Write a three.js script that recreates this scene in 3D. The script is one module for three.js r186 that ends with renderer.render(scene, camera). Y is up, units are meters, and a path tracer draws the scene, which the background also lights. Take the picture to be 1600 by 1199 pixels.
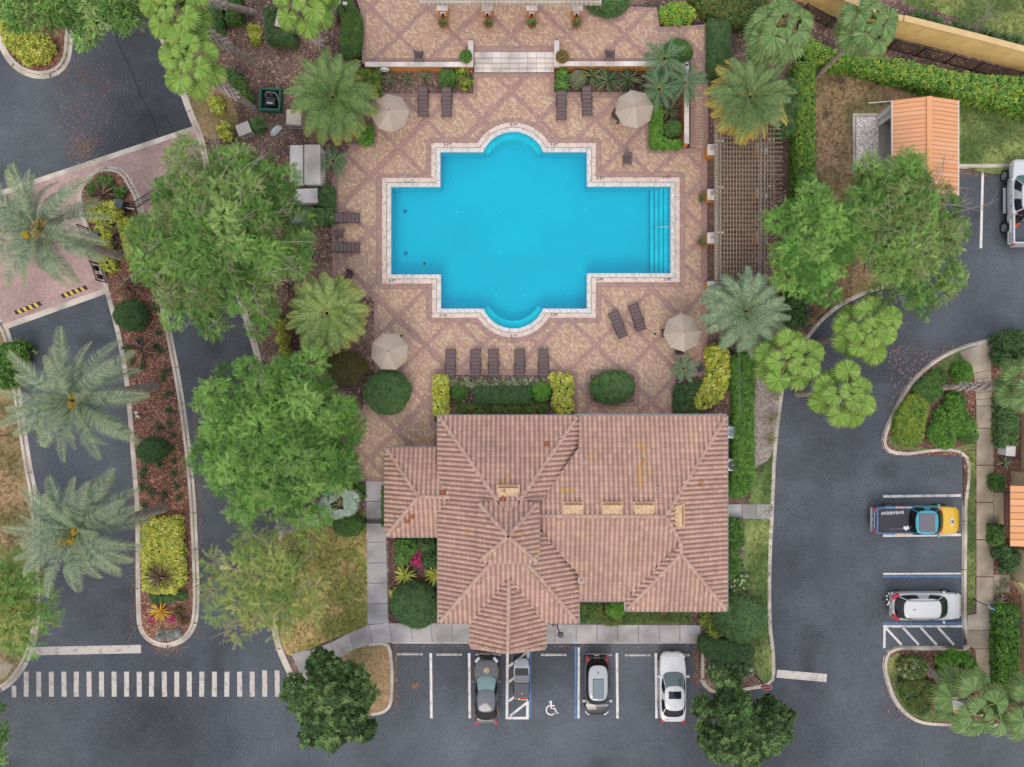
import * as THREE from 'three';
import { mergeGeometries } from 'three/addons/utils/BufferGeometryUtils.js';
import { RoundedBoxGeometry } from 'three/addons/geometries/RoundedBoxGeometry.js';
import { FontLoader } from 'three/addons/loaders/FontLoader.js';
import { TextGeometry } from 'three/addons/geometries/TextGeometry.js';

// ---------------------------------------------------------------- camera, sky, sun, exposure
const S = 22, H = 48.5, CX = 800, CZ = 599.5;          // 22 photograph pixels per metre on the ground, camera 48.5 m up, looking straight down
const scene = new THREE.Scene();
const camera = new THREE.PerspectiveCamera(2 * Math.atan(CZ / S / H) * 180 / Math.PI, 1600 / 1199, 0.5, 600);
camera.position.set(0, H, 0); camera.up.set(0, 0, -1); camera.lookAt(0, 0, 0);
{ // overcast sky: brighter towards the zenith, a little blue
  const w = 64, h = 32, d = new Float32Array(w * h * 4);
  for (let j = 0; j < h; j++) for (let i = 0; i < w; i++) {
    const s = Math.sin(((j + 0.5) / h - 0.5) * Math.PI), L = s > 0 ? (1 + 1.9 * s) / 2.9 : 0.2, o = (j * w + i) * 4;
    d[o] = L * 0.97; d[o + 1] = L * 0.985; d[o + 2] = L * 1.06; d[o + 3] = 1;
  }
  const t = new THREE.DataTexture(d, w, h, THREE.RGBAFormat, THREE.FloatType);
  t.mapping = THREE.EquirectangularReflectionMapping; t.magFilter = THREE.LinearFilter; t.needsUpdate = true;
  scene.background = t; scene.environment = t;
}
const sun = new THREE.DirectionalLight(0xfff0dc, 1.05);
sun.position.set(-10, 56, 50); sun.castShadow = true; sun.shadow.radius = 50;
Object.assign(sun.shadow.camera, { left: -48, right: 48, top: 40, bottom: -40, near: 1, far: 160 }); sun.shadow.mapSize.set(4096, 4096);
scene.add(sun);
const renderer = new THREE.WebGLRenderer({ antialias: true });
renderer.toneMapping = THREE.LinearToneMapping; renderer.toneMappingExposure = 1.2; renderer.shadowMap.enabled = true;

// ---------------------------------------------------------------- small tools
let seed = 7;
const rnd = () => { seed = (seed + 0x6d2b79f5) | 0; let t = Math.imul(seed ^ (seed >>> 15), 1 | seed); t = (t + Math.imul(t ^ (t >>> 7), 61 | t)) ^ t; return ((t ^ (t >>> 14)) >>> 0) / 4294967296; };
const rr = (a, b) => a + (b - a) * rnd(), pick = (a) => a[Math.floor(rnd() * a.length)];
const V = (x, y, z) => new THREE.Vector3(x, y, z), PI = Math.PI, R = (d) => d * PI / 180;
const mpp = (h) => (H - h) / H / S;                                    // metres per photograph pixel at height h
const P = (px, py, h = 0) => V((px - CX) * mpp(h), h, (py - CZ) * mpp(h));   // where a thing of height h stands that the photograph shows at (px, py)
const col = (hex, k = 0.86) => new THREE.Color(hex).multiplyScalar(k);
const used = new Map();
const numbered = (n) => { const k = used.get(n) ?? 0; used.set(n, k + 1); return k ? n + '_' + String(k).padStart(3, '0') : n; };
function tag(o, label, category, group) { o.userData.label = label; if (category) o.userData.category = category; if (group) o.userData.group = group; return o; }
function thing(name, label, category, pos = V(0, 0, 0), turn = 0, group) {
  const o = new THREE.Group(); o.name = numbered(name); o.position.copy(pos); o.rotation.y = turn; scene.add(o);
  return tag(o, label, category, group);
}
function boxUV(g) { // texture coordinates in metres, projected along each face's main axis
  const p = g.attributes.position, n = g.attributes.normal, uv = new Float32Array(p.count * 2);
  for (let i = 0; i < p.count; i++) {
    const ax = Math.abs(n.getX(i)), ay = Math.abs(n.getY(i)), az = Math.abs(n.getZ(i));
    const [u, v] = ay >= ax && ay >= az ? [p.getX(i), p.getZ(i)] : ax > az ? [p.getZ(i), p.getY(i)] : [p.getX(i), p.getY(i)];
    uv[2 * i] = u; uv[2 * i + 1] = v;
  }
  g.setAttribute('uv', new THREE.BufferAttribute(uv, 2)); return g;
}
function fin(g, keepUV) {
  if (g.index) g = g.toNonIndexed();
  for (const k of Object.keys(g.attributes)) if (!['position', 'normal', 'color', ...(keepUV ? ['uv'] : [])].includes(k)) g.deleteAttribute(k);
  if (!g.attributes.normal) g.computeVertexNormals();
  return keepUV ? g : boxUV(g);
}
const merge = (gs) => { gs = gs.flat(9).map((g) => fin(g)); return gs.length === 1 ? gs[0] : mergeGeometries(gs); };
function obj(name, g, m, parent = scene, raw) {
  const o = new THREE.Mesh(raw ? g : merge([g]), m); o.castShadow = o.receiveShadow = true;
  o.name = parent === scene ? numbered(name) : name; parent.add(o); return o;
}
const partNo = new WeakMap();
function piece(name, g, m, parent) { // a part whose name takes a number when it is taken
  const o = new THREE.Mesh(g, m); o.castShadow = o.receiveShadow = true;
  const t = partNo.get(parent) ?? {}; partNo.set(parent, t); const k = t[name] ?? 0; t[name] = k + 1;
  o.name = k ? name + '_' + String(k).padStart(3, '0') : name; parent.add(o); return o;
}
function struct(name, g, m, label, category) {
  const o = obj(name, g, m); o.userData.kind = 'structure'; if (label) o.userData.label = label; if (category) o.userData.category = category; return o;
}
const box = (w, h, d, x = 0, y = 0, z = 0, ry = 0) => { const g = new THREE.BoxGeometry(w, h, d); if (ry) g.rotateY(ry); return g.translate(x, y, z); };
const rbox = (w, h, d, r, x = 0, y = 0, z = 0, ry = 0) => { const g = new RoundedBoxGeometry(w, h, d, 2, Math.min(r, w / 2.05, h / 2.05, d / 2.05)); if (ry) g.rotateY(ry); return g.translate(x, y, z); };
const cyl = (r0, r1, h, x = 0, y = 0, z = 0, n = 14) => new THREE.CylinderGeometry(r1, r0, h, n).translate(x, y + h / 2, z);   // r0 at the foot
const torus = (r, t, x, y, z, n = 20) => new THREE.TorusGeometry(r, t, 8, n).rotateX(PI / 2).translate(x, y, z);
const tube = (pts, r, n = 6, seg) => new THREE.TubeGeometry(new THREE.CatmullRomCurve3(pts), seg ?? Math.max(2, pts.length * 4), r, n);
function bar(a, b, r, n = 6) { // a straight round bar
  const d = b.clone().sub(a), g = new THREE.CylinderGeometry(r, r, d.length(), n);
  g.applyQuaternion(new THREE.Quaternion().setFromUnitVectors(V(0, 1, 0), d.normalize())); return g.translate((a.x + b.x) / 2, (a.y + b.y) / 2, (a.z + b.z) / 2);
}
function taper(pts, r0, r1, n = 6) { // a bent, tapering limb
  const c = new THREE.CatmullRomCurve3(pts), seg = Math.max(3, pts.length * 3), g = new THREE.TubeGeometry(c, seg, 1, n), p = g.attributes.position;
  for (let i = 0; i <= seg; i++) { const o = c.getPointAt(i / seg), r = r0 + (r1 - r0) * i / seg; for (let j = 0; j <= n; j++) { const k = i * (n + 1) + j; p.setXYZ(k, o.x + (p.getX(k) - o.x) * r, o.y + (p.getY(k) - o.y) * r, o.z + (p.getZ(k) - o.z) * r); } }
  return g;
}
// polygons in photograph pixels
const poly = (a) => { const r = []; for (let i = 0; i < a.length; i += 2) r.push([a[i], a[i + 1]]); return r; };
const rect = (x0, y0, x1, y1) => [[x0, y0], [x1, y0], [x1, y1], [x0, y1]];
const oval = (x, y, a, b = a, n = 20, wob = 0) => Array.from({ length: n }, (_, i) => { const k = 1 + wob * (rnd() - 0.5); return [x + a * k * Math.cos(i / n * 2 * PI), y + b * k * Math.sin(i / n * 2 * PI)]; });
function smooth(pts, closed = true, step = 6) {
  const c = new THREE.CatmullRomCurve3(pts.map(([x, y]) => V(x, 0, y)), closed, 'centripetal'), n = Math.max(8, Math.round(c.getLength() / step));
  const r = c.getSpacedPoints(n).map((p) => [p.x, p.z]); if (closed) r.pop(); return r;
}
const inside = (x, y, pg) => { let c = false; for (let i = 0, j = pg.length - 1; i < pg.length; j = i++) { const [xi, yi] = pg[i], [xj, yj] = pg[j]; if ((yi > y) !== (yj > y) && x < (xj - xi) * (y - yi) / (yj - yi) + xi) c = !c; } return c; };
function edgeDist(x, y, pg, closed = true) { let d = 1e9; for (let i = closed ? 0 : 1, j = closed ? pg.length - 1 : 0; i < pg.length; j = i++) { const [ax, ay] = pg[j], [bx, by] = pg[i], ux = bx - ax, uy = by - ay, t = Math.max(0, Math.min(1, ((x - ax) * ux + (y - ay) * uy) / (ux * ux + uy * uy || 1))); d = Math.min(d, Math.hypot(x - ax - t * ux, y - ay - t * uy)); } return d; }
const bounds = (pg) => pg.reduce((b, [x, y]) => [Math.min(b[0], x), Math.min(b[1], y), Math.max(b[2], x), Math.max(b[3], y)], [1e9, 1e9, -1e9, -1e9]);
const shapeOf = (pg, h, holes = []) => { const s = new THREE.Shape(pg.map(([x, y]) => { const p = P(x, y, h); return new THREE.Vector2(p.x, -p.z); })); s.holes = holes.map((k) => new THREE.Path(k.map(([x, y]) => { const p = P(x, y, h); return new THREE.Vector2(p.x, -p.z); }))); return s; };
const sheet = (pg, y, holes) => new THREE.ShapeGeometry(shapeOf(pg, y, holes)).rotateX(-PI / 2).translate(0, y, 0);
function slab(pg, y0, y1, holes, bevel = 0) { // a solid plate between two heights
  const b = bevel ? { bevelEnabled: true, bevelSize: bevel, bevelOffset: -bevel, bevelThickness: bevel, bevelSegments: 2 } : { bevelEnabled: false };
  return new THREE.ExtrudeGeometry(shapeOf(pg, y1, holes), { depth: y1 - y0 - (bevel ? 2 * bevel : 0), ...b }).rotateX(-PI / 2).translate(0, y0 + bevel, 0);
}
function sweep(path, prof) { // path: [x, z] points in metres; prof: [offset to the left, height]
  const pos = [], n = path.length;
  const at = (i) => { const a = path[Math.max(0, i - 1)], b = path[Math.min(n - 1, i + 1)], l = Math.hypot(b[0] - a[0], b[1] - a[1]) || 1; return [-(b[1] - a[1]) / l, (b[0] - a[0]) / l]; };
  const row = path.map((p, i) => { const [nx, nz] = at(i); return prof.map(([o, y]) => [p[0] + nx * o, y, p[1] + nz * o]); });
  for (let i = 1; i < n; i++) for (let j = 1; j < prof.length; j++) { const a = row[i - 1][j - 1], b = row[i - 1][j], c = row[i][j - 1], d = row[i][j]; pos.push(...a, ...b, ...c, ...b, ...d, ...c); }
  for (const r of [row[0], row[n - 1]]) for (let j = 2; j < prof.length; j++) pos.push(...r[0], ...r[j - 1], ...r[j]);
  const g = new THREE.BufferGeometry(); g.setAttribute('position', new THREE.Float32BufferAttribute(pos, 3)); g.computeVertexNormals(); return g;
}
function loft(rows, closed) { // rows of points, smooth
  const pos = [], idx = [], n = rows[0].length; rows.forEach((r) => r.forEach((p) => pos.push(p.x, p.y, p.z)));
  for (let i = 1; i < rows.length; i++) for (let j = closed ? 0 : 1; j < n; j++) { const k = (j + n - 1) % n, a = (i - 1) * n + k, b = (i - 1) * n + j, c = i * n + k, d = i * n + j; idx.push(a, c, b, b, c, d); }
  const g = new THREE.BufferGeometry(); g.setAttribute('position', new THREE.Float32BufferAttribute(pos, 3)); g.setIndex(idx); g.computeVertexNormals(); return g.toNonIndexed();
}
const tris = (pos, colr) => { const g = new THREE.BufferGeometry(); g.setAttribute('position', new THREE.Float32BufferAttribute(pos, 3)); if (colr) g.setAttribute('color', new THREE.Float32BufferAttribute(colr, 3)); g.computeVertexNormals(); return g; };

// ---------------------------------------------------------------- textures and materials
const hash = (x, y, s) => { let n = (x * 374761393 + y * 668265263 + s * 2147483647) | 0; n = Math.imul(n ^ (n >>> 13), 1274126177); return ((n ^ (n >>> 16)) >>> 0) / 4294967296; };
function vnoise(u, v, per, s) { const x = u * per, y = v * per, i = Math.floor(x), j = Math.floor(y), f = x - i, g = y - j, a = f * f * (3 - 2 * f), b = g * g * (3 - 2 * g), m = (k) => ((k % per) + per) % per; const h00 = hash(m(i), m(j), s), h10 = hash(m(i + 1), m(j), s), h01 = hash(m(i), m(j + 1), s), h11 = hash(m(i + 1), m(j + 1), s); return h00 + (h10 - h00) * a + (h01 - h00) * b + (h00 - h10 - h01 + h11) * a * b; }
const fbm = (u, v, per, s, oct = 4) => { let t = 0, a = 0.5, w = 0; for (let o = 0; o < oct; o++) { t += a * vnoise(u, v, per, s + o); w += a; a *= 0.5; per *= 2; } return t / w; };
const mix3 = (a, b, t) => [a[0] + (b[0] - a[0]) * t, a[1] + (b[1] - a[1]) * t, a[2] + (b[2] - a[2]) * t];
const hex3 = (h) => [(h >> 16) & 255, (h >> 8) & 255, h & 255], clamp01 = (t) => Math.max(0, Math.min(1, t));
function tex(n, metres, f) {
  const d = new Uint8Array(n * n * 4);
  for (let j = 0; j < n; j++) for (let i = 0; i < n; i++) { const c = f(i / n, j / n, hash(i, j, 91)), o = (j * n + i) * 4; for (let k = 0; k < 3; k++) d[o + k] = Math.max(0, Math.min(255, c[k])); d[o + 3] = 255; }
  const t = new THREE.DataTexture(d, n, n); t.wrapS = t.wrapT = THREE.RepeatWrapping; t.magFilter = THREE.LinearFilter; t.colorSpace = THREE.SRGBColorSpace; t.repeat.set(1 / metres, 1 / metres); t.needsUpdate = true; return t;
}
const mat = (o) => new THREE.MeshStandardMaterial({ roughness: 0.85, metalness: 0, ...o });
const plain = (hex, o = {}) => mat({ color: col(hex), ...o });
const grain = (n, metres, s, lo, hi, per = 8, speck = 0.25, oct = 5) => tex(n, metres, (u, v, w) => { const k = lo + (hi - lo) * clamp01((fbm(u, v, per, s, oct) - 0.3) * 2.2) * (1 - speck) + (hi - lo) * speck * w; return [k, k, k]; });
const T = {
  asphalt: tex(1024, 42, (u, v, w) => { const a = fbm(u, v, 5, 3, 6), b = fbm(u * 1, v * 1, 40, 17, 3), c = fbm((u + v * 0.3) % 1, v, 9, 29, 4); const d = vnoise(u, v, 14, 37), e = fbm(u, v, 22, 39, 3); let k = 196 + (a - 0.5) * 110 + (b - 0.5) * 30 + (w - 0.5) * 52 + (c - 0.5) * 40 - (Math.abs(e - 0.5) < 0.005 ? 13 : 0) - (d > 0.86 ? (d - 0.86) * 200 : 0); return [k * 1.0, k * 0.997, k * (1.02 + (0.5 - a) * 0.05)]; }),
  concrete: grain(512, 6, 11, 185, 250, 6, 0.3),
  stucco: grain(256, 3, 23, 228, 252, 6, 0.4),
  fine: grain(256, 1.2, 31, 185, 252, 8, 0.5),
  mulch: tex(512, 7, (u, v, w) => { const a = fbm(u, v, 7, 41, 4), b = fbm(u, v, 60, 43, 2), c = fbm(u, v, 110, 47, 1); let r = mix3(hex3(0x5e4a44), hex3(0x8e7468), clamp01((a - 0.3) * 2)); r = mix3(r, hex3(0xb89a88), clamp01((b - 0.58) * 4)); return r.map((x) => x * (0.72 + 0.5 * c) + (w - 0.5) * 26); }),
  grass: tex(512, 8, (u, v, w) => { const a = fbm(u, v, 5, 51, 5), b = fbm(u, v, 70, 53, 2); let r = mix3(hex3(0x7c8444), hex3(0xb8a070), clamp01((a - 0.3) * 2.9)); return r.map((x) => x * (0.78 + 0.42 * b) + (w - 0.5) * 24); }),
  dry: tex(512, 8, (u, v, w) => { const a = fbm(u, v, 5, 61, 5), b = fbm(u, v, 70, 63, 2); let r = mix3(hex3(0x77704a), hex3(0xa68a6c), clamp01((a - 0.3) * 2.4)); return r.map((x) => x * (0.78 + 0.42 * b) + (w - 0.5) * 24); }),
  green: tex(512, 9, (u, v, w) => { const a = fbm(u, v, 5, 71, 5), b = fbm(u, v, 80, 73, 2); let r = mix3(hex3(0x56723a), hex3(0x93a05c), clamp01((a - 0.34) * 2.6)); return r.map((x) => x * (0.8 + 0.38 * b) + (w - 0.5) * 18); }),
  gravel: tex(256, 3, (u, v, w) => { const b = fbm(u, v, 40, 83, 2); const k = 175 + (b - 0.5) * 120 + (w - 0.5) * 40; return [k * 1.02, k * 0.99, k * 0.97]; }),
  stamped: tex(512, 8, (u, v, w) => { const a = fbm(u, v, 4, 91, 5), b = fbm(u, v, 48, 93, 2); const k = 0.84 + 0.34 * (a - 0.2) + 0.16 * (b - 0.5); return [182 * k + w * 10, 152 * k + w * 10, 148 * k + w * 10]; }),
  bark: tex(256, 1.4, (u, v, w) => { const a = fbm(u, v, 6, 101, 4), b = vnoise(u * 1, v, 24, 103); const k = 110 + (a - 0.5) * 120 + (b > 0.55 ? 40 : -10) + (w - 0.5) * 20; return [k * 1.03, k * 0.97, k * 0.93]; }),
  paleBark: tex(256, 1.4, (u, v, w) => { const a = fbm(u, v, 6, 131, 4), b = vnoise(u, v, 24, 133); const k = 185 + (a - 0.5) * 90 + (b > 0.6 ? 20 : 0) + (w - 0.5) * 20; return [k * 1.01, k * 0.98, k * 0.95]; }),
  worn: tex(512, 3.1, (u, v, w) => { const a = fbm(u, v, 9, 141, 4), b = fbm(u, v, 60, 143, 2); const k = 250 - clamp01((a - 0.56) * 5) * 36 - (b > 0.72 ? 40 : 0) - w * 12; return [k, k, k]; }),
  boots: tex(256, 1.1, (u, v, w) => { const a = fbm(u, v, 9, 111, 3), b = fbm(u, v, 18, 113, 2); const k = b > 0.52 ? 205 : 96 + a * 60; return [k * 1.02, k * 0.96, k * 0.93]; }),
  marble: tex(256, 2.4, (u, v, w) => { const a = fbm(u, v, 6, 121, 5), b = fbm(u, v, 12, 123, 4); const k = 236 - (Math.abs(b - 0.5) < 0.025 ? 46 : 0) - (a > 0.6 ? 26 : 0) + (w - 0.5) * 16; return [k, k * 0.955, k * 0.93]; }),
};
const bumped = (o, t, s) => mat({ bumpMap: t, bumpScale: s, ...o });
const M = {
  asphalt: mat({ map: T.asphalt, color: col(0x6d747c, 0.98), roughness: 0.9 }),
  concrete: mat({ map: T.concrete, color: col(0xcdc8c6), roughness: 0.9 }), warmConcrete: mat({ map: T.concrete, color: col(0xd2c4ae), roughness: 0.9 }), kerb: mat({ map: T.concrete, color: col(0xe8ddd0, 0.98), roughness: 0.9 }),
  mulch: bumped({ map: T.mulch }, T.mulch, 0.03), redMulch: mat({ map: T.mulch, color: new THREE.Color(0.98, 0.78, 0.68) }), darkMulch: mat({ map: T.mulch, color: new THREE.Color(0.62, 0.52, 0.5) }),
  grass: mat({ map: T.grass, color: new THREE.Color(1.1, 1.06, 1.0) }), dry: mat({ map: T.dry, color: new THREE.Color(1.02, 1, 0.96) }), green: mat({ map: T.green, color: new THREE.Color(0.86, 0.86, 0.86) }),
  gravel: mat({ map: T.gravel, color: new THREE.Color(1.7, 1.66, 1.62) }), stamped: mat({ map: T.stamped, color: new THREE.Color(1, 1, 1) }),
  paint: mat({ map: T.worn, color: col(0xf6f2f0, 0.95), roughness: 0.7 }), bluePaint: mat({ map: T.fine, color: col(0x6f9bd0), roughness: 0.7 }), oldPaint: mat({ map: T.worn, color: col(0xe0d8d2, 0.88), roughness: 0.8 }),
  orange: mat({ map: T.stucco, color: col(0xd8924e, 1) }), yellowWall: mat({ map: T.stucco, color: col(0xffdc90, 1) }), cream: mat({ map: T.stucco, color: col(0xe0cfa6) }),
  cap: mat({ map: T.concrete, color: col(0xf6eeea, 1) }), white: plain(0xf0efee, { roughness: 0.5 }), offWhite: mat({ map: T.concrete, color: col(0xeae0d4), roughness: 0.6 }),
  bark: mat({ map: T.bark, color: col(0xe6dcd2, 1) }), paleBark: mat({ map: T.paleBark, color: col(0xd8d0c8) }), boots: mat({ map: T.boots, color: col(0xd8ccc8) }),
  black: plain(0x26262a, { roughness: 0.5 }), dark: plain(0x3c3c42, { roughness: 0.7 }), steel: plain(0xcfd4d8, { roughness: 0.3, metalness: 0.8 }), grey: plain(0x8d8f92), midGrey: plain(0x6c6d72, { roughness: 0.6 }),
};
// ---------------------------------------------------------------- ground, roads, raised ground
// the pool's edge, used as a hole in everything it is dug through
const arcPts = (x, y, r, a0, a1, n) => Array.from({ length: n + 1 }, (_, i) => { const t = R(a0 + (a1 - a0) * i / n); return [x + r * Math.cos(t), y + r * Math.sin(t)]; });
const poolEdge = [...poly([611, 429, 611, 292, 688, 292, 688, 237.5]), ...arcPts(802, 256, 50.5, 201.5, 338.5, 16), ...poly([917, 237.5, 917, 291.5, 1048, 291.5, 1048, 427, 917, 427, 917, 482.5]), ...arcPts(802, 463, 50.5, 22.5, 157.5, 16), ...poly([689, 482.5, 689, 429])];
function grow(pg, d) { // moves a polygon's outline outwards
  const n = pg.length, area = pg.reduce((s, p, i) => { const q = pg[(i + 1) % n]; return s + p[0] * q[1] - q[0] * p[1]; }, 0), sg = area > 0 ? 1 : -1;
  return pg.map((p, i) => { const a = pg[(i + n - 1) % n], b = pg[(i + 1) % n], e = (u, v) => { const l = Math.hypot(v[0] - u[0], v[1] - u[1]) || 1; return [(v[1] - u[1]) / l * sg, -(v[0] - u[0]) / l * sg]; }, m = e(a, p), k = e(p, b), c = 1 + m[0] * k[0] + m[1] * k[1]; return [p[0] + (m[0] + k[0]) / c * d, p[1] + (m[1] + k[1]) / c * d]; });
}
const poolHole = grow(poolEdge, 4);
struct('ground', sheet(rect(-3800, -4000, 5400, 5200), -0.03, [poolHole]), M.green);
const road = struct('road', sheet(rect(-260, -260, 1860, 1460), 0, [poolHole]), M.asphalt);
const K = 0.12;                                                         // kerb height: the raised ground
// outlines of the raised ground, photograph pixels, along the kerb face
const edgeMain = poly([150, -200, 205, -100, 240, 18, 268, 92, 300, 180, 314, 214, 332, 300, 362, 420, 393, 520, 404, 560, 428, 700, 438, 850, 434, 960, 431, 985, 438, 1015, 452, 1047, 462, 1066]);
const islandTree = smooth(poly([470, 1066, 520, 1012, 560, 1008, 606, 1006, 613, 1030, 614, 1085, 611, 1104, 600, 1115, 580, 1119, 520, 1119, 480, 1110]), true);
const edgeRight = smooth(poly([1096, 1008, 1096, 1064, 1120, 1085, 1170, 1078, 1206, 1068, 1210, 1030, 1205, 980, 1204, 900, 1208, 800, 1213, 700, 1220, 640, 1226, 600, 1240, 568, 1274, 514, 1305, 484, 1345, 462, 1400, 442, 1450, 420, 1474, 390, 1477, 350, 1478, 302, 1480, 264]), false);
const islandTop = smooth(poly([-60, -60, -8, 40, 5, 76, 20, 98, 42, 112, 64, 116, 88, 109, 101, 92, 105, 66, 106, 20, 106, -60]), true);
const islandMedian = smooth(poly([124, 300, 132, 284, 150, 267, 172, 264, 190, 270, 203, 290, 214, 312, 226, 360, 248, 455, 268, 548, 284, 640, 297, 750, 303, 850, 305, 950, 300, 980, 286, 999, 258, 1009, 232, 1000, 219, 982, 216, 950, 214, 800, 206, 690, 198, 600, 184, 520, 166, 452, 150, 390, 126, 330]), true);
const islandLeft = smooth(poly([-90, 500, -10, 500, 4, 515, 16, 560, 28, 640, 40, 720, 52, 790, 53, 880, 53, 970, 46, 1010, 30, 1045, 8, 1070, -20, 1082, -90, 1086]), true);
const edgeFar = smooth(poly([1700, 512, 1640, 518, 1562, 528, 1520, 537, 1478, 553, 1446, 575, 1420, 603, 1402, 634, 1388, 664, 1380, 690, 1384, 702, 1396, 709, 1420, 711]), false, 5).concat(poly([1506, 712, 1507, 800, 1506, 960, 1507, 985, 1512, 1013, 1470, 1012]), smooth(poly([1430, 1012, 1404, 1012, 1388, 1019, 1382, 1036, 1386, 1065, 1397, 1094, 1416, 1118, 1440, 1131, 1475, 1135, 1560, 1136, 1700, 1140]), false, 5));
const blockMain = [[1860, -260], [1860, 262], [1480, 262]].concat([...edgeRight].reverse(), [[1095, 1006], [612, 1006]], [...islandTree.filter(([x, y]) => y < 1020 && x > 520)].slice(0, 0), [[560, 1010], [470, 1064]], [...edgeMain].reverse());
const soil = (name, pg, y, m, label, holes) => struct(name, slab(pg, y - 0.1, y, holes), m, label);
soil('planting_bed', blockMain, K, M.mulch, 'brown mulch ground around the clubhouse and the pool', [poolHole]);
soil('planting_bed', islandTree, K + 0.004, M.dry, 'grass tip of the parking lot under the dark tree');
soil('planting_bed', islandTop, K, M.redMulch, 'mulched island tip in the upper left road');
soil('planting_bed', islandMedian, K, M.redMulch, 'red mulch of the long median between the two left lanes');
soil('verge', islandLeft, K, M.dry, 'brown grass verge at the left edge');
soil('planting_bed', edgeFar.concat([[1860, 1140], [1860, 512]]), K, M.redMulch, 'mulched beds beside the right parking bays');
const lawn = (pg, m, label, dy = 0.006, sm = true) => struct('lawn', sheet(sm ? smooth(pg) : pg, K + dy), m, label);
lawn(poly([430, 830, 470, 800, 540, 812, 573, 800, 576, 930, 574, 978, 520, 998, 470, 1020, 450, 1024, 436, 985, 436, 900]), M.grass, 'yellowing lawn left of the clubhouse walk');
lawn(poly([1200, 720, 1211, 700, 1206, 800, 1202, 900, 1203, 1000, 1207, 1060, 1196, 1068, 1180, 1040, 1178, 960, 1164, 900, 1164, 820, 1172, 780, 1182, 730]), M.green, 'narrow lawn strip between clubhouse and right drive');
lawn(poly([1275, 120, 1330, 108, 1400, 130, 1480, 148, 1560, 168, 1700, 190, 1700, 262, 1478, 262, 1474, 390, 1400, 438, 1300, 480, 1272, 500, 1276, 300]), M.dry, 'worn brown lawn around the orange roofed shed', 0.006, false);
lawn(poly([1500, 166, 1560, 172, 1700, 200, 1700, 255, 1500, 255]), M.green, 'greener lawn right of the shed', 0.01);
lawn(poly([1385, -40, 1420, 8, 1470, 20, 1530, 40, 1600, 64, 1720, 100, 1720, -60]), M.green, 'green lawn beyond the yellow wall', 0.006);
lawn(poly([302, 130, 330, 118, 372, 190, 352, 214, 320, 214]), M.dry, 'grass strip behind the upper left kerb');
for (const [a, l] of [[[1518, 545, 1492, 549, 1458, 575, 1430, 606, 1412, 640, 1396, 672, 1388, 692, 1404, 703, 1500, 706, 1524, 702, 1524, 690, 1480, 704, 1420, 698, 1402, 686, 1404, 654, 1430, 616, 1470, 586, 1500, 566], 'grass rim inside the upper right kerb'], [[1511, 706, 1524, 704, 1524, 950, 1512, 960], 'grass strip between bays and right walk'], [[1404, 1020, 1388, 1030, 1388, 1050, 1398, 1090, 1420, 1116, 1450, 1128, 1500, 1128, 1480, 1112, 1440, 1112, 1412, 1084, 1402, 1050, 1408, 1026], 'grass rim inside the lower right kerb']]) lawn(poly(a), M.green, l, 0.006, false);
struct('path', sheet(poly([1184, 560, 1210, 560, 1222, 570, 1218, 640, 1210, 700, 1190, 740, 1180, 740, 1178, 640]), K + 0.006), mat({ map: T.gravel, color: new THREE.Color(0.7, 0.64, 0.6) }), 'bare grey soil strip beside the right drive');
// stamped pink paving of the gate drive, with concrete bands
const drive = struct('driveway', sheet(poly([-120, 346, 306, 202, 330, 262, 350, 330, 368, 384, 232, 432, 165, 451, -120, 556]), 0.004), M.stamped, 'pink stamped paving of the gate drive');
const strip = (pts, w, y) => { const a = [], b = []; pts.forEach((p, i) => { const q = pts[Math.max(0, i - 1)], r = pts[Math.min(pts.length - 1, i + 1)], l = Math.hypot(r[0] - q[0], r[1] - q[1]), nx = -(r[1] - q[1]) / l * w / 2, ny = (r[0] - q[0]) / l * w / 2; a.push([p[0] + nx, p[1] + ny]); b.unshift([p[0] - nx, p[1] - ny]); }); return sheet(a.concat(b), y); };
piece('concrete_band', fin(strip(poly([-120, 342, 306, 200]), 8, 0.008)), M.kerb, drive);
piece('concrete_band', fin(strip(poly([-120, 556, 164, 455]), 9, 0.008)), M.kerb, drive); piece('concrete_band', fin(strip(poly([232, 432, 370, 383]), 9, 0.008)), M.kerb, drive);

// kerbs: a stone every 2.6 m or so, gutter pan on the road side (the path runs with the road on its right)
const kerbs = struct('kerb', box(0.01, 0.01, 0.01, P(612, 1007).x, 0.02, P(612, 1007).z), M.kerb, 'pale concrete kerbs along the roads and islands');
function kerb(pts, gutter = 0.3, top = 0.17, flip = 1, step = 58, m = M.kerb) {
  const c = new THREE.CatmullRomCurve3(pts.map(([x, y]) => P(x, y, K)), false, 'centripetal', 0.5), n = Math.max(1, Math.round(c.getLength() * S / step));
  for (let k = 0; k < n; k++) {
    const a = [], q = Math.max(2, Math.round(c.getLength() / n / 0.5)), gap = 0.012 / c.getLength();
    for (let i = 0; i <= q; i++) { const p = c.getPointAt(Math.min(1, Math.max(0, (k + i / q) / n + (i === 0 ? gap : i === q ? -gap : 0)))); a.push([p.x, p.z]); }
    const prof = [[-gutter, 0.004], [-gutter, 0.014], [-0.02, 0.02], [0, 0.125], [0.03, 0.148], [top, 0.148], [top, 0.05]].filter((_, i) => gutter > 0 || i > 1).map(([o, y]) => [o * flip, y]);
    piece('kerb_stone', fin(sweep(a, prof)), m, kerbs);
  }
}
kerb(edgeMain, 0.32, 0.17, -1); kerb([...islandTree, islandTree[0]].filter(([x, y]) => x > 575), 0.02, 0.2, 1); kerb(edgeRight.filter(([x, y]) => y > 1058 || x > 1100), 0.1, 0.2, -1);
kerb(poly([1096, 1008, 1096, 1064]), 0, 0.2, -1);
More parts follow.
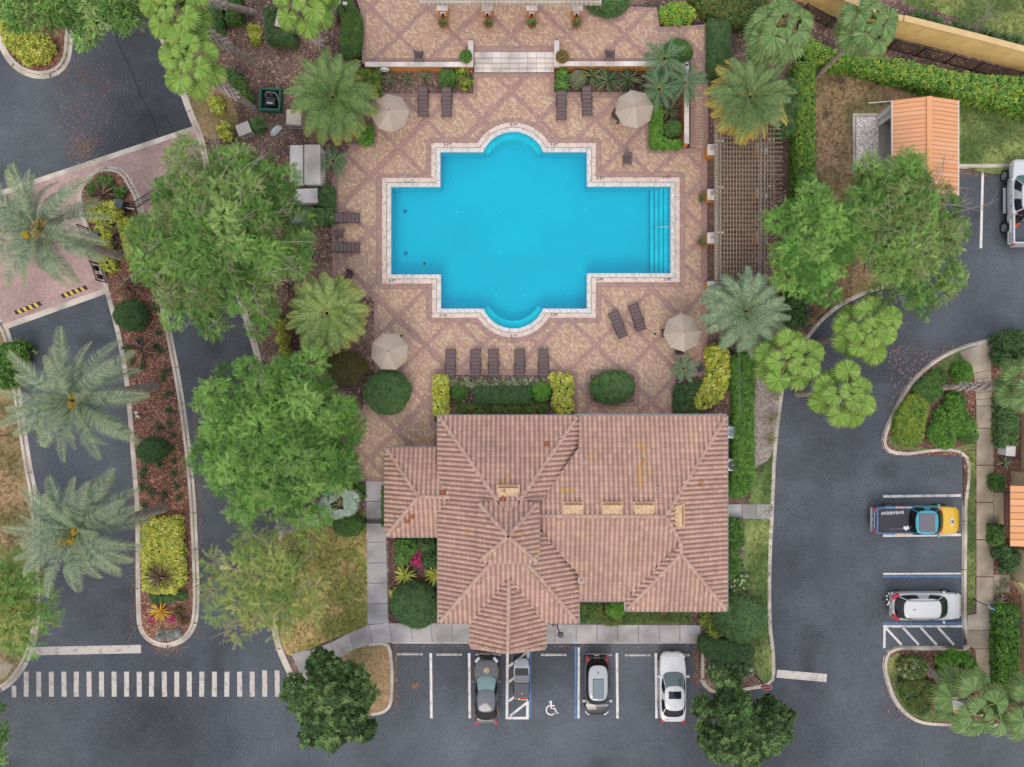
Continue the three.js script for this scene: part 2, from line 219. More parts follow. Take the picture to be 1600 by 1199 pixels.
kerb([...islandTop, islandTop[0]], 0.3, 0.2, -1); kerb([...islandMedian, islandMedian[0]], 0.22, 0.18, 1); kerb([...islandLeft, islandLeft[0]].filter(([x]) => x > -60), 0.3, 0.17, 1);
kerb(edgeFar, 0.06, 0.2, -1); kerb(poly([1480, 262, 1860, 262]), 0.05, 0.25, -1); kerb(poly([612, 1006, 1095, 1006]), 0, 0.12, -1, 75);

// pavements: one slab per joint
function pavement(name, label, quads, m = M.concrete) {
  const c = P(quads[0][0][0], quads[0][0][1]), g = new THREE.Group(); g.name = numbered(name); g.userData.kind = 'structure'; g.userData.label = label; scene.add(g);
  for (const q of quads) {
    const b = bounds(q), cx = q.reduce((s, p) => s + p[0], 0) / q.length, cy = q.reduce((s, p) => s + p[1], 0) / q.length, k = 1 - 0.7 / Math.max(12, Math.min(b[2] - b[0], b[3] - b[1]));
    piece('slab', fin(slab(q.map(([x, y]) => [cx + (x - cx) * k, cy + (y - cy) * k]), 0.03, K + 0.03 + rr(0, 0.006), [], 0.008)), pick(m === M.concrete ? concretes : warms), g);
  }
  return g;
}
const concretes = [0xd6d3d4, 0xc9c5c5, 0xd0cccb].map((h) => mat({ map: T.concrete, color: col(h) })), warms = [0xd6c6ae, 0xcbbca6, 0xdccdb8].map((h) => mat({ map: T.concrete, color: col(h) }));
const ladder = (a, b, cuts) => cuts.slice(1).map((t, i) => { const at = (l, s) => { const k = s * (l.length - 1), j = Math.min(l.length - 2, Math.floor(k)), f = k - j; return [l[j][0] + (l[j + 1][0] - l[j][0]) * f, l[j][1] + (l[j + 1][1] - l[j][1]) * f]; }; return [at(a, cuts[i]), at(b, cuts[i]), at(b, t), at(a, t)]; });
const even = (n) => Array.from({ length: n + 1 }, (_, i) => i / n);
pavement('sidewalk', 'grey concrete walk from the pool gate down to the parking lot', ladder(poly([571, 752, 574, 976]), poly([601, 752, 607, 975]), even(7)));
pavement('sidewalk', 'grey concrete walk curving from the crosswalk to the clubhouse porch', ladder(smooth(poly([454, 1021, 500, 1012, 540, 992, 574, 977, 607, 974, 640, 974, 690, 974, 738, 974]), false, 4), smooth(poly([474, 1066, 505, 1046, 540, 1022, 574, 1008, 607, 1005, 640, 1005, 690, 1005, 738, 1005]), false, 4), even(9)));
pavement('sidewalk', 'grey concrete walk along the front bays right of the porch', ladder(poly([738, 975, 1095, 977]), poly([738, 1005, 1095, 1006]), even(11)));
pavement('sidewalk', 'short grey walk from the clubhouse to the right drive', [rect(1128, 788, 1160, 811), rect(1160, 788, 1182, 811), rect(1182, 788, 1206, 811)]);
pavement('sidewalk', 'tan concrete walk past the buildings at the right edge', [poly([1500, 550, 1549, 532, 1549, 578, 1520, 584])].concat(ladder(poly([1522, 584, 1526, 640, 1526, 960]), poly([1549, 578, 1553, 640, 1553, 960]), even(11)), [poly([1512, 962, 1553, 955, 1553, 985, 1511, 986]), poly([1511, 986, 1553, 985, 1552, 1014, 1525, 1014, 1511, 1010]), poly([1524, 1014, 1552, 1014, 1549, 1058, 1527, 1058]), poly([1527, 1058, 1549, 1058, 1546, 1086, 1532, 1090]), rect(1553, 769, 1569, 821), rect(1553, 898, 1578, 926)]), M.warmConcrete);
pavement('sidewalk', 'pale walk corner at the left end of the crosswalk', [poly([-40, 1022, 4, 1030, 22, 1040, 8, 1060, -40, 1076])], M.warmConcrete);

// paint on the road
const line = (name, pts, w, m = M.paint, y = 0.004) => piece(name, fin(strip(pts, w, y)), m, road);
for (let k = 0; k < 23; k++) { const x = 40.5 + k * 19.62; if (k === 22) break; line('crosswalk_stripe', [[x, k > 18 && k < 21 ? 1048 : 1050], [x + rr(-0.6, 0.6), 1089]], 7.6, M.oldPaint); }
line('crosswalk_stripe', poly([21.5, 1072, 21.5, 1090]), 7, M.oldPaint); line('crosswalk_stripe', poly([453, 1056, 453, 1086]), 7, M.oldPaint);
line('stop_line', poly([50, 1018, 220, 1014.5]), 13, M.oldPaint); line('stop_line', poly([1214, 1053, 1292, 1060]), 12.5, M.oldPaint);
for (const x of [673, 733, 964, 1025]) line('parking_line', [[x, 1021], [x + 1, 1123]], 4);
line('parking_line', poly([793, 1012, 792, 1124]), 4); line('parking_line', poly([825, 1013, 824, 1122]), 4.2); line('parking_line', poly([792, 1122.5, 826, 1122.5]), 4, M.paint, 0.006);
for (const [a, b, c, d] of [[795, 1042, 822, 1021], [795, 1066, 822, 1046], [795, 1096, 822, 1076], [797, 1119, 824, 1098]]) line('aisle_stripe', poly([a, b, c, d]), 3.6, M.paint, 0.007);
line('blue_line', poly([829, 1012, 828, 1123]), 3, M.bluePaint); line('blue_line', poly([899.5, 1011, 899.5, 1123]), 3.4, M.bluePaint); line('parking_line', poly([904.5, 1012, 904, 1123]), 3.4);
for (const y of [775, 836.5]) line('parking_line', [[1380, y + 1], [1502, y - 0.5]], 4);
line('parking_line', poly([1380, 897, 1502, 896.5]), 2.6); line('blue_line', poly([1380, 901, 1502, 901]), 3.4, M.bluePaint);
line('blue_line', poly([1380, 974.5, 1504, 974.5]), 3.4, M.bluePaint); line('parking_line', poly([1380, 979, 1504, 979]), 3.6); line('parking_line', poly([1382.5, 977, 1382, 1013]), 3.6, M.paint, 0.006);
for (const x of [1384, 1411, 1439, 1466]) line('aisle_stripe', [[x, 981], [x + 25, 1008]], 3.6, M.paint, 0.007);
line('parking_line', poly([1536, 268, 1533, 388]), 4);
for (const q of [[176, 36, 190, 80, 205, 110, 220, 150, 236, 180, 247, 214]]) { const o = piece('sealed_crack', fin(strip(smooth(poly(q), false, 8), 1.5, 0.003)), mat({ map: T.asphalt, color: col(0x4c4e56) }), road); o.castShadow = false; }
{ // wheelchair symbol: head, body, seat and wheel, standing towards the bay
  const c = (x, y) => { const p = P(862 + x, 1108 + y, 0.004); return [p.x, p.z]; }, g = [];
  const ringPts = Array.from({ length: 19 }, (_, i) => { const t = R(-75 - i * 13.6); return [862 - 1 + 7.4 * Math.cos(t), 1110 + 7.4 * Math.sin(t)]; });
  g.push(strip(ringPts, 2.1, 0.004)); g.push(strip(poly([861, 1099, 861.5, 1107.5, 866.5, 1107.5, 870.5, 1115, 873, 1114]), 2.4, 0.0045)); g.push(strip(poly([862, 1103.3, 867, 1103.3]), 1.8, 0.0042));
  g.push(sheet(oval(860.5, 1097.5, 2.3, 2.3, 12), 0.0047));
  const o = piece('accessible_symbol', merge(g), M.paint, road); o.userData.label = 'white wheelchair symbol painted in the empty front bay';
}
for (const [x, y] of [[641, 1022], [702, 1022.5], [763, 1022.5], [865, 1023], [936, 1023.5], [996, 1023.5], [1057, 1023.5]]) {
  const where = { 641: 'leftmost bay beside the dark tree tip', 702: 'second bay from the left, empty', 763: 'bay of the black and gold sedan', 865: 'bay with the wheelchair symbol', 936: 'bay of the black wagon with silver roof', 996: 'empty bay between black wagon and white sedan', 1057: 'bay of the white sedan, half under its nose' }[x];
  const p = P(x, y), t = thing('wheel_stop', 'white concrete wheel stop in the ' + where, 'wheel stop', p, 0, 'white wheel stops of the front bays');
  obj('bar', slabBar(1.8, 0.2, 0.13), M.oldPaint, t); for (const s of [-1, 1]) obj('anchor_bolt', cyl(0.02, 0.02, 0.012, s * 0.6, 0.13, 0, 8), M.midGrey, t);
}
function slabBar(l, w, h) { const s = new THREE.Shape([[-w / 2, 0], [w / 2, 0], [w / 2 - 0.035, h * 0.75], [w / 2 - 0.06, h], [-w / 2 + 0.06, h], [-w / 2 + 0.035, h * 0.75]].map(([a, b]) => new THREE.Vector2(a, b))); return new THREE.ExtrudeGeometry(s, { depth: l, bevelEnabled: false }).translate(0, 0, -l / 2).rotateY(PI / 2); }
for (const [x0, y0, x1, y1, l] of [[24, 489, 63, 474, 'left'], [97, 463, 135, 449, 'right']]) { // striped speed bumps by the gate
  const a = P(x0, y0), b = P(x1, y1), w = a.distanceTo(b), t = thing('speed_bump', `black and yellow striped speed bump, the ${l} one of two on pink paving`, 'speed bump', a.clone().lerp(b, 0.5).setY(0.008), -Math.atan2(b.z - a.z, b.x - a.x), 'striped speed bumps in the gate lane');
  const n = 9; for (let i = 0; i < n; i++) { const g = slabBar(w / n - 0.004, 0.34, 0.05); const q = g.attributes.position; for (let k = 0; k < q.count; k++) q.setX(k, q.getX(k) + q.getZ(k) * 0.35); piece(i % 2 ? 'yellow_section' : 'black_section', fin(g.translate((i + 0.5 - n / 2) * w / n, 0, 0)), i % 2 ? plain(0xe8c860) : M.black, t); }
}
// litter: dry leaves on the asphalt
{
  const g = tris([-0.05, 0, 0, 0, 0.012, 0.02, 0.05, 0.004, 0, -0.05, 0, 0, 0.05, 0.004, 0, 0, 0.01, -0.022]), spots = [];
  for (let i = 0; i < 1500; i++) { const t = rnd(); spots.push([125 + (rnd() + rnd() + rnd() - 1.5) * 62 + (1 - t) * 10, 215 - t * 120 + rr(-24, 24)]); }
  for (let i = 0; i < 700; i++) spots.push([128 + (rnd() + rnd() - 1) * 34, 232 + (rnd() + rnd() - 1) * 28]);
  for (let i = 0; i < 900; i++) spots.push([rr(0, 300), rr(560, 1199)]);
  for (let i = 0; i < 600; i++) { const y = rr(640, 1000); spots.push([rr(304, 310) + (y > 850 ? 2 : -4 + (y - 640) * 0.06), y]); spots.push([212 - rnd() * rnd() * 16, y]); }
  for (let i = 0; i < 300; i++) spots.push([rr(250, 275) + rr(-20, 20), 1010 + rnd() * rnd() * 20]);
  for (let i = 0; i < 500; i++) spots.push([rr(615, 1090), 1008 + rnd() * rnd() * 8], [1092 - rnd() * rnd() * 16, rr(1010, 1070)], [617 + rnd() * rnd() * 8, rr(1010, 1110)]);
  for (let i = 0; i < 500; i++) spots.push([rr(1482, 1555), 266 + rnd() * rnd() * 14]);
  for (let i = 0; i < 500; i++) spots.push([rr(300, 1500), rr(1060, 1199)]);
  for (let i = 0; i < 150; i++) spots.push([649 + (rnd() + rnd() - 1) * 7, 1072 + (rnd() + rnd() - 1) * 7]);
  const ok = spots.filter(([x, y]) => !inside(x, y, islandMedian) && !inside(x, y, islandLeft) && !inside(x, y, islandTree));
  const o = new THREE.InstancedMesh(g, plain(0xffffff), ok.length), q = new THREE.Matrix4(), c = new THREE.Color();
  ok.forEach(([x, y], i) => { const s = rr(0.45, 1.15); q.compose(P(x, y).setY(0.012), new THREE.Quaternion().setFromEuler(new THREE.Euler(rr(-0.4, 0.4), rr(0, 6), rr(-0.4, 0.4))), V(s, s, s)); o.setMatrixAt(i, q); o.setColorAt(i, c.set(pick([0xc8a68c, 0xb98560, 0xd9c3ae, 0x9c6a4a, 0xc97a4a])).multiplyScalar(0.8)); });
  o.name = 'fallen_leaves'; o.userData = { kind: 'stuff', label: 'dry fallen leaves scattered over the asphalt' }; o.castShadow = o.receiveShadow = true; scene.add(o);
}
// ---------------------------------------------------------------- pool
const pool = thing('swimming_pool', 'bright blue cross shaped swimming pool with rounded bays and white coping', 'swimming pool');
const WL = 0.03, FLOOR = -1.25;
const tiledBlue = mat({ map: grain(256, 14, 37, 240, 252, 4, 0.1), color: new THREE.Color(0.03, 0.56, 0.7), roughness: 0.6 }), stepBlue = mat({ map: grain(256, 3, 37, 225, 250, 6, 0.2), color: new THREE.Color(0.34, 0.74, 0.82), roughness: 0.6 }), stepEdge = plain(0x2d7fa8);
obj('pool_floor', sheet(grow(poolEdge, 3), FLOOR), tiledBlue, pool);
{
  const g = []; const e = [...poolEdge, poolEdge[0]].map(([x, y]) => { const p = P(x, y, 0.1); return [p.x, p.z]; });
  g.push(sweep(e, [[0, FLOOR], [0, 0.1]]));
  obj('pool_wall', g, tiledBlue, pool);
}
{ // the water surface
  const w = new THREE.MeshPhysicalMaterial({ color: new THREE.Color(0.12, 0.92, 0.99), roughness: 0.03, transmission: 1, thickness: 0, ior: 1.33 });
  obj('water', sheet(grow(poolEdge, 2), WL), w, pool);
}
for (const [cy, a0, a1] of [[256, 203, 337], [463, 23, 157]]) { // crescent benches in the rounded bays
  const up = cy === 256, o = arcPts(802, cy, 51.5, a0, a1, 18), sg = up ? 1 : -1, i = arcPts(802, cy + sg * 4, 42.5, up ? 207 : 27, up ? 333 : 153, 18).reverse();
  piece('bench', fin(slab(o.concat(i), FLOOR, -0.34)), stepBlue, pool);
}
for (let k = 0; k < 5; k++) { // entry steps at the right end
  piece('step', fin(slab(rect(1015 + k * 7.2, 292, 1049, 426.5), k ? -1.05 + (k - 1) * 0.2 + 0.002 : FLOOR, -0.85 + k * 0.17)), stepBlue, pool);
  piece('step_edge', fin(slab(rect(1015 + k * 7.2, 292.5, 1016.1 + k * 7.2, 426), -0.86 + k * 0.17, -0.842 + k * 0.17)), stepEdge, pool);
}
{ // coping: white bullnose stones inside, marbled tiles outside
  const pts = [], n = poolEdge.length, o1 = grow(poolEdge, 6.5), o2 = grow(poolEdge, 14.2), o3 = grow(poolEdge, 7.2);
  for (let i = 0; i < n; i++) {
    const j = (i + 1) % n, l = Math.hypot(poolEdge[j][0] - poolEdge[i][0], poolEdge[j][1] - poolEdge[i][1]), k = Math.max(1, Math.round(l / 14));
    for (let s = 0; s < k; s++) pts.push([[poolEdge, i, j], [o1, i, j], [o2, i, j], [o3, i, j]].map(([a, p, q]) => [a[p][0] + (a[q][0] - a[p][0]) * s / k, a[p][1] + (a[q][1] - a[p][1]) * s / k]));
  }
  const white = [0xf8f6f3, 0xf1efec].map((h) => mat({ map: T.fine, color: col(h, 1), roughness: 0.6 })), tile = [0xf2e9e3, 0xeae0da, 0xf0e6df].map((h) => mat({ map: T.marble, color: col(h, 1), roughness: 0.5 }));
  pts.forEach((a, i) => {
    const b = pts[(i + 1) % pts.length];
    piece('coping_stone', fin(slab([a[0], b[0], b[1], a[1]], 0.02, 0.15, [], 0.012)), white[i % 2], pool);
    piece('deck_tile', fin(slab([a[3], b[3], b[2], a[2]], 0.02, 0.136, [], 0.004)), pick(tile), pool);
  });
}
for (const [x, y] of poly([715, 331, 781, 330, 848, 329, 915, 329, 982, 327, 716, 396, 780, 395, 848, 395, 915, 395, 982, 393, 710, 463, 775, 462, 821, 461, 887, 460, 803, 486, 820, 277, 887, 277, 773, 277, 709, 277])) piece('return_fitting', fin(cyl(0.05, 0.045, 0.012, P(x, y, FLOOR).x, FLOOR, P(x, y, FLOOR).z, 10)), M.white, pool);
for (const [x, y] of [[633, 330], [634, 396]]) { const p = P(x, y, FLOOR); const d = piece('floor_drain', fin(box(0.3, 0.012, 0.3, p.x, FLOOR + 0.006, p.z)), plain(0x4a9cc0), pool); piece('grate', fin(box(0.18, 0.01, 0.18, p.x, FLOOR + 0.018, p.z)), plain(0x2f86b0), d); }
{ // depth and warning markers: small black characters on white tiles round the edge
  const font = await new FontLoader().loadAsync('fonts/droid/droid_sans_bold.typeface.json');
  for (const [x, y, t, turn] of [[636, 286, '4 FT', 0], [699, 226, '5 FT', 0], [803, 195, '3 FT', 0], [866, 226, '5 FT', 0], [938, 279, '4 FT', 0], [1041, 277, '3 FT', 0], [613, 439, '4 FT', 0], [692, 493, '5 FT', 0], [803, 525, '3 FT', 0], [866, 492, '5 FT', 0], [937, 437, '4 FT', 0], [1043, 437, '3 FT', 0]]) {
    const p = P(x, y, 0.14), g = new TextGeometry(t, { font, size: 0.2, depth: 0.004, curveSegments: 2 }); g.computeBoundingBox(); g.translate(-g.boundingBox.max.x / 2, -0.1, 0).rotateX(-PI / 2).translate(p.x, 0.137, p.z);
    piece('depth_marker', fin(g), M.black, pool);
  }
}
function ladderRail(x, y, dir, label) {
  const p = P(x, y, 0.13), t = thing('pool_ladder', label, 'pool ladder', p);
  for (const s of [-0.27, 0.27]) { obj('rail', tube([V(s, 0, dir * 0.5), V(s, 0.55, dir * 0.52), V(s, 0.82, dir * 0.3), V(s, 0.8, 0), V(s, 0.35, -dir * 0.28), V(s, -0.5, -dir * 0.3), V(s, -0.95, -dir * 0.3)], 0.024, 8), M.steel, t); obj('base_plate', cyl(0.06, 0.055, 0.02, s, 0, dir * 0.5, 12), M.steel, t); }
  for (const h of [-0.25, -0.55, -0.85]) obj('tread', rbox(0.54, 0.03, 0.1, 0.012, 0, h, -dir * 0.3), M.white, t);
}
ladderRail(640.5, 283, -1, 'steel ladder at the upper left corner of the pool'); ladderRail(639.5, 437, 1, 'steel ladder at the lower left corner of the pool');
{
  const p = P(1047, 357, 0.13), t = thing('handrail', 'thin steel handrail over the entry steps at the right end of the pool', 'handrail', p);
  obj('rail', tube([V(1.05, 0, 0), V(1.0, 0.75, 0), V(0.7, 0.88, 0), V(-0.3, 0.55, 0), V(-1.0, 0.25, 0), V(-1.1, -0.5, 0)], 0.022, 8), M.steel, t); obj('base_plate', cyl(0.06, 0.055, 0.02, 1.05, 0, 0, 12), M.steel, t);
}

// ---------------------------------------------------------------- pavers
const planterC = rect(678, 586, 896, 660), planterS = rect(922, 586, 991, 629), terraceH = 0.72;
const deckOut = poly([519, 277, 548, 226, 582, 223, 582, 146, 740, 146, 740, 114, 866, 114, 866, 144, 1017, 144, 1017, 232, 1079, 232, 1105, 228, 1105, 588, 1056, 588, 1056, 672, 686, 672, 686, 720, 604, 720, 604, 753, 551, 753, 551, 700, 566, 640, 586, 600, 584, 466, 560, 462, 519, 440]);
const poolOut = grow(poolEdge, 14.6);
const terrace = poly([540, -60, 563, 18, 566, 99, 741, 99, 741, 80.5, 866, 80.5, 866, 99, 1107, 99, 1107, 38, 1031, 42, 1026, 12, 985, 10, 965, 26, 930, 20, 926, -60]);
const brickGeo = (() => { const s = new THREE.Shape([[-0.1, -0.05], [0.1, -0.05], [0.1, 0.05], [-0.1, 0.05]].map(([a, b]) => new THREE.Vector2(a * 0.97, b * 0.955))); return fin(new THREE.ExtrudeGeometry(s, { depth: 0.03, bevelEnabled: false }).rotateX(-PI / 2)); })();
const brickMat = mat({ map: T.fine, color: new THREE.Color(1, 1, 1), roughness: 0.9 });
const tans = [0xd9b9a4, 0xd1ad98, 0xe0c5aa, 0xcda796, 0xd5b39c, 0xcaa290, 0xe6ceac, 0xd1af9c], mauves = [0xa88a84, 0xb09089, 0xa0827c, 0xac8c84], browns = [0x927664, 0x866a5a, 0x9c7e6e, 0x7a6054];
const bricks = [];
const lay = (x, y, h, turn, set, k = 1) => bricks.push([x, y, h, turn, set, k]);
const nearBand = (x, y) => { const f = (t, o, w) => { const k = ((t - o) / w) % 1, d = Math.min(Math.abs(k - Math.round(k)), 1) * w; return d / Math.SQRT2; }; return [f(x + y, 854, 87.9), f(x - y, 390, 88.6)]; };
function field(pg, holes, h, bw, m = 3.7, diag = true) {
  const [x0, y0, x1, y1] = bounds(pg), px = mpp(h), L = 0.2 / px, W = 0.1 / px, all = [pg, ...holes], c = Math.SQRT1_2;
  const ok = (x, y, e) => inside(x, y, pg) && !holes.some((q) => inside(x, y, q)) && all.every((q) => edgeDist(x, y, q) > e);
  if (!diag) { for (let j = 0, y = y0; y < y1; y += W, j++) for (let x = x0 + (j % 2) * L / 2; x < x1; x += L) if (ok(x, y, 0.6)) lay(x, y, h, 0, browns); return; }
  const r = Math.hypot(x1 - x0, y1 - y0), cx = (x0 + x1) / 2, cy = (y0 + y1) / 2, nu = Math.ceil(r / L), nv = Math.ceil(r / W / 2 * 1.02);
  for (let j = -nv; j <= nv; j++) for (let i = -nu / 2; i <= nu / 2; i++) {
    const u = (i + (j & 1 ? 0.5 : 0)) * L, v = j * W, x = cx + (u - v) * c, y = cy + (u + v) * c;
    if (x < x0 || x > x1 || y < y0 || y > y1) continue;
    const [a, b] = nearBand(x, y);
    if (a < m || b < m) continue;
    if (ok(x, y, bw)) lay(x, y, h, -PI / 4, tans);
  }
  for (const [o, w, dir] of [[854, 87.9, -1], [390, 88.6, 1]]) for (let k = -16; k <= 16; k++) for (const row of [-1, 0, 1]) { // bands of darker bricks
    const t0 = o + k * w;
    for (let s = -r; s < r; s += L) {
      const q = s + (row & 1 ? L / 2 : 0), off = row * W * 1.02;
      // dir -1: x + y = t0 ; dir 1: x - y = t0
      const bx = dir < 0 ? t0 / 2 + (q + cx * 1.4142 - t0 * 0.7071) * c : cx + (q) * c, by = dir < 0 ? t0 - bx : bx - t0;
      const x = bx + off * c, y = by + (dir < 0 ? off * c : -off * c);
      if (x < x0 || x > x1 || y < y0 || y > y1) continue;
      if (dir > 0 && nearBand(x, y)[0] < m - 0.4) continue;
      if (ok(x, y, bw)) lay(x, y, h, dir < 0 ? PI / 4 : -PI / 4, mauves);
    }
  }
}
function border(pts, h, rows, side, skip) { // rows of dark bricks along an outline
  const px = mpp(h), L = 0.2 / px, W = 0.1 / px;
  for (let i = 1; i < pts.length; i++) {
    const [ax, ay] = pts[i - 1], [bx, by] = pts[i], l = Math.hypot(bx - ax, by - ay), ux = (bx - ax) / l, uy = (by - ay) / l, nx = -uy * side, ny = ux * side, a = -Math.atan2(uy, ux);
    for (let r = 0; r < rows; r++) for (let s = L / 2; s < l + (l < L ? L : 0.2 * L); s += Math.min(L, Math.max(l, 3))) {
      const o = (r + 0.5) * W * 1.02, x = ax + ux * (s + (l > 3 * L && r % 2 ? L / 2 : 0)) + nx * o, y = ay + uy * (s + (l > 3 * L && r % 2 ? L / 2 : 0)) + ny * o; if (!skip || !skip(x, y)) lay(x, y, h, a, mauves, l < L ? Math.min(1, l * 1.25 / L + 0.15) : 1);
    }
  }
}
const deckSkip = (x, y) => !inside(x, y, deckOut) || inside(x, y, planterC) || inside(x, y, planterS) || inside(x, y, poolOut);
const DK = K + 0.004;
field(deckOut, [poolOut, planterC, planterS], DK, 7.6);
border([...poolOut, poolOut[0]], DK, 3, -1, deckSkip); border([...deckOut, deckOut[0]], DK, 3, 1, deckSkip); border([...deckOut, deckOut[0]], DK, 3, -1, deckSkip);
border([...planterC, planterC[0]], DK, 3, -1, deckSkip); border([...planterS, planterS[0]], DK, 3, -1, deckSkip);
border([...poolOut, poolOut[0]], DK, 3, 1, deckSkip);
const terSkip = (x, y) => !inside(x, y, terrace);
field(terrace, [], terraceH, 7.6); border([...terrace, terrace[0]], terraceH, 3, 1, terSkip); border([...terrace, terrace[0]], terraceH, 3, -1, terSkip);
const pergolaFloor = rect(1107, 232, 1176, 452); field(pergolaFloor, [], DK, 0, 0, false);
const rampAt = (y) => terraceH - (terraceH - DK) * clamp01((y - 99) / 128);
for (let j = 0, y = 100; y < 229; y += 2.3, j++) for (let x = 1081 + (j % 2) * 2.2; x < 1105; x += 4.5) lay(x, y, rampAt(y), 0, x < 1087 || x > 1098 ? mauves : tans);
{
  struct('pool_deck', slab(deckOut, 0.02, K + 0.002, [poolOut.map((p) => p), planterC, planterS]), plain(0xa58b80), 'tan brick paver deck with dark diagonal bands around the pool');
  struct('terrace', slab(terrace, 0.02, terraceH - 0.004), plain(0xa58b80), 'raised tan brick terrace above the pool at the top of the picture');
  struct('pergola_floor', slab(pergolaFloor, 0.02, K + 0.002), plain(0x6a5650), 'brown brick floor under the right pergola');
  const a = (x, y, h) => { const p = P(x, y, h); return [p.x, p.y, p.z]; }, q = [a(1079, 99, terraceH - 0.006), a(1107, 99, terraceH - 0.006), a(1107, 229, DK - 0.004), a(1079, 229, DK - 0.004)];
  const lo = q.map(([x, , z]) => [x, 0.02, z]), f = (p, r, s, t) => [...p, ...r, ...s, ...p, ...s, ...t];
  struct('ramp', tris([...f(q[0], q[3], q[2], q[1]), ...f(q[0], q[1], lo[1], lo[0]), ...f(q[1], q[2], lo[2], lo[1]), ...f(q[3], q[0], lo[0], lo[3])]), plain(0xa58b80), 'brick ramp down from the terrace along the right edge of the deck');
  const place = (list, parent) => {
    const o = new THREE.InstancedMesh(brickGeo, brickMat, list.length), m = new THREE.Matrix4(), c = new THREE.Color(), e = new THREE.Euler();
    list.forEach(([x, y, h, t, set, k], i) => { m.compose(P(x, y, h).setY(h + rr(-0.027, -0.024)), new THREE.Quaternion().setFromEuler(e.set(rr(-0.008, 0.008), t, rr(-0.008, 0.008))), V(k, 1, 1)); o.setMatrixAt(i, m); o.setColorAt(i, c.set(pick(set)).multiplyScalar(rr(0.88, 1.05) * (set === mauves ? 1.34 : 1.02))); });
    o.name = 'paver'; o.userData = { kind: 'stuff' }; o.castShadow = o.receiveShadow = true; parent.add(o);
  };
  const by = (n) => scene.children.find((c) => c.name === n);
  place(bricks.filter((b) => b[2] === DK && b[4] !== browns), by('pool_deck')); place(bricks.filter((b) => b[2] === terraceH), by('terrace')); place(bricks.filter((b) => b[4] === browns), by('pergola_floor')); place(bricks.filter((b) => b[2] !== DK && b[2] !== terraceH), by('ramp'));
  for (const [x, y] of [[965, 192], [1023, 522], [627, 525], [663, 412]]) { const p = P(x, y, DK); piece('drain_cover', fin(box(0.16, 0.012, 0.16, p.x, DK + 0.008, p.z, PI / 4)), M.black, by('pool_deck')); }
}
const stones = [0xf8f0ec, 0xf2e9e4, 0xf6ece7].map((h) => mat({ map: T.concrete, color: col(h, 1) }));
// steps up to the terrace, with white treads and side blocks
{
  const t = thing('stone_steps', 'wide white stone steps from the pool deck up to the terrace', 'steps');
  const y0 = [112, 105, 97, 89, 81], hs = [0.12, 0.27, 0.42, 0.57, 0.72];
  for (let k = 1; k < 5; k++) { const n = 9, xa = 741, xb = 866; for (let i = 0; i < n; i++) piece('tread_stone', fin(slab(rect(xa + (xb - xa) * i / n + 0.15, y0[k], xa + (xb - xa) * (i + 1) / n - 0.15, y0[k - 1] + 0.6), hs[k] - 0.06, hs[k], [], 0.008)), pick(stones), t); piece('riser', fin(slab(rect(741, y0[k] + 0.6, 866, y0[k - 1] - 0.2), 0.06, hs[k] - 0.062)), mat({ map: T.fine, color: col(0xb08c80) }), t); }
  for (const x of [735.5, 870]) { piece('side_block', fin(slab(rect(x - 3.4, 64, x + 3.4, 103), terraceH - 0.1, 1.02)), M.orange, t); piece('side_cap', fin(slab(rect(x - 4, 63, x + 4, 104), 1.02, 1.1, [], 0.01)), M.cap, t); }
}
function capWall(label, x0, y0, x1, y1, cuts, face) { // low stucco wall with cap stones
  const t = thing('garden_wall', label, 'wall'); obj('wall_body', slab(face, 0.02, 1.0), M.orange, t);
  const vert = y1 - y0 > x1 - x0; for (let i = 0; i < cuts; i++) piece('cap_stone', fin(slab(vert ? rect(x0, y0 + (y1 - y0) * i / cuts + 0.12, x1, y0 + (y1 - y0) * (i + 1) / cuts - 0.12) : rect(x0 + (x1 - x0) * i / cuts + 0.12, y0, x0 + (x1 - x0) * (i + 1) / cuts - 0.12, y1), 1.0, 1.08, [], 0.01)), pick(stones), t);
}
capWall('long orange wall with white cap left of the stone steps', 570, 96.5, 732, 104, 7, rect(571, 97.4, 732, 103));
capWall('orange wall with white cap right of the stone steps', 874, 95.5, 1076, 103, 8, rect(874, 96.4, 1075, 102));
capWall('short orange wall with white cap between the right planter and the ramp', 1069.5, 100, 1077, 224, 5, rect(1070.5, 100, 1076, 224.5));
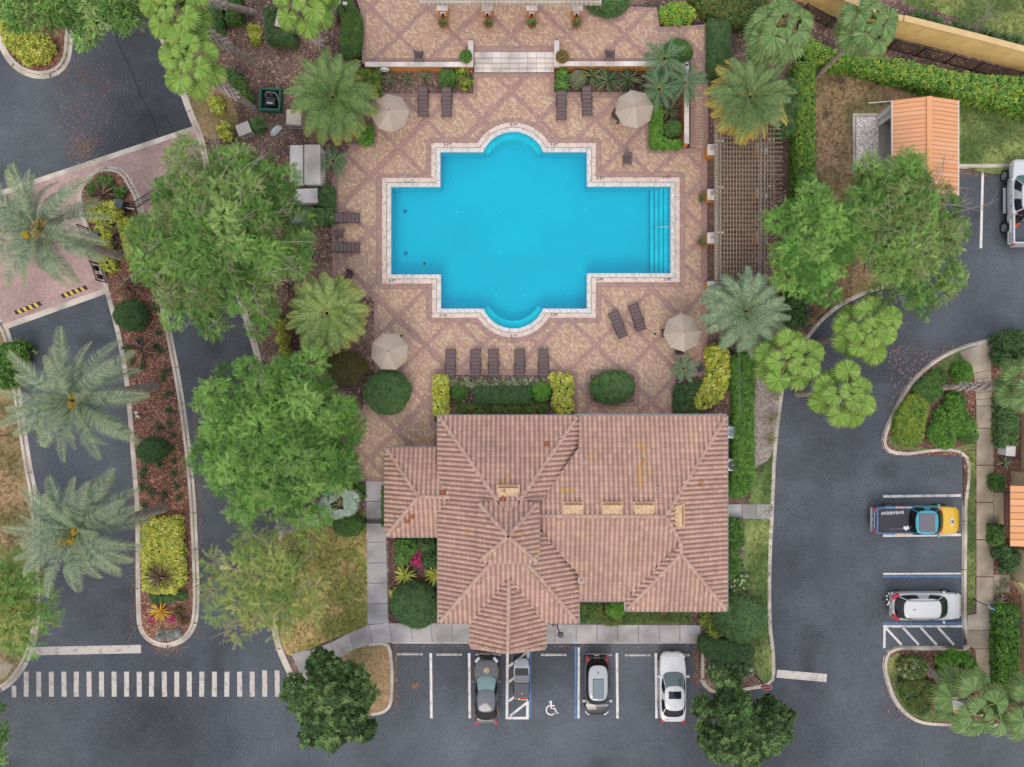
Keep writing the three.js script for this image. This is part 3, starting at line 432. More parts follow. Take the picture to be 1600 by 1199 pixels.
// ---------------------------------------------------------------- clubhouse
{
  const club = thing('clubhouse', 'large clubhouse with a pink brown barrel tile hip roof below the pool', 'clubhouse', V(0, 0, 0));
  const wallM = mat({ map: T.stucco, color: col(0xd9a566) });
  obj('wall', [slab(rect(701, 664, 888, 957), 0.1, 3.05), slab(rect(889, 664, 1120, 922), 0.1, 3.04), slab(rect(994, 890, 1119, 940), 0.1, 3.03)], wallM, club);
  obj('wall', slab(rect(616, 713, 700, 825), 0.1, 2.4), wallM, club);
  for (const [x, y] of [[742, 1004], [845, 1005], [742, 975], [845, 975]]) { const p = P(x, y, 3.1); piece('porch_column', merge([box(0.5, 0.5, 0.5, p.x, 0.37, p.z), cyl(0.17, 0.14, 2.4, p.x, 0.6, p.z, 16), box(0.4, 0.12, 0.4, p.x, 3.05, p.z)]), M.cream, club); }
  obj('porch_beam', [slab(rect(739, 972, 747, 1008), 3.08, 3.3), slab(rect(841, 972, 849, 1008), 3.08, 3.3)], M.cream, club);
  const E = 3.3, planeOf = (a, b, c) => new THREE.Plane().setFromCoplanarPoints(P(...a), P(...b), P(...c));
  const lift = (pl, x, y) => { const dx = (x - CX) / S / H, dz = (y - CZ) / S / H, k = pl.normal.x * dx + pl.normal.z * dz, h = (-pl.constant - H * k) / (pl.normal.y - k); return P(x, y, h); };
  const Wp = planeOf([687, 972, E], [686, 651, E], [794, 850, 5.9]), Ep = planeOf([903, 651, E], [902, 972, E], [794, 850, 5.9]);
  const Np = planeOf([686, 651, E], [903, 651, E], [794, 808, 5.9]), Sp = planeOf([687, 972, E], [902, 972, E], [794, 850, 5.9]);
  const hR = lift(Ep, 842, 806).y, hL = lift(Wp, 704, 777).y, hG = lift(Sp, 795, 903).y;
  const REp = planeOf([1134, 651, E], [1134, 953, E], [1040, 806, hR]), hS = lift(REp, 1064, 865).y;
  const CE = 5.5, CA = [794, 838, 6.75];
  const faces = [ // plane, eave direction (two pixels), outline
    [Np, [686, 651], [903, 651], [686, 651, 903, 651, 812, 782, 794, 806, 777, 782]],
    [Wp, [687, 972], [686, 651], [687, 972, 687, 796, 704, 777, 692, 757, 686, 742, 686, 651, 777, 782, 794, 808, 794, 850]],
    [Ep, [903, 651], [902, 972], [903, 651, 903, 700, 840, 788, 842, 806, 842, 828, 903, 897, 902, 972, 794, 850, 794, 808, 812, 782]],
    [Sp, [902, 972], [687, 972], [687, 972, 737, 972, 795, 903, 851, 972, 902, 972, 794, 850]],
    [planeOf([903, 651, E], [1134, 651, E], [1040, 806, hR]), [903, 651], [1134, 651], [904, 651, 1135, 651, 1040, 806, 842, 806, 840, 788, 904, 700]],
    [planeOf([903, 937, E], [978, 937, E], [940, 806, hR]), [978, 937], [903, 937], [842, 806, 1040, 807, 1063, 848, 979, 937, 904, 937, 904, 897, 842, 828]],
    [REp, [1134, 651], [1134, 953], [1135, 651, 1135, 953, 1064, 865, 1063, 848, 1040, 806]],
    [planeOf([979, 953, E], [1134, 953, E], [1064, 865, hS]), [1134, 953], [979, 953], [979, 953, 1134, 953, 1064, 865]],
    [planeOf([979, 937, E], [979, 953, E], [1064, 865, hS]), [979, 953], [979, 937], [979, 937, 979, 953, 1064, 865, 1063, 848]],
    [planeOf([603, 701, 2.6], [686, 701, 2.6], [653, 776, hL]), [603, 701], [686, 701], [603, 701, 686, 701, 686, 742, 692, 757, 704, 777, 653, 776]],
    [planeOf([603, 837, 2.6], [686, 837, 2.6], [653, 776, hL]), [686, 837], [603, 837], [603, 837, 686, 837, 687, 796, 704, 777, 653, 776]],
    [planeOf([603, 701, 2.6], [603, 837, 2.6], [653, 776, hL]), [603, 837], [603, 701], [603, 701, 653, 776, 603, 837]],
    [planeOf([736, 970, E], [736, 1010, E], [795, 903, hG]), [736, 1010], [736, 970], [736, 970, 795, 903, 793.5, 1018, 736, 1010]],
    [planeOf([851, 970, E], [851, 1012, E], [795, 903, hG]), [851, 970], [851, 1012], [851, 970, 795, 903, 793.5, 1018, 851, 1012]],
    [planeOf([748, 786, CE], [840, 786, CE], CA), [748, 786], [840, 786], [748, 786, 840, 786, 794, 838]], [planeOf([748, 878, CE], [840, 878, CE], CA), [840, 878], [748, 878], [748, 878, 840, 878, 794, 838]],
    [planeOf([748, 786, CE], [748, 878, CE], CA), [748, 878], [748, 786], [748, 786, 748, 878, 794, 838]], [planeOf([840, 786, CE], [840, 878, CE], CA), [840, 786], [840, 878], [840, 786, 840, 878, 794, 838]],
  ];
  const TW = 0.315, TL = 0.36, sheets = [], tiles = [], edge = [];
  for (const f of faces) if (f[0].normal.y < 0) f[0].negate();
  for (let fi = 0; fi < faces.length; fi++) {
    const [pl, ea, eb, out] = faces[fi];
    const A = lift(pl, ...ea), B = lift(pl, ...eb), u = B.clone().sub(A).normalize(), n = pl.normal.clone(); let v = n.clone().cross(u); if (v.y < 0) v.negate();
    if (u.clone().cross(n).dot(v) > 0) { /* right handed frame below */ }
    const pts = poly(out).map(([x, y]) => lift(pl, x, y)), loc = pts.map((p) => { const d = p.clone().sub(A); return [d.dot(u), d.dot(v)]; });
    for (const f of THREE.ShapeUtils.triangulateShape(loc.map((p) => new THREE.Vector2(...p)), [])) for (const k of f) { const p = pts[k].clone().addScaledVector(n, -0.01); sheets.push(p.x, p.y, p.z); }
    const [s0, t0, s1, t1] = bounds(loc), basis = new THREE.Matrix4().makeBasis(u, n, u.clone().cross(n)), zv = u.clone().cross(n), down = zv.dot(v) < 0;
    const cuts = THREE.ShapeUtils.triangulateShape(loc.map((p) => new THREE.Vector2(...p)), []).map((f) => f.map((k) => loc[k]));
    for (let j = 0, t = -0.02; t < t1; t += TL, j++) for (let i = Math.floor(s0 / TW) - 1; i * TW < s1 + TW; i++) {
      const s = (i + 0.5) * TW, tm = t + TL / 2, ins = [[-0.5, -0.6], [0.5, -0.6], [0.5, 0.6], [-0.5, 0.6]].map(([a, b]) => inside(s + a * TW, tm + b * TL, loc)), n4 = ins.filter(Boolean).length;
      if (!n4 && !inside(s, tm, loc)) continue;
      const pos = A.clone().addScaledVector(u, s).addScaledVector(v, tm).addScaledVector(n, 0.015);
      const m = basis.clone(); if (!down) m.multiply(new THREE.Matrix4().makeRotationY(PI)); m.setPosition(pos);
      if (n4 === 4 || (tm < 0.25 && n4 >= 2)) tiles.push([m, pos]); else edge.push([m, pos, cuts, A, u, v, n]);
    }
  }
  const roof = obj('roof', tris(sheets), plain(0x6d5650), club);
  const prof = [[-0.158, -0.03], [-0.128, -0.03], [-0.118, 0.022], [-0.092, 0.078], [-0.05, 0.117], [0.002, 0.13], [0.054, 0.117], [0.096, 0.078], [0.12, 0.022], [0.13, -0.03], [0.158, -0.03]];
  const tileGeo = (() => { const r = (z, dy) => prof.map(([x, y]) => V(x, y + dy, z)), a = loft([r(0.2, 0.034), r(-0.2, 0.004)]), b = loft([r(0.2, 0.034), r(0.2, 0.004)]); return merge([a, b]); })();
  const tones = [0xdab4a4, 0xd5b0a2, 0xdeb9a7, 0xd1ab9d, 0xdab5a5, 0xe1bca7, 0xd3ac9f], mats = tones.map((h) => mat({ map: T.fine, color: col(h, 1.03), roughness: 0.85 })), special = [mat({ map: T.fine, color: col(0xc9764e, 0.9) }), mat({ map: T.fine, color: col(0xefc08c, 0.9) }), mat({ map: T.fine, color: col(0xe9c4bc, 0.9) })];
  const seen = (p) => [CX + p.x / mpp(p.y), CZ + p.z / mpp(p.y)];
  const patches = [[696, 768, 6, 0], [692, 783, 4, 0], [638, 805, 8, 0], [631, 812, 3, 0], [855, 692, 3.5, 0], [787, 778, 5, 0], [610, 829, 4, 1], [733, 831, 5, 1], [683, 746, 4, 1], [1003, 700, 7, 1], [1004, 720, 5, 1], [1015, 737, 4, 1], [990, 722, 4, 2], [806, 834, 5, 1], [1027, 766, 6, 2], [913, 721, 5, 2], [921, 713, 4, 1], [880, 770, 12, 3], [890, 760, 8, 3], [1000, 755, 10, 3], [800, 745, 9, 3], [790, 755, 6, 3], [1005, 735, 8, 3], [835, 862, 6, 1]];
  const hot = [], rest = [];
  tiles.forEach((t) => { const [x, y] = seen(t[1]), p = patches.find((q) => Math.hypot(q[0] - x, q[1] - y) < q[2] && (q[3] < 3 || rnd() < 0.35)); t[2] = p ? p[3] % 3 === 0 && p[3] === 3 ? special[1] : special[p[3]] : null; (p ? hot : rest).push(t); });
  rest.sort((a, b) => b[1].y - a[1].y);
  for (const [m, , sp] of hot.concat(rest.slice(0, 296 - hot.length))) { const o = piece('tile', tileGeo, sp ?? pick(mats), roof); o.applyMatrix4(m); }
  const left = rest.slice(296 - hot.length), im = new THREE.InstancedMesh(tileGeo, mat({ map: T.fine, color: new THREE.Color(1, 1, 1), roughness: 0.85 }), left.length), c = new THREE.Color();
  left.forEach(([m], i) => { const p = new THREE.Vector3().setFromMatrixPosition(m), [x, y] = seen(p), w = fbm((x / 700 + 2) % 1, (y / 700 + 2) % 1, 9, 5, 3); im.setMatrixAt(i, m); im.setColorAt(i, c.set(pick(tones)).multiplyScalar(1.04 * (0.88 + 0.24 * w) * rr(0.95, 1.04))); });
  im.name = 'tile_field'; im.userData.kind = 'stuff'; im.castShadow = im.receiveShadow = true; roof.add(im);
  { // tiles cut along hips, ridges and valleys
    const pos = [], cl = [], P0 = tileGeo.attributes.position, a = V(0, 0, 0), c2 = new THREE.Color();
    const clip = (pg, p, q, sg) => { const out = [], f = (z) => ((q[0] - p[0]) * (z[1] - p[1]) - (q[1] - p[1]) * (z[0] - p[0])) * sg; for (let i = 0; i < pg.length; i++) { const x = pg[i], y = pg[(i + 1) % pg.length], fx = f(x), fy = f(y); if (fx >= 0) out.push(x); if ((fx >= 0) !== (fy >= 0)) { const k = fx / (fx - fy); out.push(x.map((w, d) => w + (y[d] - w) * k)); } } return out; };
    for (const [m, , cuts, A, u, v, n] of edge) {
      const tone = c2.set(pick(tones)).multiplyScalar(1.03 * rr(0.9, 1.05)).toArray();
      for (let i = 0; i < P0.count; i += 3) {
        const tri = [0, 1, 2].map((k) => { a.fromBufferAttribute(P0, i + k).applyMatrix4(m).sub(A); return [a.dot(u), a.dot(v), a.dot(n)]; });
        for (const ct of cuts) {
          const sg = Math.sign((ct[1][0] - ct[0][0]) * (ct[2][1] - ct[0][1]) - (ct[1][1] - ct[0][1]) * (ct[2][0] - ct[0][0])); let pg = tri;
          for (let e = 0; e < 3 && pg.length > 2; e++) pg = clip(pg, ct[e], ct[(e + 1) % 3], sg);
          for (let k = 2; k < pg.length; k++) for (const z of [pg[0], pg[k - 1], pg[k]]) { a.copy(A).addScaledVector(u, z[0]).addScaledVector(v, z[1]).addScaledVector(n, z[2]); pos.push(a.x, a.y, a.z); cl.push(...tone); }
        }
      }
    }
    const o = piece('cut_tiles', boxUV(tris(pos, cl)), mat({ map: T.fine, color: new THREE.Color(1, 1, 1), vertexColors: true, roughness: 0.85 }), roof); o.userData.kind = 'stuff';
  }
  // ridge and hip caps, laid one by one
  const capGeo = (() => { const r = (z, k) => Array.from({ length: 7 }, (_, i) => V(-Math.cos(i / 6 * PI) * 0.14 * k, Math.sin(i / 6 * PI) * 0.12 * k, z)); return merge([loft([r(-0.22, 1.08), r(0.22, 0.94)]), loft([r(-0.22, 1.08), r(-0.22, 0.9)])]); })();
  const hips = [[Np, 688, 653, 777, 782], [Np, 901, 653, 812, 782], [Wp, 689, 970, 752, 896, 771, 875], [Ep, 901, 970, 838, 896, 818, 875], [REp, 1133, 653, 1041, 805], [faces[4][0], 842, 806, 1040, 807], [REp, 1041, 808, 1063, 847], [REp, 1063, 848, 1064, 865], [REp, 1133, 951, 1065, 867], [faces[7][0], 981, 951, 1063, 867], [faces[9][0], 605, 703, 653, 775], [faces[10][0], 605, 835, 653, 777], [faces[9][0], 654, 776, 703, 777], [faces[12][0], 793.5, 1017, 795, 905], [faces[12][0], 737, 1010.5, 793, 1018.5], [faces[13][0], 850, 1012, 794, 1018.5], [faces[14][0], 750, 788, 793, 837], [faces[14][0], 838, 788, 795, 837], [faces[15][0], 750, 876, 793, 839], [faces[15][0], 838, 876, 795, 839]];
  const capM = [0xd8b4a2, 0xd0aa9a, 0xdebcaa].map((h) => mat({ map: T.fine, color: col(h, 0.95) }));
  for (const [pl, ...q] of hips) for (let k = 0; k + 3 < q.length; k += 2) {
    const a = lift(pl, q[k], q[k + 1]).add(V(0, 0.06, 0)), b = lift(pl, q[k + 2], q[k + 3]).add(V(0, 0.06, 0)), n = Math.max(1, Math.round(a.distanceTo(b) / 0.38));
    for (let i = 0; i < n; i++) { const o = piece('ridge_cap', capGeo, pick(capM), roof); o.position.copy(a).lerp(b, (i + 0.5) / n); o.lookAt(b); o.rotateX(0.03); o.rotation.z += rr(-0.03, 0.03); }
  }
  // gutters
  for (const [x0, y0, x1, y1, h] of [[685, 649.5, 904, 649.5, E], [904, 648.5, 1136, 648.5, E], [1136.5, 650, 1136.5, 954, E], [978, 955, 1137, 955, E], [977, 939, 977, 955, E], [904.5, 939.5, 977, 939.5, E], [904.5, 900, 904.5, 974, E], [852, 974, 904.5, 974, E], [685, 974, 736, 974, E], [684.5, 798, 684.5, 974, E], [684.5, 650, 684.5, 742, E], [904.5, 650, 904.5, 700, E], [602, 699.5, 684, 699.5, 2.6], [601.5, 700, 601.5, 839, 2.6], [602, 839, 684, 839, 2.6], [734.5, 973, 734.5, 1011, E], [852.5, 974, 852.5, 1013, E]]) {
    const a = P(x0, y0, h), b = P(x1, y1, h), l = a.distanceTo(b), g = merge([box(l, 0.012, 0.11, 0, -0.1, 0), box(l, 0.12, 0.014, 0, -0.04, -0.055), box(l, 0.12, 0.014, 0, -0.04, 0.055)]).rotateY(-Math.atan2(b.z - a.z, b.x - a.x)).translate((a.x + b.x) / 2, h - 0.0, (a.z + b.z) / 2);
    piece('gutter', g, plain(0xcfc9ca, { roughness: 0.5 }), club);
  }
  // low roof vents with scalloped fronts, pipes and flashings
  const peach = mat({ map: T.fine, color: col(0xf2d0a8, 0.95) });
  for (const [pl, x, y, w, d, side] of [[faces[4][0], 895, 793, 1.25, 0.5, 0], [faces[4][0], 956, 793, 1.25, 0.5, 0], [faces[4][0], 1005.5, 793, 1.25, 0.5, 0], [REp, 1061.5, 805, 1.35, 0.34, 1], [Np, 794, 766, 1.3, 0.45, 0]]) {
    const p = lift(pl, x, y), g = new THREE.Group(); g.name = 'roof_vent'; club.add(g); g.position.copy(p).y += 0.1; g.rotation.y = side ? -PI / 2 : 0;
    if (pl === Np || side) g.position.y += 0.05;
    piece('hood', merge([rbox(w, 0.14, d, 0.02, 0, 0.1, 0.05)]), peach, g); piece('slot', fin(box(w * 0.9, 0.05, 0.05, 0, 0.16, -d / 2 + 0.02)), plain(0x9a7450), g);
    piece('flashing', fin(rbox(w + 0.18, 0.03, d + 0.2, 0.01, 0, 0.045, -0.04)), plain(0xd8b090), g);
    for (let i = 0; i < 5; i++) piece('scallop', fin(new THREE.CylinderGeometry(w / 10.5, w / 10.5, 0.12, 12).translate((i - 2) * w / 5, 0.09, d / 2 + 0.05)), peach, g);
  }
  for (const [pl, x, y, hx] of [[faces[4][0], 913, 721, 0xe8c6c0], [faces[4][0], 1004, 722, 0xe9b27c], [faces[4][0], 1027, 766, 0xe6c2bc], [faces[5][0], 908, 907, 0xe6d2c8], [REp, 1093, 756, 0xc98a50], [Np, 788, 766, 0x8a6a54]]) { const p = lift(pl, x, y), f = piece('vent_pipe', merge([box(0.42, 0.03, 0.42, p.x, p.y + 0.1, p.z), cyl(0.09, 0.06, 0.3, p.x, p.y + 0.08, p.z, 12)]), mat({ map: T.fine, color: col(hx) }), club); }
  piece('finial', fin(cyl(0.1, 0.02, 0.3, P(794, 838, 6.9).x, 6.75, P(794, 838, 6.9).z, 8)), M.dark, club);
  obj('cupola_wall', slab(rect(753, 791, 835, 873), 4.3, CE - 0.05), wallM, club);
}
// ---------------------------------------------------------------- building at the right edge, shed, long wall
{
  const b = thing('office_building', 'cream stucco building with an orange metal entry roof at the right edge', 'building', V(0, 0, 0));
  const base = (pg, h0, h1) => { const g = new THREE.ExtrudeGeometry(shapeOf(pg, 0), { depth: h1 - h0, bevelEnabled: false }).rotateX(-PI / 2).translate(0, h0, 0); return g; };
  obj('wall', [base(rect(1594, 560, 1900, 736), 0.1, 4.2), base(rect(1578, 736, 1900, 786), 0.1, 3.0), base(rect(1590, 786, 1900, 855), 0.1, 3.01), base(rect(1580, 855, 1900, 905), 0.1, 3.02), base(rect(1594, 905, 1900, 1110), 0.1, 4.21)], M.cream, b);
  obj('wall_ledge', [base(poly([1577, 905, 1610, 905, 1610, 940, 1592, 926]), 0.1, 0.9)], M.cream, b);
  const roof = obj('entry_roof', [box(3.2, 0.05, 4.05, 0, 0, 0)], plain(0xb06a3a), b); { const p = P(1583, 807.5, 3.2); roof.position.set(p.x + 1.6, 3.12, p.z); roof.rotation.z = 0.14; }
  const pm = [0xf2b07c, 0xeeaa74, 0xf5b684].map((h) => plain(h, { roughness: 0.5 }));
  for (let i = 0; i < 9; i++) { piece('roof_panel', fin(box(3.2, 0.03, 0.43, 0, 0.045, -2.02 + (i + 0.5) * 0.45)), pm[i % 3], roof); piece('seam', fin(box(3.2, 0.06, 0.024, 0, 0.06, -2.02 + i * 0.45)), plain(0xa8683c), roof); }
  obj('door_step', base(rect(1568, 769, 1592, 822), 0.05, 0.17), mat({ map: T.fine, color: col(0x8e6a66) }), b);
}
{
  const t = thing('trash_shed', 'open shed with an orange standing seam metal roof beside the upper right lawn', 'shed', V(0, 0, 0));
  const he = 2.7, hr = 3.35, a = P(1395.5, 157, he), c = P(1497, 154, he), r = P(1452, 152, hr), zEnd = P(1497, 305, he).z, z0 = Math.min(a.z, r.z), len = zEnd - z0, n = 22;
  const pm = [0xf6b686, 0xf2b07e, 0xf8bc90].map((h) => plain(h, { roughness: 0.45 }));
  for (const [e, nm] of [[a, 'left'], [c, 'right']]) {
    const mid = V((e.x + r.x) / 2, (he + hr) / 2, z0 + len / 2), w = Math.hypot(e.x - r.x, hr - he) + 0.05, tilt = Math.atan2(hr - he, r.x - e.x); const sl = new THREE.Group(); sl.name = 'roof_slope'; t.add(sl); sl.position.copy(mid); sl.rotation.z = e === a ? tilt : tilt - PI;
    if (e !== a) sl.rotation.z = -Math.atan2(hr - he, e.x - r.x);
    piece('roof_deck', fin(box(w, 0.04, len, 0, -0.04, 0)), plain(0x8d6a4c), sl);
    for (let i = 0; i < n; i++) { const pw = len / n; piece('roof_panel', fin(box(w, 0.024, pw - 0.02, 0, 0, -len / 2 + (i + 0.5) * pw)), pm[Math.floor(rnd() * 3)], sl); piece('seam', fin(box(w, 0.05, 0.02, 0, 0.012, -len / 2 + i * pw)), plain(0xc07a48, { roughness: 0.5 }), sl); }
  }
  obj('ridge_cap', [box(0.34, 0.05, len, r.x, hr + 0.03, z0 + len / 2)], plain(0xf6b27c, { roughness: 0.45 }), t);
  for (const [x, z] of [[a.x + 0.25, z0 + 0.3], [a.x + 0.25, zEnd - 0.3], [c.x - 0.25, z0 + 0.3], [c.x - 0.25, zEnd - 0.3]]) piece('post', fin(box(0.2, he - 0.15, 0.2, x, (he - 0.15) / 2 + 0.1, z)), M.white, t);
  obj('back_wall', [box(0.16, 2.4, len - 0.7, c.x - 0.45, 1.3, z0 + len / 2), box(c.x - a.x - 1.4, 2.4, 0.16, (a.x + c.x) / 2 + 0.1, 1.3, z0 + 0.35)], M.cream, t);
  for (const e of [[a.x - 0.04, he], [c.x + 0.04, he]]) piece('gutter', fin(box(0.1, 0.1, len, e[0], he - 0.05, z0 + len / 2)), M.white, t);
  const gA = P(1373, 177, 0.1), gate = new THREE.Group(); gate.name = 'slat_gate'; t.add(gate); gate.position.set(gA.x, 0.15, gA.z); gate.rotation.y = -PI / 2;
  for (let i = 0; i < 6; i++) piece('slat', fin(box(0.13, 1.7, 0.04, 0.1 + i * 0.15, 0.9, 0)), M.white, gate); piece('gate_frame', merge([box(0.96, 0.08, 0.05, 0.47, 0.3, -0.05), box(0.96, 0.08, 0.05, 0.47, 1.5, -0.05)]), M.grey, gate);
  const slabT = struct('trash_pad', slab(rect(1373, 178, 1480, 300), 0.05, K + 0.02), M.concrete, 'grey concrete floor of the orange roofed shed');
  const gr = struct('gravel_bed', sheet(rect(1338, 182, 1373, 268), K + 0.02), M.gravel, 'pale gravel strip left of the orange roofed shed');
  for (const q of [rect(1333, 177, 1353, 181), rect(1353.5, 177, 1373, 181), rect(1333, 181.5, 1337, 210), rect(1333, 210.5, 1337, 240), rect(1333, 240.5, 1337, 272)]) piece('edge_stone', fin(slab(q, 0.05, K + 0.1, [], 0.01)), M.kerb, gr);
  const p = thing('white_pole', 'thin white pole beside the top left corner of the shed roof', 'pole'); obj('pole', bar(P(1358, 161, 0.35), P(1394, 158, 0.45), 0.05, 8), M.white, p); obj('end_cap', new THREE.SphereGeometry(0.055, 8, 6).translate(...P(1358, 161, 0.35).toArray()), M.white, p);
  const pl = thing('dark_plank', 'dark flat plank lying on the lawn above the shed', 'plank'); obj('board', box(2.4, 0.05, 0.2).rotateY(R(-4)).translate(...P(1396, 130, 0.16).toArray()), M.black, pl); obj('board_end', box(0.4, 0.05, 0.28).rotateY(R(-4)).translate(...P(1373, 129, 0.16).toArray()), M.dark, pl);
}
{
  const t = thing('boundary_wall', 'long yellow stucco wall with a pale cap in the top right corner', 'wall', V(0, 0, 0));
  const line = poly([1150, -42, 1262, 10, 1310, 31, 1384, 57]).map((p) => P(...p)).map((p) => [p.x, p.z]), line2 = poly([1385, 57, 1500, 86, 1600, 113, 1760, 160]).map((p) => P(...p)).map((p) => [p.x, p.z]);
  for (const [l, h] of [[line, 2.0], [line2, 2.08]]) { piece('wall_panel', fin(sweep(l, [[-0.3, 0], [-0.3, h], [0, h], [0, 0]])), M.yellowWall, t); piece('wall_cap', fin(sweep(l, [[-0.36, h], [-0.36, h + 0.1], [0.05, h + 0.1], [0.05, h], [-0.36, h]])), mat({ map: T.stucco, color: col(0xf6d49c) }), t); }
}
function picketFence(name, label, pts, h, gap, m = M.black, posts = 2.4) {
  const t = thing(name, label, name.includes('gate') ? 'gate' : 'fence'), g = [], q = pts.map(([x, y]) => P(x, y, 0).setY(0.1));
  for (let i = 1; i < q.length; i++) {
    const a = q[i - 1], b = q[i], l = a.distanceTo(b), n = Math.max(1, Math.round(l / gap)), ry = -Math.atan2(b.z - a.z, b.x - a.x);
    for (let k = 0; k <= n; k++) { const p = a.clone().lerp(b, k / n); g.push(box(0.036, h, 0.036, p.x, 0.1 + h / 2, p.z)); }
    for (const y of [0.12, h - 0.05]) piece('rail', fin(box(l, 0.045, 0.04).rotateY(ry).translate((a.x + b.x) / 2, 0.1 + y, (a.z + b.z) / 2)), m, t);
    const np = Math.max(1, Math.round(l / posts)); for (let k = i > 1 ? 1 : 0; k <= np; k++) { const p = a.clone().lerp(b, k / np); piece('post', fin(box(0.07, h + 0.1, 0.07, p.x, 0.1 + (h + 0.1) / 2, p.z)), m, t); }
  }
  const o = obj('pickets', g, m, t); o.userData.kind = 'stuff'; return t;
}
picketFence('picket_fence', 'black metal picket fence at the foot of the yellow wall', poly([1250, 22, 1290, 43, 1386, 78, 1517, 112, 1640, 142]), 1.25, 0.13);
picketFence('picket_fence', 'dark green fence line between the right pergola and its hedge', poly([1243, 96, 1243, 335]), 1.3, 0.14, plain(0x2f4240));
picketFence('picket_fence', 'grey green fence between yellow hedge and bright hedge right of the clubhouse', poly([1146, 545, 1147, 646]), 1.2, 0.14, plain(0x8b9796));
picketFence('picket_fence', 'dark fence running down the left side of the pool garden under the tree', poly([459, 440, 475, 655]), 1.3, 0.14);
{
  const g = picketFence('iron_gate', 'black iron driveway gate standing open along the left median', poly([139, 358, 168, 442]), 1.25, 0.16, M.black, 1.3);
  for (const [x, y] of [[157, 420], [163, 433]]) { const p = P(x - 5, y, 0.5); obj('lock_box', box(0.3, 0.5, 0.14, p.x, 0.65, p.z, R(-72)), M.black, g); }
  picketFence('iron_gate', 'black iron gate bar reaching over the exit lane under the big tree', poly([204, 333, 254, 302]), 1.0, 0.2, M.black, 2.6);
  picketFence('iron_gate', 'small black scrolled gate across the clubhouse walk', poly([572, 812, 603, 812]), 1.25, 0.1, M.black, 1.4);
}
// ---------------------------------------------------------------- pergolas
function pier(t, x, y, h0) { // orange pier with a white cap and two posts; x, y of the cap
  const hp = h0 + 1.05, p = P(x, y, hp);
  piece('pier', fin(box(0.66, hp - 0.05, 0.66, p.x, (hp - 0.05) / 2, p.z)), M.orange, t); piece('pier_cap', fin(rbox(0.76, 0.08, 0.76, 0.02, p.x, hp - 0.01, p.z)), M.cap, t);
  for (const s of [-0.14, 0.14]) piece('post', fin(box(0.13, 1.7, 0.13, p.x + s, hp + 0.88, p.z)), M.offWhite, t);
  return p;
}
{
  const t = thing('pergola', 'white slatted pergola on orange piers along the right side of the pool deck', 'pergola', V(0, 0, 0)), h = 2.85;
  for (const y of [234, 304, 372, 448]) { pier(t, 1114, y, K); pier(t, 1191, y - 2, K); }
  const bm = plain(0x9c8a76), thin = plain(0xa49280);
  for (const x of [1120.5, 1126.5, 1189.5, 1195.5]) { const a = P(x, 188, h - 0.1), b = P(x - 3, 452, h - 0.1); piece('beam', fin(box(0.09, 0.24, b.z - a.z, a.x - 0.05, h - 0.14, (a.z + b.z) / 2)), M.offWhite, t); }
  for (let i = 0; i < 37; i++) { const y = 188 + i * 7.15, a = P(1116, y, h), b = P(1221, y, h); piece('rafter', fin(box(b.x - a.x, 0.14, 0.038, (a.x + b.x) / 2, h + 0.06, a.z)), bm, t); }
  for (let i = 0; i < 20; i++) { const x = 1117 + i * 4.85, a = P(x, 187, h + 0.15), b = P(x, 450, h + 0.15); piece('slat', fin(box(0.036, 0.05, b.z - a.z, a.x, h + 0.157, (a.z + b.z) / 2)), thin, t); }
}
{
  const t = thing('pergola', 'white slatted pergola on four orange piers at the top edge of the picture', 'pergola', V(0, 0, 0)), h = 3.4;
  for (const x of [691, 761, 831, 902]) {
    const p = pier(t, x, 8, terraceH); const l = piece('wall_lantern', merge([box(0.34, 0.34, 0.05, p.x, terraceH + 0.62, p.z + 0.36)]), M.white, t); piece('lantern_core', fin(rbox(0.17, 0.2, 0.14, 0.03, p.x, terraceH + 0.62, p.z + 0.45)), M.black, l);
  }
  for (const y of [1.5, 4.5]) { const a = P(655, y, h), b = P(940, y, h); piece('beam', fin(box(b.x - a.x, 0.26, 0.09, (a.x + b.x) / 2, h - 0.1, a.z)), M.offWhite, t); }
  for (let i = 0; i < 41; i++) { const x = 657 + i * 7, a = P(x, 8 + (i % 3) * 1, h), z = a.z; piece('rafter', fin(box(0.05, 0.14, 4.2, a.x, h + 0.1, z - 2.1)), plain(0xd9cbb8), t); }
  for (let i = 0; i < 6; i++) { const a = P(655, 3 - i * 9, h + 0.2), b = P(940, 3 - i * 9, h + 0.2); piece('slat', fin(box(b.x - a.x, 0.05, 0.06, (a.x + b.x) / 2, h + 0.196, a.z)), M.offWhite, t); }
}
// ---------------------------------------------------------------- plants
const leafMat = (o = {}) => mat({ color: new THREE.Color(1, 1, 1), roughness: 0.6, ...o });
const LM = leafMat();
function leafQuad(pos, o, d, up, l, w) { // one folded, pointed leaf from o along d
  const s = d.clone().cross(up).normalize(), n = s.clone().cross(d).normalize(), m = o.clone().addScaledVector(d, l * 0.45), t = o.clone().addScaledVector(d, l).addScaledVector(n, -l * 0.12);
  const a = m.clone().addScaledVector(s, w / 2).addScaledVector(n, w * 0.16), b = m.clone().addScaledVector(s, -w / 2).addScaledVector(n, w * 0.16);
  pos.push(...o.toArray(), ...a.toArray(), ...t.toArray(), ...o.toArray(), ...t.toArray(), ...b.toArray());
}
const dirUp = (tilt, yaw) => V(Math.cos(yaw) * Math.cos(tilt), Math.sin(tilt), Math.sin(yaw) * Math.cos(tilt));
function clump(n, r, l, w, flat = 0.5) { const p = []; for (let i = 0; i < n; i++) { const d = dirUp(rr(-0.1, 1.2) * flat + 0.1, rr(0, 6.28)); leafQuad(p, V(rr(-r, r), rr(-r, r) * 0.6, rr(-r, r)), d, V(rr(-0.3, 0.3), 1, rr(-0.3, 0.3)), l * rr(0.7, 1.2), w * rr(0.8, 1.2)); } return fin(tris(p)); }
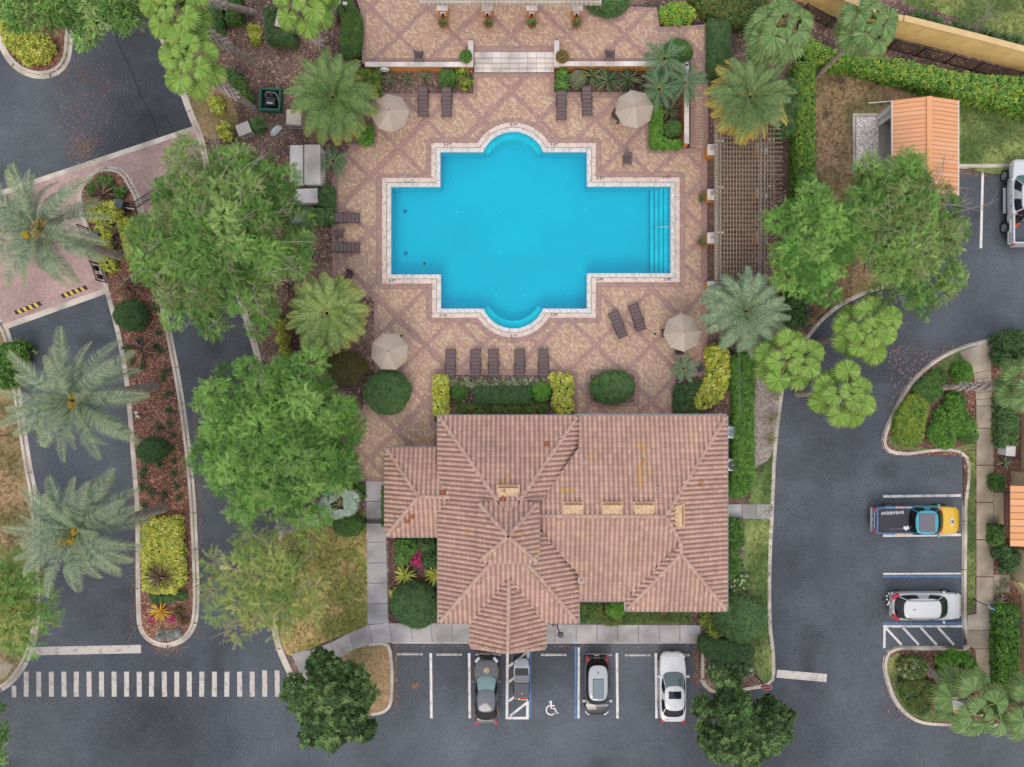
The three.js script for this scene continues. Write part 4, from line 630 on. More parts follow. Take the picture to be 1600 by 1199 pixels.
function sprig(n, len, l, w) { // a twig with leaves on both sides, along +x
  const p = []; for (let i = 0; i < n; i++) { const s = (i + 0.6) / n, o = V(len * s, -0.25 * len * s * s, 0), side = i % 2 ? 1 : -1; leafQuad(p, o, V(0.65, rr(-0.15, 0.45), side * rr(0.5, 1)).normalize(), V(rr(-0.4, 0.4), 1, rr(-0.4, 0.4)), l * rr(0.7, 1.25), w * rr(0.8, 1.2)); } return fin(tris(p));
}
const rosette = (n, l, w) => { const p = []; for (let i = 0; i < n; i++) leafQuad(p, V(0, 0, 0), dirUp(rr(0.1, 0.9), i * 2.4 + rr(-0.3, 0.3)), V(0, 1, 0.01), l * rr(0.75, 1.15), w * rr(0.85, 1.15)); return fin(tris(p)); };
const G = { hedge: clump(12, 0.09, 0.11, 0.065), fine: clump(16, 0.09, 0.08, 0.035), bright: clump(9, 0.1, 0.15, 0.085, 0.4), oak: sprig(14, 0.3, 0.085, 0.04), feather: sprig(20, 0.5, 0.12, 0.024), fine_oak: sprig(18, 0.4, 0.1, 0.026), big: rosette(8, 0.26, 0.11), grass: clump(8, 0.06, 0.16, 0.012, 1), chip: fin(tris([-0.05, 0, 0, 0.05, 0.01, 0.012, 0.045, 0.006, -0.02, -0.05, 0, 0, 0.045, 0.006, -0.02, -0.03, 0.004, -0.022])) };
function cloud(name, geo, spots, tones, parent, m = LM, k = 0.86) { // spots: [position, turn about y, tilt, scale, brightness]
  const o = new THREE.InstancedMesh(geo, m, spots.length), mm = new THREE.Matrix4(), c = new THREE.Color(), q = new THREE.Quaternion(), e = new THREE.Euler();
  spots.forEach(([p, yaw, tilt, s, b, hue], i) => { mm.compose(p, q.setFromEuler(e.set(rr(-0.35, 0.35), yaw, tilt, 'YZX')), V(s, s, s)); o.setMatrixAt(i, mm); c.set(hue !== undefined && rnd() < 0.6 ? hue : pick(tones)).multiplyScalar((b ?? 1) * rr(0.78, 1.18) * k); o.setColorAt(i, c); });
  o.name = name; o.userData.kind = 'stuff'; o.castShadow = o.receiveShadow = true;
  const nt = geo.attributes.position.count / 3;
  if (spots.length * nt < 26000 && parent !== scene) { // few enough: one real mesh
    const n = geo.attributes.position.count, pos = new Float32Array(spots.length * n * 3), nor = new Float32Array(pos.length), cl = new Float32Array(pos.length), v = V(0, 0, 0), P0 = geo.attributes.position, N0 = geo.attributes.normal, nm = new THREE.Matrix3();
    for (let i = 0; i < spots.length; i++) { o.getMatrixAt(i, mm); o.getColorAt(i, c); nm.getNormalMatrix(mm); for (let k = 0; k < n; k++) { const at = (i * n + k) * 3; v.fromBufferAttribute(P0, k).applyMatrix4(mm).toArray(pos, at); v.fromBufferAttribute(N0, k).applyMatrix3(nm).normalize().toArray(nor, at); c.toArray(cl, at); } }
    const g = new THREE.BufferGeometry(); g.setAttribute('position', new THREE.BufferAttribute(pos, 3)); g.setAttribute('normal', new THREE.BufferAttribute(nor, 3)); g.setAttribute('color', new THREE.BufferAttribute(cl, 3));
    const r = new THREE.Mesh(g, m === LM ? VLM : m); r.name = name; r.userData.kind = 'stuff'; r.castShadow = r.receiveShadow = true; parent.add(r); return r;
  }
  parent.add(o); return o;
}
const VLM = mat({ color: new THREE.Color(1, 1, 1), roughness: 0.6, vertexColors: true });
const PAL = { // leaf colours
  lime: [0x92ae3a, 0xa8bc44, 0xb8c44e, 0x7e9e38, 0x9cb43e], yellow: [0xc8cc4e, 0xdcdc60, 0xb4bc40, 0xe4e27c, 0x9cb040], bright: [0x5c9a30, 0x70ac3a, 0x4e882a, 0x82b844, 0x8cb854], mid: [0x55803a, 0x648f42, 0x486f32, 0x75994a],
  dark: [0x547c44, 0x64904e, 0x446a3a, 0x729a56, 0x809a60], deep: [0x4a7040, 0x588048, 0x3e6236, 0x648c4e, 0x6e8c54], olive: [0x6f7434, 0x7f8440, 0x5c642c, 0x8b8a4c], glossy: [0x456432, 0x55763c, 0x375228, 0x6a8a4c, 0x7c985a],
  oak: [0x62903c, 0x76a44a, 0x4f7a32, 0x8cb05a, 0x9cb86c, 0x587e3a, 0x84905a], elm: [0x62963e, 0x76a84a, 0x4e8032, 0x8cb85a, 0x9cc068], tan: [0x98ac54, 0x84a04c, 0xb0b468, 0x729244, 0xc0bc7c, 0x88a858], bush: [0x5f8f3a, 0x74a048, 0x4c7a30],
};
const stemM = plain(0x3a3428), coreM = plain(0x24301c);
function hedge(label, pg, h, tones, o = {}) { // clipped hedge: woody core, leaves on top and sides
  const { base = K, geo = G.hedge, dens = 110, round = 0.16, name = 'hedge', cat = 'hedge', group, size = 1, bump = 0.08, core = coreM } = o;
  const b = bounds(pg), c = P((b[0] + b[2]) / 2, (b[1] + b[3]) / 2, base + h), t = thing(name, label, cat, V(c.x, base, c.z), 0, group), hh = base + h, spots = [];
  const g = slab(grow(pg, -3.2), base, Math.max(base + 0.06, hh - 0.1)).translate(-c.x, -base, -c.z); obj('branches', g, core, t);
  const px = mpp(hh), n = Math.round((b[2] - b[0]) * (b[3] - b[1]) * px * px * dens);
  for (let i = 0; i < n; i++) { const x = rr(b[0], b[2]), y = rr(b[1], b[3]); if (!inside(x, y, pg)) continue; const e = edgeDist(x, y, pg) * px, dr = e < round ? (round - e) * 0.8 : 0; const p = P(x, y, hh); spots.push([V(p.x - c.x, h - 0.06 - dr + rr(-bump, bump), p.z - c.z), rr(0, 6.28), 0, rr(0.75, 1.2) * size]); }
  for (let i = 0; i < pg.length; i++) { const a = P(...pg[i], hh), d = P(...pg[(i + 1) % pg.length], hh), l = a.distanceTo(d), k = Math.round(l * h * dens * 0.55); for (let j = 0; j < k; j++) { const p = a.clone().lerp(d, rnd()); spots.push([V(p.x - c.x + rr(-0.05, 0.05), rr(0.05, h - 0.12), p.z - c.z + rr(-0.05, 0.05)), rr(0, 6.28), rr(-0.5, 0.5), rr(0.75, 1.15) * size]); } }
  cloud('foliage', geo, spots, tones, t); return t;
}
function ball(label, x, y, a, b, h, tones, o = {}) { // rounded clipped shrub
  const { base = K, geo = G.fine, dens = 190, name = 'round_shrub', cat = 'shrub', group, size = 1, rough = 0.055, full = 0.35 } = o, hm = base + h * 0.55, c = P(x, y, hm), t = thing(name, label, cat, V(c.x, base, c.z), 0, group), A = a * mpp(hm), B = b * mpp(hm), spots = [];
  const sph = new THREE.SphereGeometry(1, 18, 12); sph.scale(A * 0.88, h * 0.5, B * 0.88).translate(0, h * 0.45, 0); obj('branches', sph, coreM, t); obj('stem', cyl(0.07, 0.06, h * 0.5, 0, 0, 0, 8), stemM, t);
  const n = Math.round(A * B * PI * dens * 1.6);
  for (let i = 0; i < n; i++) { // over the top and down the sides
    const th = rr(0, 6.28), lump = 1 - rough * rnd() * 2 + (fbm((th / 6.28 + 1) % 1, 0.5, 6, x | 0, 3) - 0.5) * rough * 5, ct = Math.cos(th), st = Math.sin(th);
    if (rnd() < 0.62) { const d = Math.sqrt(rnd()), top = Math.pow(1 - Math.pow(d, 2 + full * 4), 0.45); spots.push([V(ct * d * A * 0.97 * lump, h * (0.42 + 0.56 * top) * (1 - rough * rnd()) + (fbm((ct * d + 1) / 2.01, (st * d + 1) / 2.01, 7, x | 0, 2) - 0.5) * h * rough * 2.4, st * d * B * 0.97 * lump), rr(0, 6.28), rr(-0.4, 0.4), rr(0.75, 1.2) * size]); }
    else { const k = rr(0.08, 0.6); spots.push([V(ct * A * 0.97 * lump * (0.86 + 0.14 * Math.sin(k * 2.4)), h * k, st * B * 0.97 * lump * (0.86 + 0.14 * Math.sin(k * 2.4))), rr(0, 6.28), rr(-0.6, 0.6), rr(0.75, 1.2) * size]); }
  }
  cloud('foliage', geo, spots, tones, t); return t;
}
function loose(label, pts, h, tones, o = {}) { // informal planting: several leafy mounds that grow together
  const { base = K, geo = G.bright, dens = 90, name = 'shrub', cat = 'shrub', group, size = 1 } = o, c = P(pts[0][0], pts[0][1], base), t = thing(name, label, cat, c, 0, group), spots = []; t.position.y = base;
  const stems = [];
  for (const [x, y, r] of pts) { const p = P(x, y, base + h * 0.6), A = r * mpp(base + h), n = Math.round(A * A * PI * dens * 1.5); stems.push(taper([V(p.x - c.x, 0, p.z - c.z), V(p.x - c.x + rr(-0.1, 0.1), h * 0.7, p.z - c.z + rr(-0.1, 0.1))], 0.04, 0.015, 5)); for (let i = 0; i < n; i++) { const d = Math.sqrt(rnd()), th = rr(0, 6.28), top = h * Math.sqrt(Math.max(0.05, 1 - d * d * 0.9)); spots.push([V(p.x - c.x + Math.cos(th) * d * A, top * (rnd() < 0.65 ? rr(0.82, 1.05) : rr(0.2, 0.8)), p.z - c.z + Math.sin(th) * d * A), rr(0, 6.28), rr(-0.5, 0.5), rr(0.7, 1.3) * size]); } }
  obj('stem', stems, stemM, t); cloud('foliage', geo, spots, tones, t); return t;
}
function tree(label, x, y, a, b, hb, ht, tones, o = {}) { // x, y, a, b: crown in the photograph; hb, ht: heights of its underside and top
  const { geo = G.oak, dens = 1, clumps = 46, r0 = 0.2, gaps = 0.12, bark = M.bark, name = 'shade_tree', base, wild = 0.3, limbs = 1, cut, bare = 0, lean = 1, size = 1 } = o;
  const hm = hb + (ht - hb) * 0.6, c = P(x, y, hm), A = (a - 2) * mpp(hm), B = (b - 2) * mpp(hm), ft = base ? P(...base, K) : V(c.x, K, c.z), t = thing(name, label, 'tree', V(ft.x, K, ft.z)), dx = c.x - ft.x, dz = c.z - ft.z;
  const wood = [], y0 = hb * 0.75, fork = V(dx * 0.5, y0, dz * 0.5), trunk = taper([V(0, -0.02, 0), V(dx * 0.15, y0 * 0.5, dz * 0.15), fork, V(dx * 0.9, hb + (ht - hb) * 0.45, dz * 0.9)], r0, r0 * 0.35, 9); obj('trunk', trunk, bark, t);
  const spots = [];
  for (let i = 0; i < clumps; i++) { // clumps spread over the crown, denser towards its rim
    const th = i * 2.39996 + rr(-0.3, 0.3), d = Math.sqrt((i + 0.5) / clumps) * rr(0.9, 1.06), out = 1 + rr(-wild, wild) * (d > 0.7 ? 1 : 0.3), px = dx + Math.cos(th) * d * A * 0.86 * out, pz = dz + Math.sin(th) * d * B * 0.86 * out;
    if (cut && cut(ft.x + px, ft.z + pz)) continue;
    if (rnd() < gaps) continue;
    const sx = CX + (ft.x + px) / mpp(hm), sy = CZ + (ft.z + pz) / mpp(hm); if (o.avoid?.some(([qx, qy, q]) => Math.hypot(sx - qx, sy - qy) < q)) continue;
    const top = hb + (ht - hb) * (0.35 + 0.65 * Math.sqrt(Math.max(0, 1 - d * d * 0.92))) * rr(0.74, 1.04), cr = (A + B) / 2 * rr(0.15, 0.27) * (1.1 - 0.2 * d) * Math.sqrt(46 / clumps), ch = cr * 0.66;
    const mid = fork.clone().lerp(V(px, top, pz), 0.5).add(V(rr(-0.4, 0.4), rr(-0.1, 0.5), rr(-0.4, 0.4))), end = V(px, top - ch * 0.4, pz);
    wood.push(taper([fork, mid, end], r0 * 0.3, 0.025, 5)); for (let k = 0; k < 3; k++) { const q = V(px + rr(-cr, cr) * 0.8, top + rr(-0.3, 0.6) * ch, pz + rr(-cr, cr) * 0.8); wood.push(taper([mid.clone().lerp(end, 0.6), end.clone().lerp(q, 0.5), q], 0.03, 0.008, 4)); }
    if (rnd() < bare) continue;
    const n = Math.round(cr * cr * (geo === G.oak ? 420 : geo === G.fine_oak ? 360 : 215) * dens), tone = rr(0.98, 1.42) * (o.bright ?? 1), hue = pick(tones);
    for (let k = 0; k < n; k++) { const u = rr(-0.55, 1), a2 = rr(0, 6.28), q = Math.sqrt(1 - u * u), f = Math.pow(rnd(), 0.35) * (1 + 0.22 * Math.sin(a2 * 5 + i)); spots.push([V(px + Math.cos(a2) * q * cr * f, top + u * ch * f, pz + Math.sin(a2) * q * cr * f), -a2 + rr(-1.5, 1.5), rr(-0.5, 0.8) * (u > 0 ? 1 : -0.5), rr(0.65, 1.3) * size, tone * rr(0.8, 1.2), hue]); }
  }
  if (o.twigs) for (let i = 0; i < o.twigs; i++) { // pale leafless twigs that stand out of the crown
    const a = rr(0, 6.28), d = Math.sqrt(rnd()) * 0.72, s = V(dx + Math.cos(a) * d * A, hb + (ht - hb) * (0.5 + 0.5 * Math.sqrt(1 - d * d)), dz + Math.sin(a) * d * B), b2 = a + rr(-1, 1), l = rr(0.9, 2.4), e = s.clone().add(V(Math.cos(b2) * l, rr(0.1, 0.6), Math.sin(b2) * l)); s.y -= 0.3;
    wood.push(taper([s, s.clone().lerp(e, 0.5).add(V(0, 0.25, 0)), e], 0.03, 0.01, 4)); for (let k = 0; k < 4; k++) { const q = s.clone().lerp(e, rr(0.35, 0.95)).add(V(0, 0.2, 0)), c3 = b2 + rr(-1, 1), m = rr(0.3, 0.8); wood.push(taper([q, q.clone().add(V(Math.cos(c3) * m, rr(0, 0.3), Math.sin(c3) * m))], 0.016, 0.006, 4)); }
  }
  obj('limbs', wood, bark, t); cloud('crown', geo, spots, tones, t); return t;
}
// ------------------------------------------------ feather palms
function featherGeo(L, leaf, n, droop, tones, tip, w = 0.034, vee = 0.35, from = 0.42) { // a frond along +x; colours run from tones to tip along the leaflets
  const pos = [], cl = [], q = new THREE.Color(), at = (s) => { const a = -droop * s * s * 0.9; return V(L * s * (1 - 0.12 * droop * s), L * 0.5 * (0.3 * s + (Math.sin(a) * s) * 0.9), 0); };
  const put = (p, c) => { pos.push(p.x, p.y, p.z); cl.push(c.r, c.g, c.b); };
  const stem = col(0xb8b878, 0.8);
  for (let i = 0; i < 10; i++) { const a = at(i / 10), b = at((i + 1) / 10), r1 = 0.035 * (1 - i / 11), r2 = 0.035 * (1 - (i + 1) / 11); for (const s of [-1, 1]) { const A = V(a.x, a.y, s * r1), B = V(b.x, b.y, s * r2), a0 = V(a.x, a.y + r1, 0), b0 = V(b.x, b.y + r2, 0); for (const p of [A, B, b0, A, b0, a0]) put(p, stem); } }
  for (let i = 0; i < n; i++) for (const s of [-1, 1]) {
    const u = 0.12 + 0.88 * (i + (s > 0 ? 0.25 : -0.25)) / n, o = at(u), l = leaf * Math.pow(Math.sin(PI * Math.min(1, 0.12 + u * 0.86)), 0.6) * rr(0.88, 1.1), f = 0.55 + u * 0.75, d = V(Math.cos(PI / 2 - f * 0.62), vee * (1 - u * 0.6) + rr(-0.1, 0.1), s * Math.sin(PI / 2 - f * 0.62)).normalize();
    const m = o.clone().addScaledVector(d, l * 0.5), e = o.clone().addScaledVector(d, l).add(V(l * 0.1, -l * (0.18 + 0.3 * droop), 0)), x = V(w / 2, 0, 0), c1 = q.set(pick(tones)).multiplyScalar(0.86 * rr(0.74, 1.22)).clone(), c2 = tip ? c1.clone().lerp(col(tip, 0.86), clamp01((u - from) * 2.4) * rr(0.6, 1)) : c1, c3 = tip ? c1.clone().lerp(col(tip, 0.9), clamp01((u - from + 0.17) * 2.2) * rr(0.7, 1)) : c1;
    const o1 = o.clone().add(x), o0 = o.clone().sub(x), m1 = m.clone().add(x).add(V(0, -0.01, 0)), m0 = m.clone().sub(x);
    put(o0, c1); put(o1, c1); put(m1, c2); put(o0, c1); put(m1, c2); put(m0, c2); put(m0, c2); put(m1, c2); put(e, c3);
  }
  return tris(pos, cl);
}
const VM = mat({ color: new THREE.Color(1, 1, 1), vertexColors: true, roughness: 0.6 });
const silver = [0x839a7e, 0x94a888, 0x6f8a70, 0xa4b492], grn = [0x789850, 0x6a8c50, 0x88a45a, 0x5e824e], sage = [0x83a07c, 0x95ae86, 0x70906c, 0xa6b88e], yg = [0x78965a, 0x88a25e, 0x6a8a58];
const FR = { // per kind: young upper fronds first, old lower ones after
  date: [0.45, 0.75, 1.0, 1.25].map((d) => featherGeo(4.4, 0.68, 42, d, silver, 0xb0b484, 0.056, 0.4, 0.55)),
  queen: [[0.6, 0], [0.85, 0], [1.1, 0.72], [1.25, 0.55]].map(([d, t]) => featherGeo(3.1, 0.62, 40, d, grn, t ? 0xb8b050 : 0, 0.052, 0.35, t)),
  fan: [[0.6, 0], [0.8, 0.7], [1.0, 0.62]].map(([d, t]) => featherGeo(2.75, 0.56, 42, d, [0x8fa95e, 0x83a056, 0x9db468], t ? 0xc2b450 : 0, 0.052, 0.35, t)),
  gold: [[0.6, 0], [0.85, 0], [1.05, 0.6], [1.25, 0.42]].map(([d, t]) => featherGeo(3.0, 0.6, 40, d, yg, t ? 0xe4bc40 : 0, 0.052, 0.35, t)),
  blue: [0.6, 0.9, 1.2].map((d) => featherGeo(3.05, 0.58, 40, d, sage, 0x8aa282, 0.052, 0.35, 0.6)), small: [0.8, 1.1].map((d) => featherGeo(1.55, 0.34, 30, d, [0x5a8862, 0x6a946c, 0x4e7852], 0x84a474, 0.024, 0.35, 0.6)),
};
function featherPalm(label, cx, cy, h, kind, n, o = {}) { // cx, cy: heart of the crown in the photograph
  const c = P(cx, cy, h), { base, r = kind === 'date' ? 0.3 : 0.2, scale = 1, group, spread = [75, -32], trunkM = kind === 'date' ? M.paleBark : M.bark, fruit, jit = 0.3, wide = 1 } = o, ft = base ? P(...base, K) : V(c.x, K, c.z), t = thing(o.name ?? 'feather_palm', label, 'palm tree', V(ft.x, K, ft.z), 0, group), dx = c.x - ft.x, dz = c.z - ft.z, hh = h - K;
  obj('trunk', taper([V(0, -0.02, 0), V(dx * 0.3, hh * 0.35, dz * 0.3), V(dx * 0.7, hh * 0.7, dz * 0.7), V(dx, hh, dz)], r * 1.15, r * 0.85, 10), trunkM, t);
  for (let i = 0; i < n; i++) {
    const u = i / (n - 1), f = piece('frond', FR[kind][Math.min(FR[kind].length - 1, Math.floor((u * 1.05 + rr(-0.12, 0.12) + 0.08) * FR[kind].length)) < 0 ? 0 : Math.max(0, Math.min(FR[kind].length - 1, Math.floor((u * 1.05 + 0.04) * FR[kind].length)))], VM, t); f.position.set(dx, hh + 0.05, dz); f.rotation.order = 'YZX';
    f.rotation.set(rr(-0.4, 0.4), i * 2.39996 + rr(-jit, jit), R(spread[0] + (spread[1] - spread[0]) * Math.pow(u, 0.72)) + rr(-jit, jit) * 0.5); const s = scale * (0.62 + 0.42 * Math.pow(Math.min(1, u * 2.2 + 0.05), 0.8)) * rr(1 - jit * 0.6, 1 + jit * 0.2); f.scale.set(s, s, s * wide * rr(0.9, 1.1));
    f.position.x += Math.cos(-f.rotation.y) * 0.12; f.position.z += Math.sin(-f.rotation.y) * 0.12;
  }
  if (fruit) for (let k = 0; k < fruit; k++) { const p = []; const a = -0.5 + k * 1.15 + (o.fruitTurn ?? 0); for (let i = 0; i < 70; i++) { const d = V(Math.cos(a + rr(-0.35, 0.35)), rr(0.1, 0.9), Math.sin(a + rr(-0.35, 0.35))).normalize(), s = V(dx, hh + 0.55, dz).addScaledVector(d, rr(0.3, 0.6)); leafQuad(p, s, V(d.x + rr(-0.4, 0.4), rr(-0.4, 0.5), d.z + rr(-0.4, 0.4)).normalize(), V(0, 1, 0.1), rr(0.2, 0.4), 0.07); } piece('flower_stalk', fin(tris(p)), plain(0xd2b23c), t); }
  return t;
}
// ------------------------------------------------ fan palms
function fanGeo(Rr, tones, n = 30, arc = 158, droop = 0.35) { // a pleated round blade, hub at the origin, spreading towards +x
  const pos = [], cl = [], q = new THREE.Color(); const put = (p, c) => { pos.push(p.x, p.y, p.z); cl.push(c.r, c.g, c.b); };
  const pt = (a, r, lift) => V(Math.cos(a) * r, -droop * r * r / Rr * (0.35 + 0.65 * Math.abs(Math.sin(a / 2))) + lift, Math.sin(a) * r);
  for (let i = 0; i < n; i++) {
    const a0 = R(-arc + 2 * arc * i / n), a1 = R(-arc + 2 * arc * (i + 1) / n), am = (a0 + a1) / 2, k = Math.cos(am / 2) * 0.25 + 0.78, r = Rr * k * rr(0.94, 1.05), c = q.set(pick(tones)).multiplyScalar(0.86 * rr(0.9, 1.1)).clone(), c2 = c.clone().lerp(col(0xc8d490, 0.86), 0.4);
    const h = V(0, 0, 0), v0 = pt(a0, Rr * k * 0.74, 0), v1 = pt(a1, Rr * k * 0.74, 0), m = pt(am, r * 0.76, Rr * 0.055), t = pt(am + rr(-0.04, 0.04), r, -Rr * rr(0.1, 0.28));
    put(h, c); put(v0, c); put(m, c); put(h, c); put(m, c); put(v1, c); put(v0, c); put(t, c2); put(m, c); put(m, c); put(t, c2); put(v1, c);
  }
  return tris(pos, cl);
}
const fanTones = [0x7ba03f, 0x89ac49, 0x6a8e39, 0x97b458], fanTones2 = [0x6e8e50, 0x7e9c5a, 0x5e8048, 0x8ca868], bismarck = [0xb0c2b2, 0xc4d0c0, 0x9cb2a2];
const FB = { round: [0, 1, 2].map(() => fanGeo(0.86, fanTones, 30, 165, 0.25)), thin: [0, 1, 2].map(() => fanGeo(1.05, fanTones2, 24, 115, 0.5)), silver: [0, 1].map(() => fanGeo(1.05, bismarck, 15, 80, 0.12)) };
const petM = plain(0xb4b46a);
function fanPalm(label, cx, cy, h, kind, n, o = {}) {
  const c = P(cx, cy, h), { base, r = 0.2, pet = 1.35, scale = 1, spread = [78, -42], bootFrom = 0.35, name = 'fan_palm', group, trunk = true } = o, ft = base ? P(...base, K) : V(c.x, K, c.z), t = thing(name, label, 'palm tree', V(ft.x, K, ft.z), 0, group), dx = c.x - ft.x, dz = c.z - ft.z, hh = h - K;
  if (trunk) {
    const at = (s) => V(dx * s, hh * s, dz * s); obj('trunk', taper([at(0).setY(-0.02), at(0.15), at(0.35), at(bootFrom + 0.1)], r * 1.25, r, 10), M.paleBark, t);
    const g = [taper([at(bootFrom), at((bootFrom + 1) / 2), at(1)], r * 1.02, r * 0.9, 10)]; const bg = [], nb = Math.round(hh * (1 - bootFrom) * 20);
    for (let i = 0; i < nb; i++) { const s = bootFrom + (1 - bootFrom) * i / nb, a = i * 2.4, p = at(s); bg.push(new THREE.BoxGeometry(0.15, 0.34, 0.06).rotateX(-0.55 + rr(-0.2, 0.2)).rotateZ(rr(-0.3, 0.3)).translate(0, 0, r + 0.05).rotateY(a).translate(p.x, p.y, p.z)); }
    obj('upper_trunk', g, M.bark, t); obj('boots', bg, bootM, t);
  }
  for (let i = 0; i < n; i++) {
    const u = i / (n - 1), f = new THREE.Group(); f.name = i ? 'frond_' + String(i).padStart(3, '0') : 'frond'; t.add(f); f.position.set(dx, hh, dz); f.rotation.order = 'YZX';
    const el = R(spread[0] + (spread[1] - spread[0]) * Math.pow(u, 0.8)) + rr(-0.1, 0.1), s = scale * rr(0.86, 1.1) * (0.6 + 0.45 * Math.min(1, u * 2.5)); f.rotation.set(0, i * 2.39996 + rr(-0.2, 0.2), el); f.scale.setScalar(s);
    piece('petiole', petGeo(pet), petM, f); const b = piece('blade', pick(FB[kind]), VM, f); b.position.set(pet, 0.02, 0); b.rotation.order = 'ZXY'; b.rotation.set(rr(-0.3, 0.3), 0, -el * 0.7 - R(12) + rr(-0.2, 0.2));
  }
  return t;
}
const bootM = mat({ map: T.fine, color: col(0xd6cac0) }), petCache = {}; function petGeo(l) { return petCache[l] ??= fin(taper([V(0, 0, 0), V(l * 0.5, 0.05, 0), V(l, 0, 0)], 0.035, 0.018, 5)); }
// strappy plants: long sword leaves from one heart
function strap(label, x, y, h, n, len, w, tones, o = {}) {
  const { name = 'strap_plant', cat = 'plant', group, arch = 0.5, lo = 0.25, hi = 1.3, base = K } = o, p0 = P(x, y, base + h * 0.5), t = thing(name, label, cat, V(p0.x, base, p0.z), 0, group);
  const geos = [0, 1, 2].map(() => { const pos = []; const l = len * rr(0.85, 1.1); let pr = null; for (let i = 0; i <= 5; i++) { const s = i / 5, ww = w * Math.sin(PI * (0.18 + s * 0.82)) * 0.5 + 0.002, a = V(l * s, -arch * l * s * s, ww), b = V(l * s, -arch * l * s * s, -ww), m = V(l * s, -arch * l * s * s - ww * 0.5, 0); if (pr) pos.push(...pr[0].toArray(), ...a.toArray(), ...m.toArray(), ...pr[0].toArray(), ...m.toArray(), ...pr[2].toArray(), ...pr[2].toArray(), ...m.toArray(), ...b.toArray(), ...pr[2].toArray(), ...b.toArray(), ...pr[1].toArray()); pr = [a, b, m]; } return fin(tris(pos)); });
  const ms = tones.map((c) => strapMats[c] ??= plain(c, { roughness: 0.6 }));
  obj('stem', cyl(w * 0.9, w * 0.7, h * 0.4, 0, 0, 0, 7), stemM, t);
  for (let i = 0; i < n; i++) { const f = piece('leaf', pick(geos), pick(ms), t); f.position.y = h * 0.35; f.rotation.order = 'YZX'; f.rotation.set(rr(-0.3, 0.3), i * 2.39996 + rr(-0.3, 0.3), hi + (lo - hi) * Math.sqrt(i / n)); }
  return t;
}
const strapMats = {};
// ---------------------------------------------------------------- what grows where
// trees
tree('airy green tree with pale bare twigs over the exit lane left of the pool', 352, 376, 160, 160, 3.0, 8.0, PAL.oak, { base: [420, 400], clumps: 120, dens: 0.95, wild: 0.2, bark: M.paleBark, bare: 0.06, gaps: 0.03, geo: G.fine_oak, twigs: 34, avoid: [[516, 492, 74], [206, 300, 34], [180, 400, 30], [205, 490, 40]] });
tree('dense fresh green tree left of the clubhouse above the lawn', 438, 690, 146, 140, 2.8, 7.6, PAL.elm, { base: [470, 700], clumps: 110, bright: 0.88, dens: 1.0, wild: 0.22, gaps: 0.05, geo: G.fine_oak, twigs: 6, avoid: [[516, 492, 78], [604, 612, 46], [530, 785, 40], [545, 830, 40]] });
tree('thin yellowish feathery tree over the lawn left of the clubhouse walk', 424, 910, 100, 92, 2.4, 5.6, PAL.tan, { base: [470, 885], clumps: 76, dens: 0.6, gaps: 0.16, twigs: 10, wild: 0.36, geo: G.feather, bark: M.paleBark, bare: 0.1 });
tree('dark glossy tree at the left end of the front parking bays', 522, 1092, 80, 84, 2.4, 5.4, PAL.glossy, { base: [560, 1050], clumps: 42, dens: 1.05, wild: 0.3, geo: G.big, bright: 0.84, name: 'magnolia_tree', r0: 0.13 });
tree('dark glossy tree at the lower right of the front parking bays', 1156, 1122, 82, 88, 2.4, 5.6, PAL.glossy, { base: [1120, 1070], clumps: 54, dens: 1.1, avoid: [[1192, 1064, 40]], wild: 0.24, geo: G.big, bright: 0.84, name: 'magnolia_tree', r0: 0.13 });
tree('bright green tree right beside the end of the right pergola', 1270, 378, 70, 96, 2.8, 7.0, PAL.elm, { base: [1255, 385], clumps: 60, geo: G.fine_oak, dens: 1.0, wild: 0.24 });
tree('broad green tree overhanging the orange shed roof and the right drive', 1400, 364, 108, 130, 2.8, 7.4, PAL.oak, { base: [1340, 372], clumps: 64, dens: 0.85, gaps: 0.12, geo: G.fine_oak, twigs: 14, avoid: [[1312, 320, 20], [1316, 400, 16], [1490, 290, 34]], wild: 0.28, bark: M.paleBark, bare: 0.1 });
tree('green tree crown hanging over the road at the top left corner', 60, 2, 92, 60, 3, 7, PAL.oak, { clumps: 40, dens: 1.1, base: [110, 30] });
tree('green tree crown over the road at the top edge left of the fan palms', 172, 12, 82, 56, 3, 7, PAL.oak, { clumps: 40, dens: 1.1, base: [215, 0], bark: M.paleBark });
tree('loose yellow green tree at the lower left edge above the sidewalk corner', 14, 940, 78, 100, 2.6, 6.2, PAL.elm.concat(PAL.tan), { clumps: 46, dens: 0.7, geo: G.feather, base: [-20, 930], bark: M.paleBark, avoid: [[112, 1000, 48]] });
tree('small green tree crown cut by the left edge below the crosswalk', -22, 1152, 42, 52, 2, 5, PAL.oak, { clumps: 18, base: [-30, 1110] });
loose('dark green shrub at the left edge beside the gate lane kerb', [[12, 560, 24], [6, 585, 22], [28, 545, 14]], 1.6, PAL.bush, { dens: 130 });
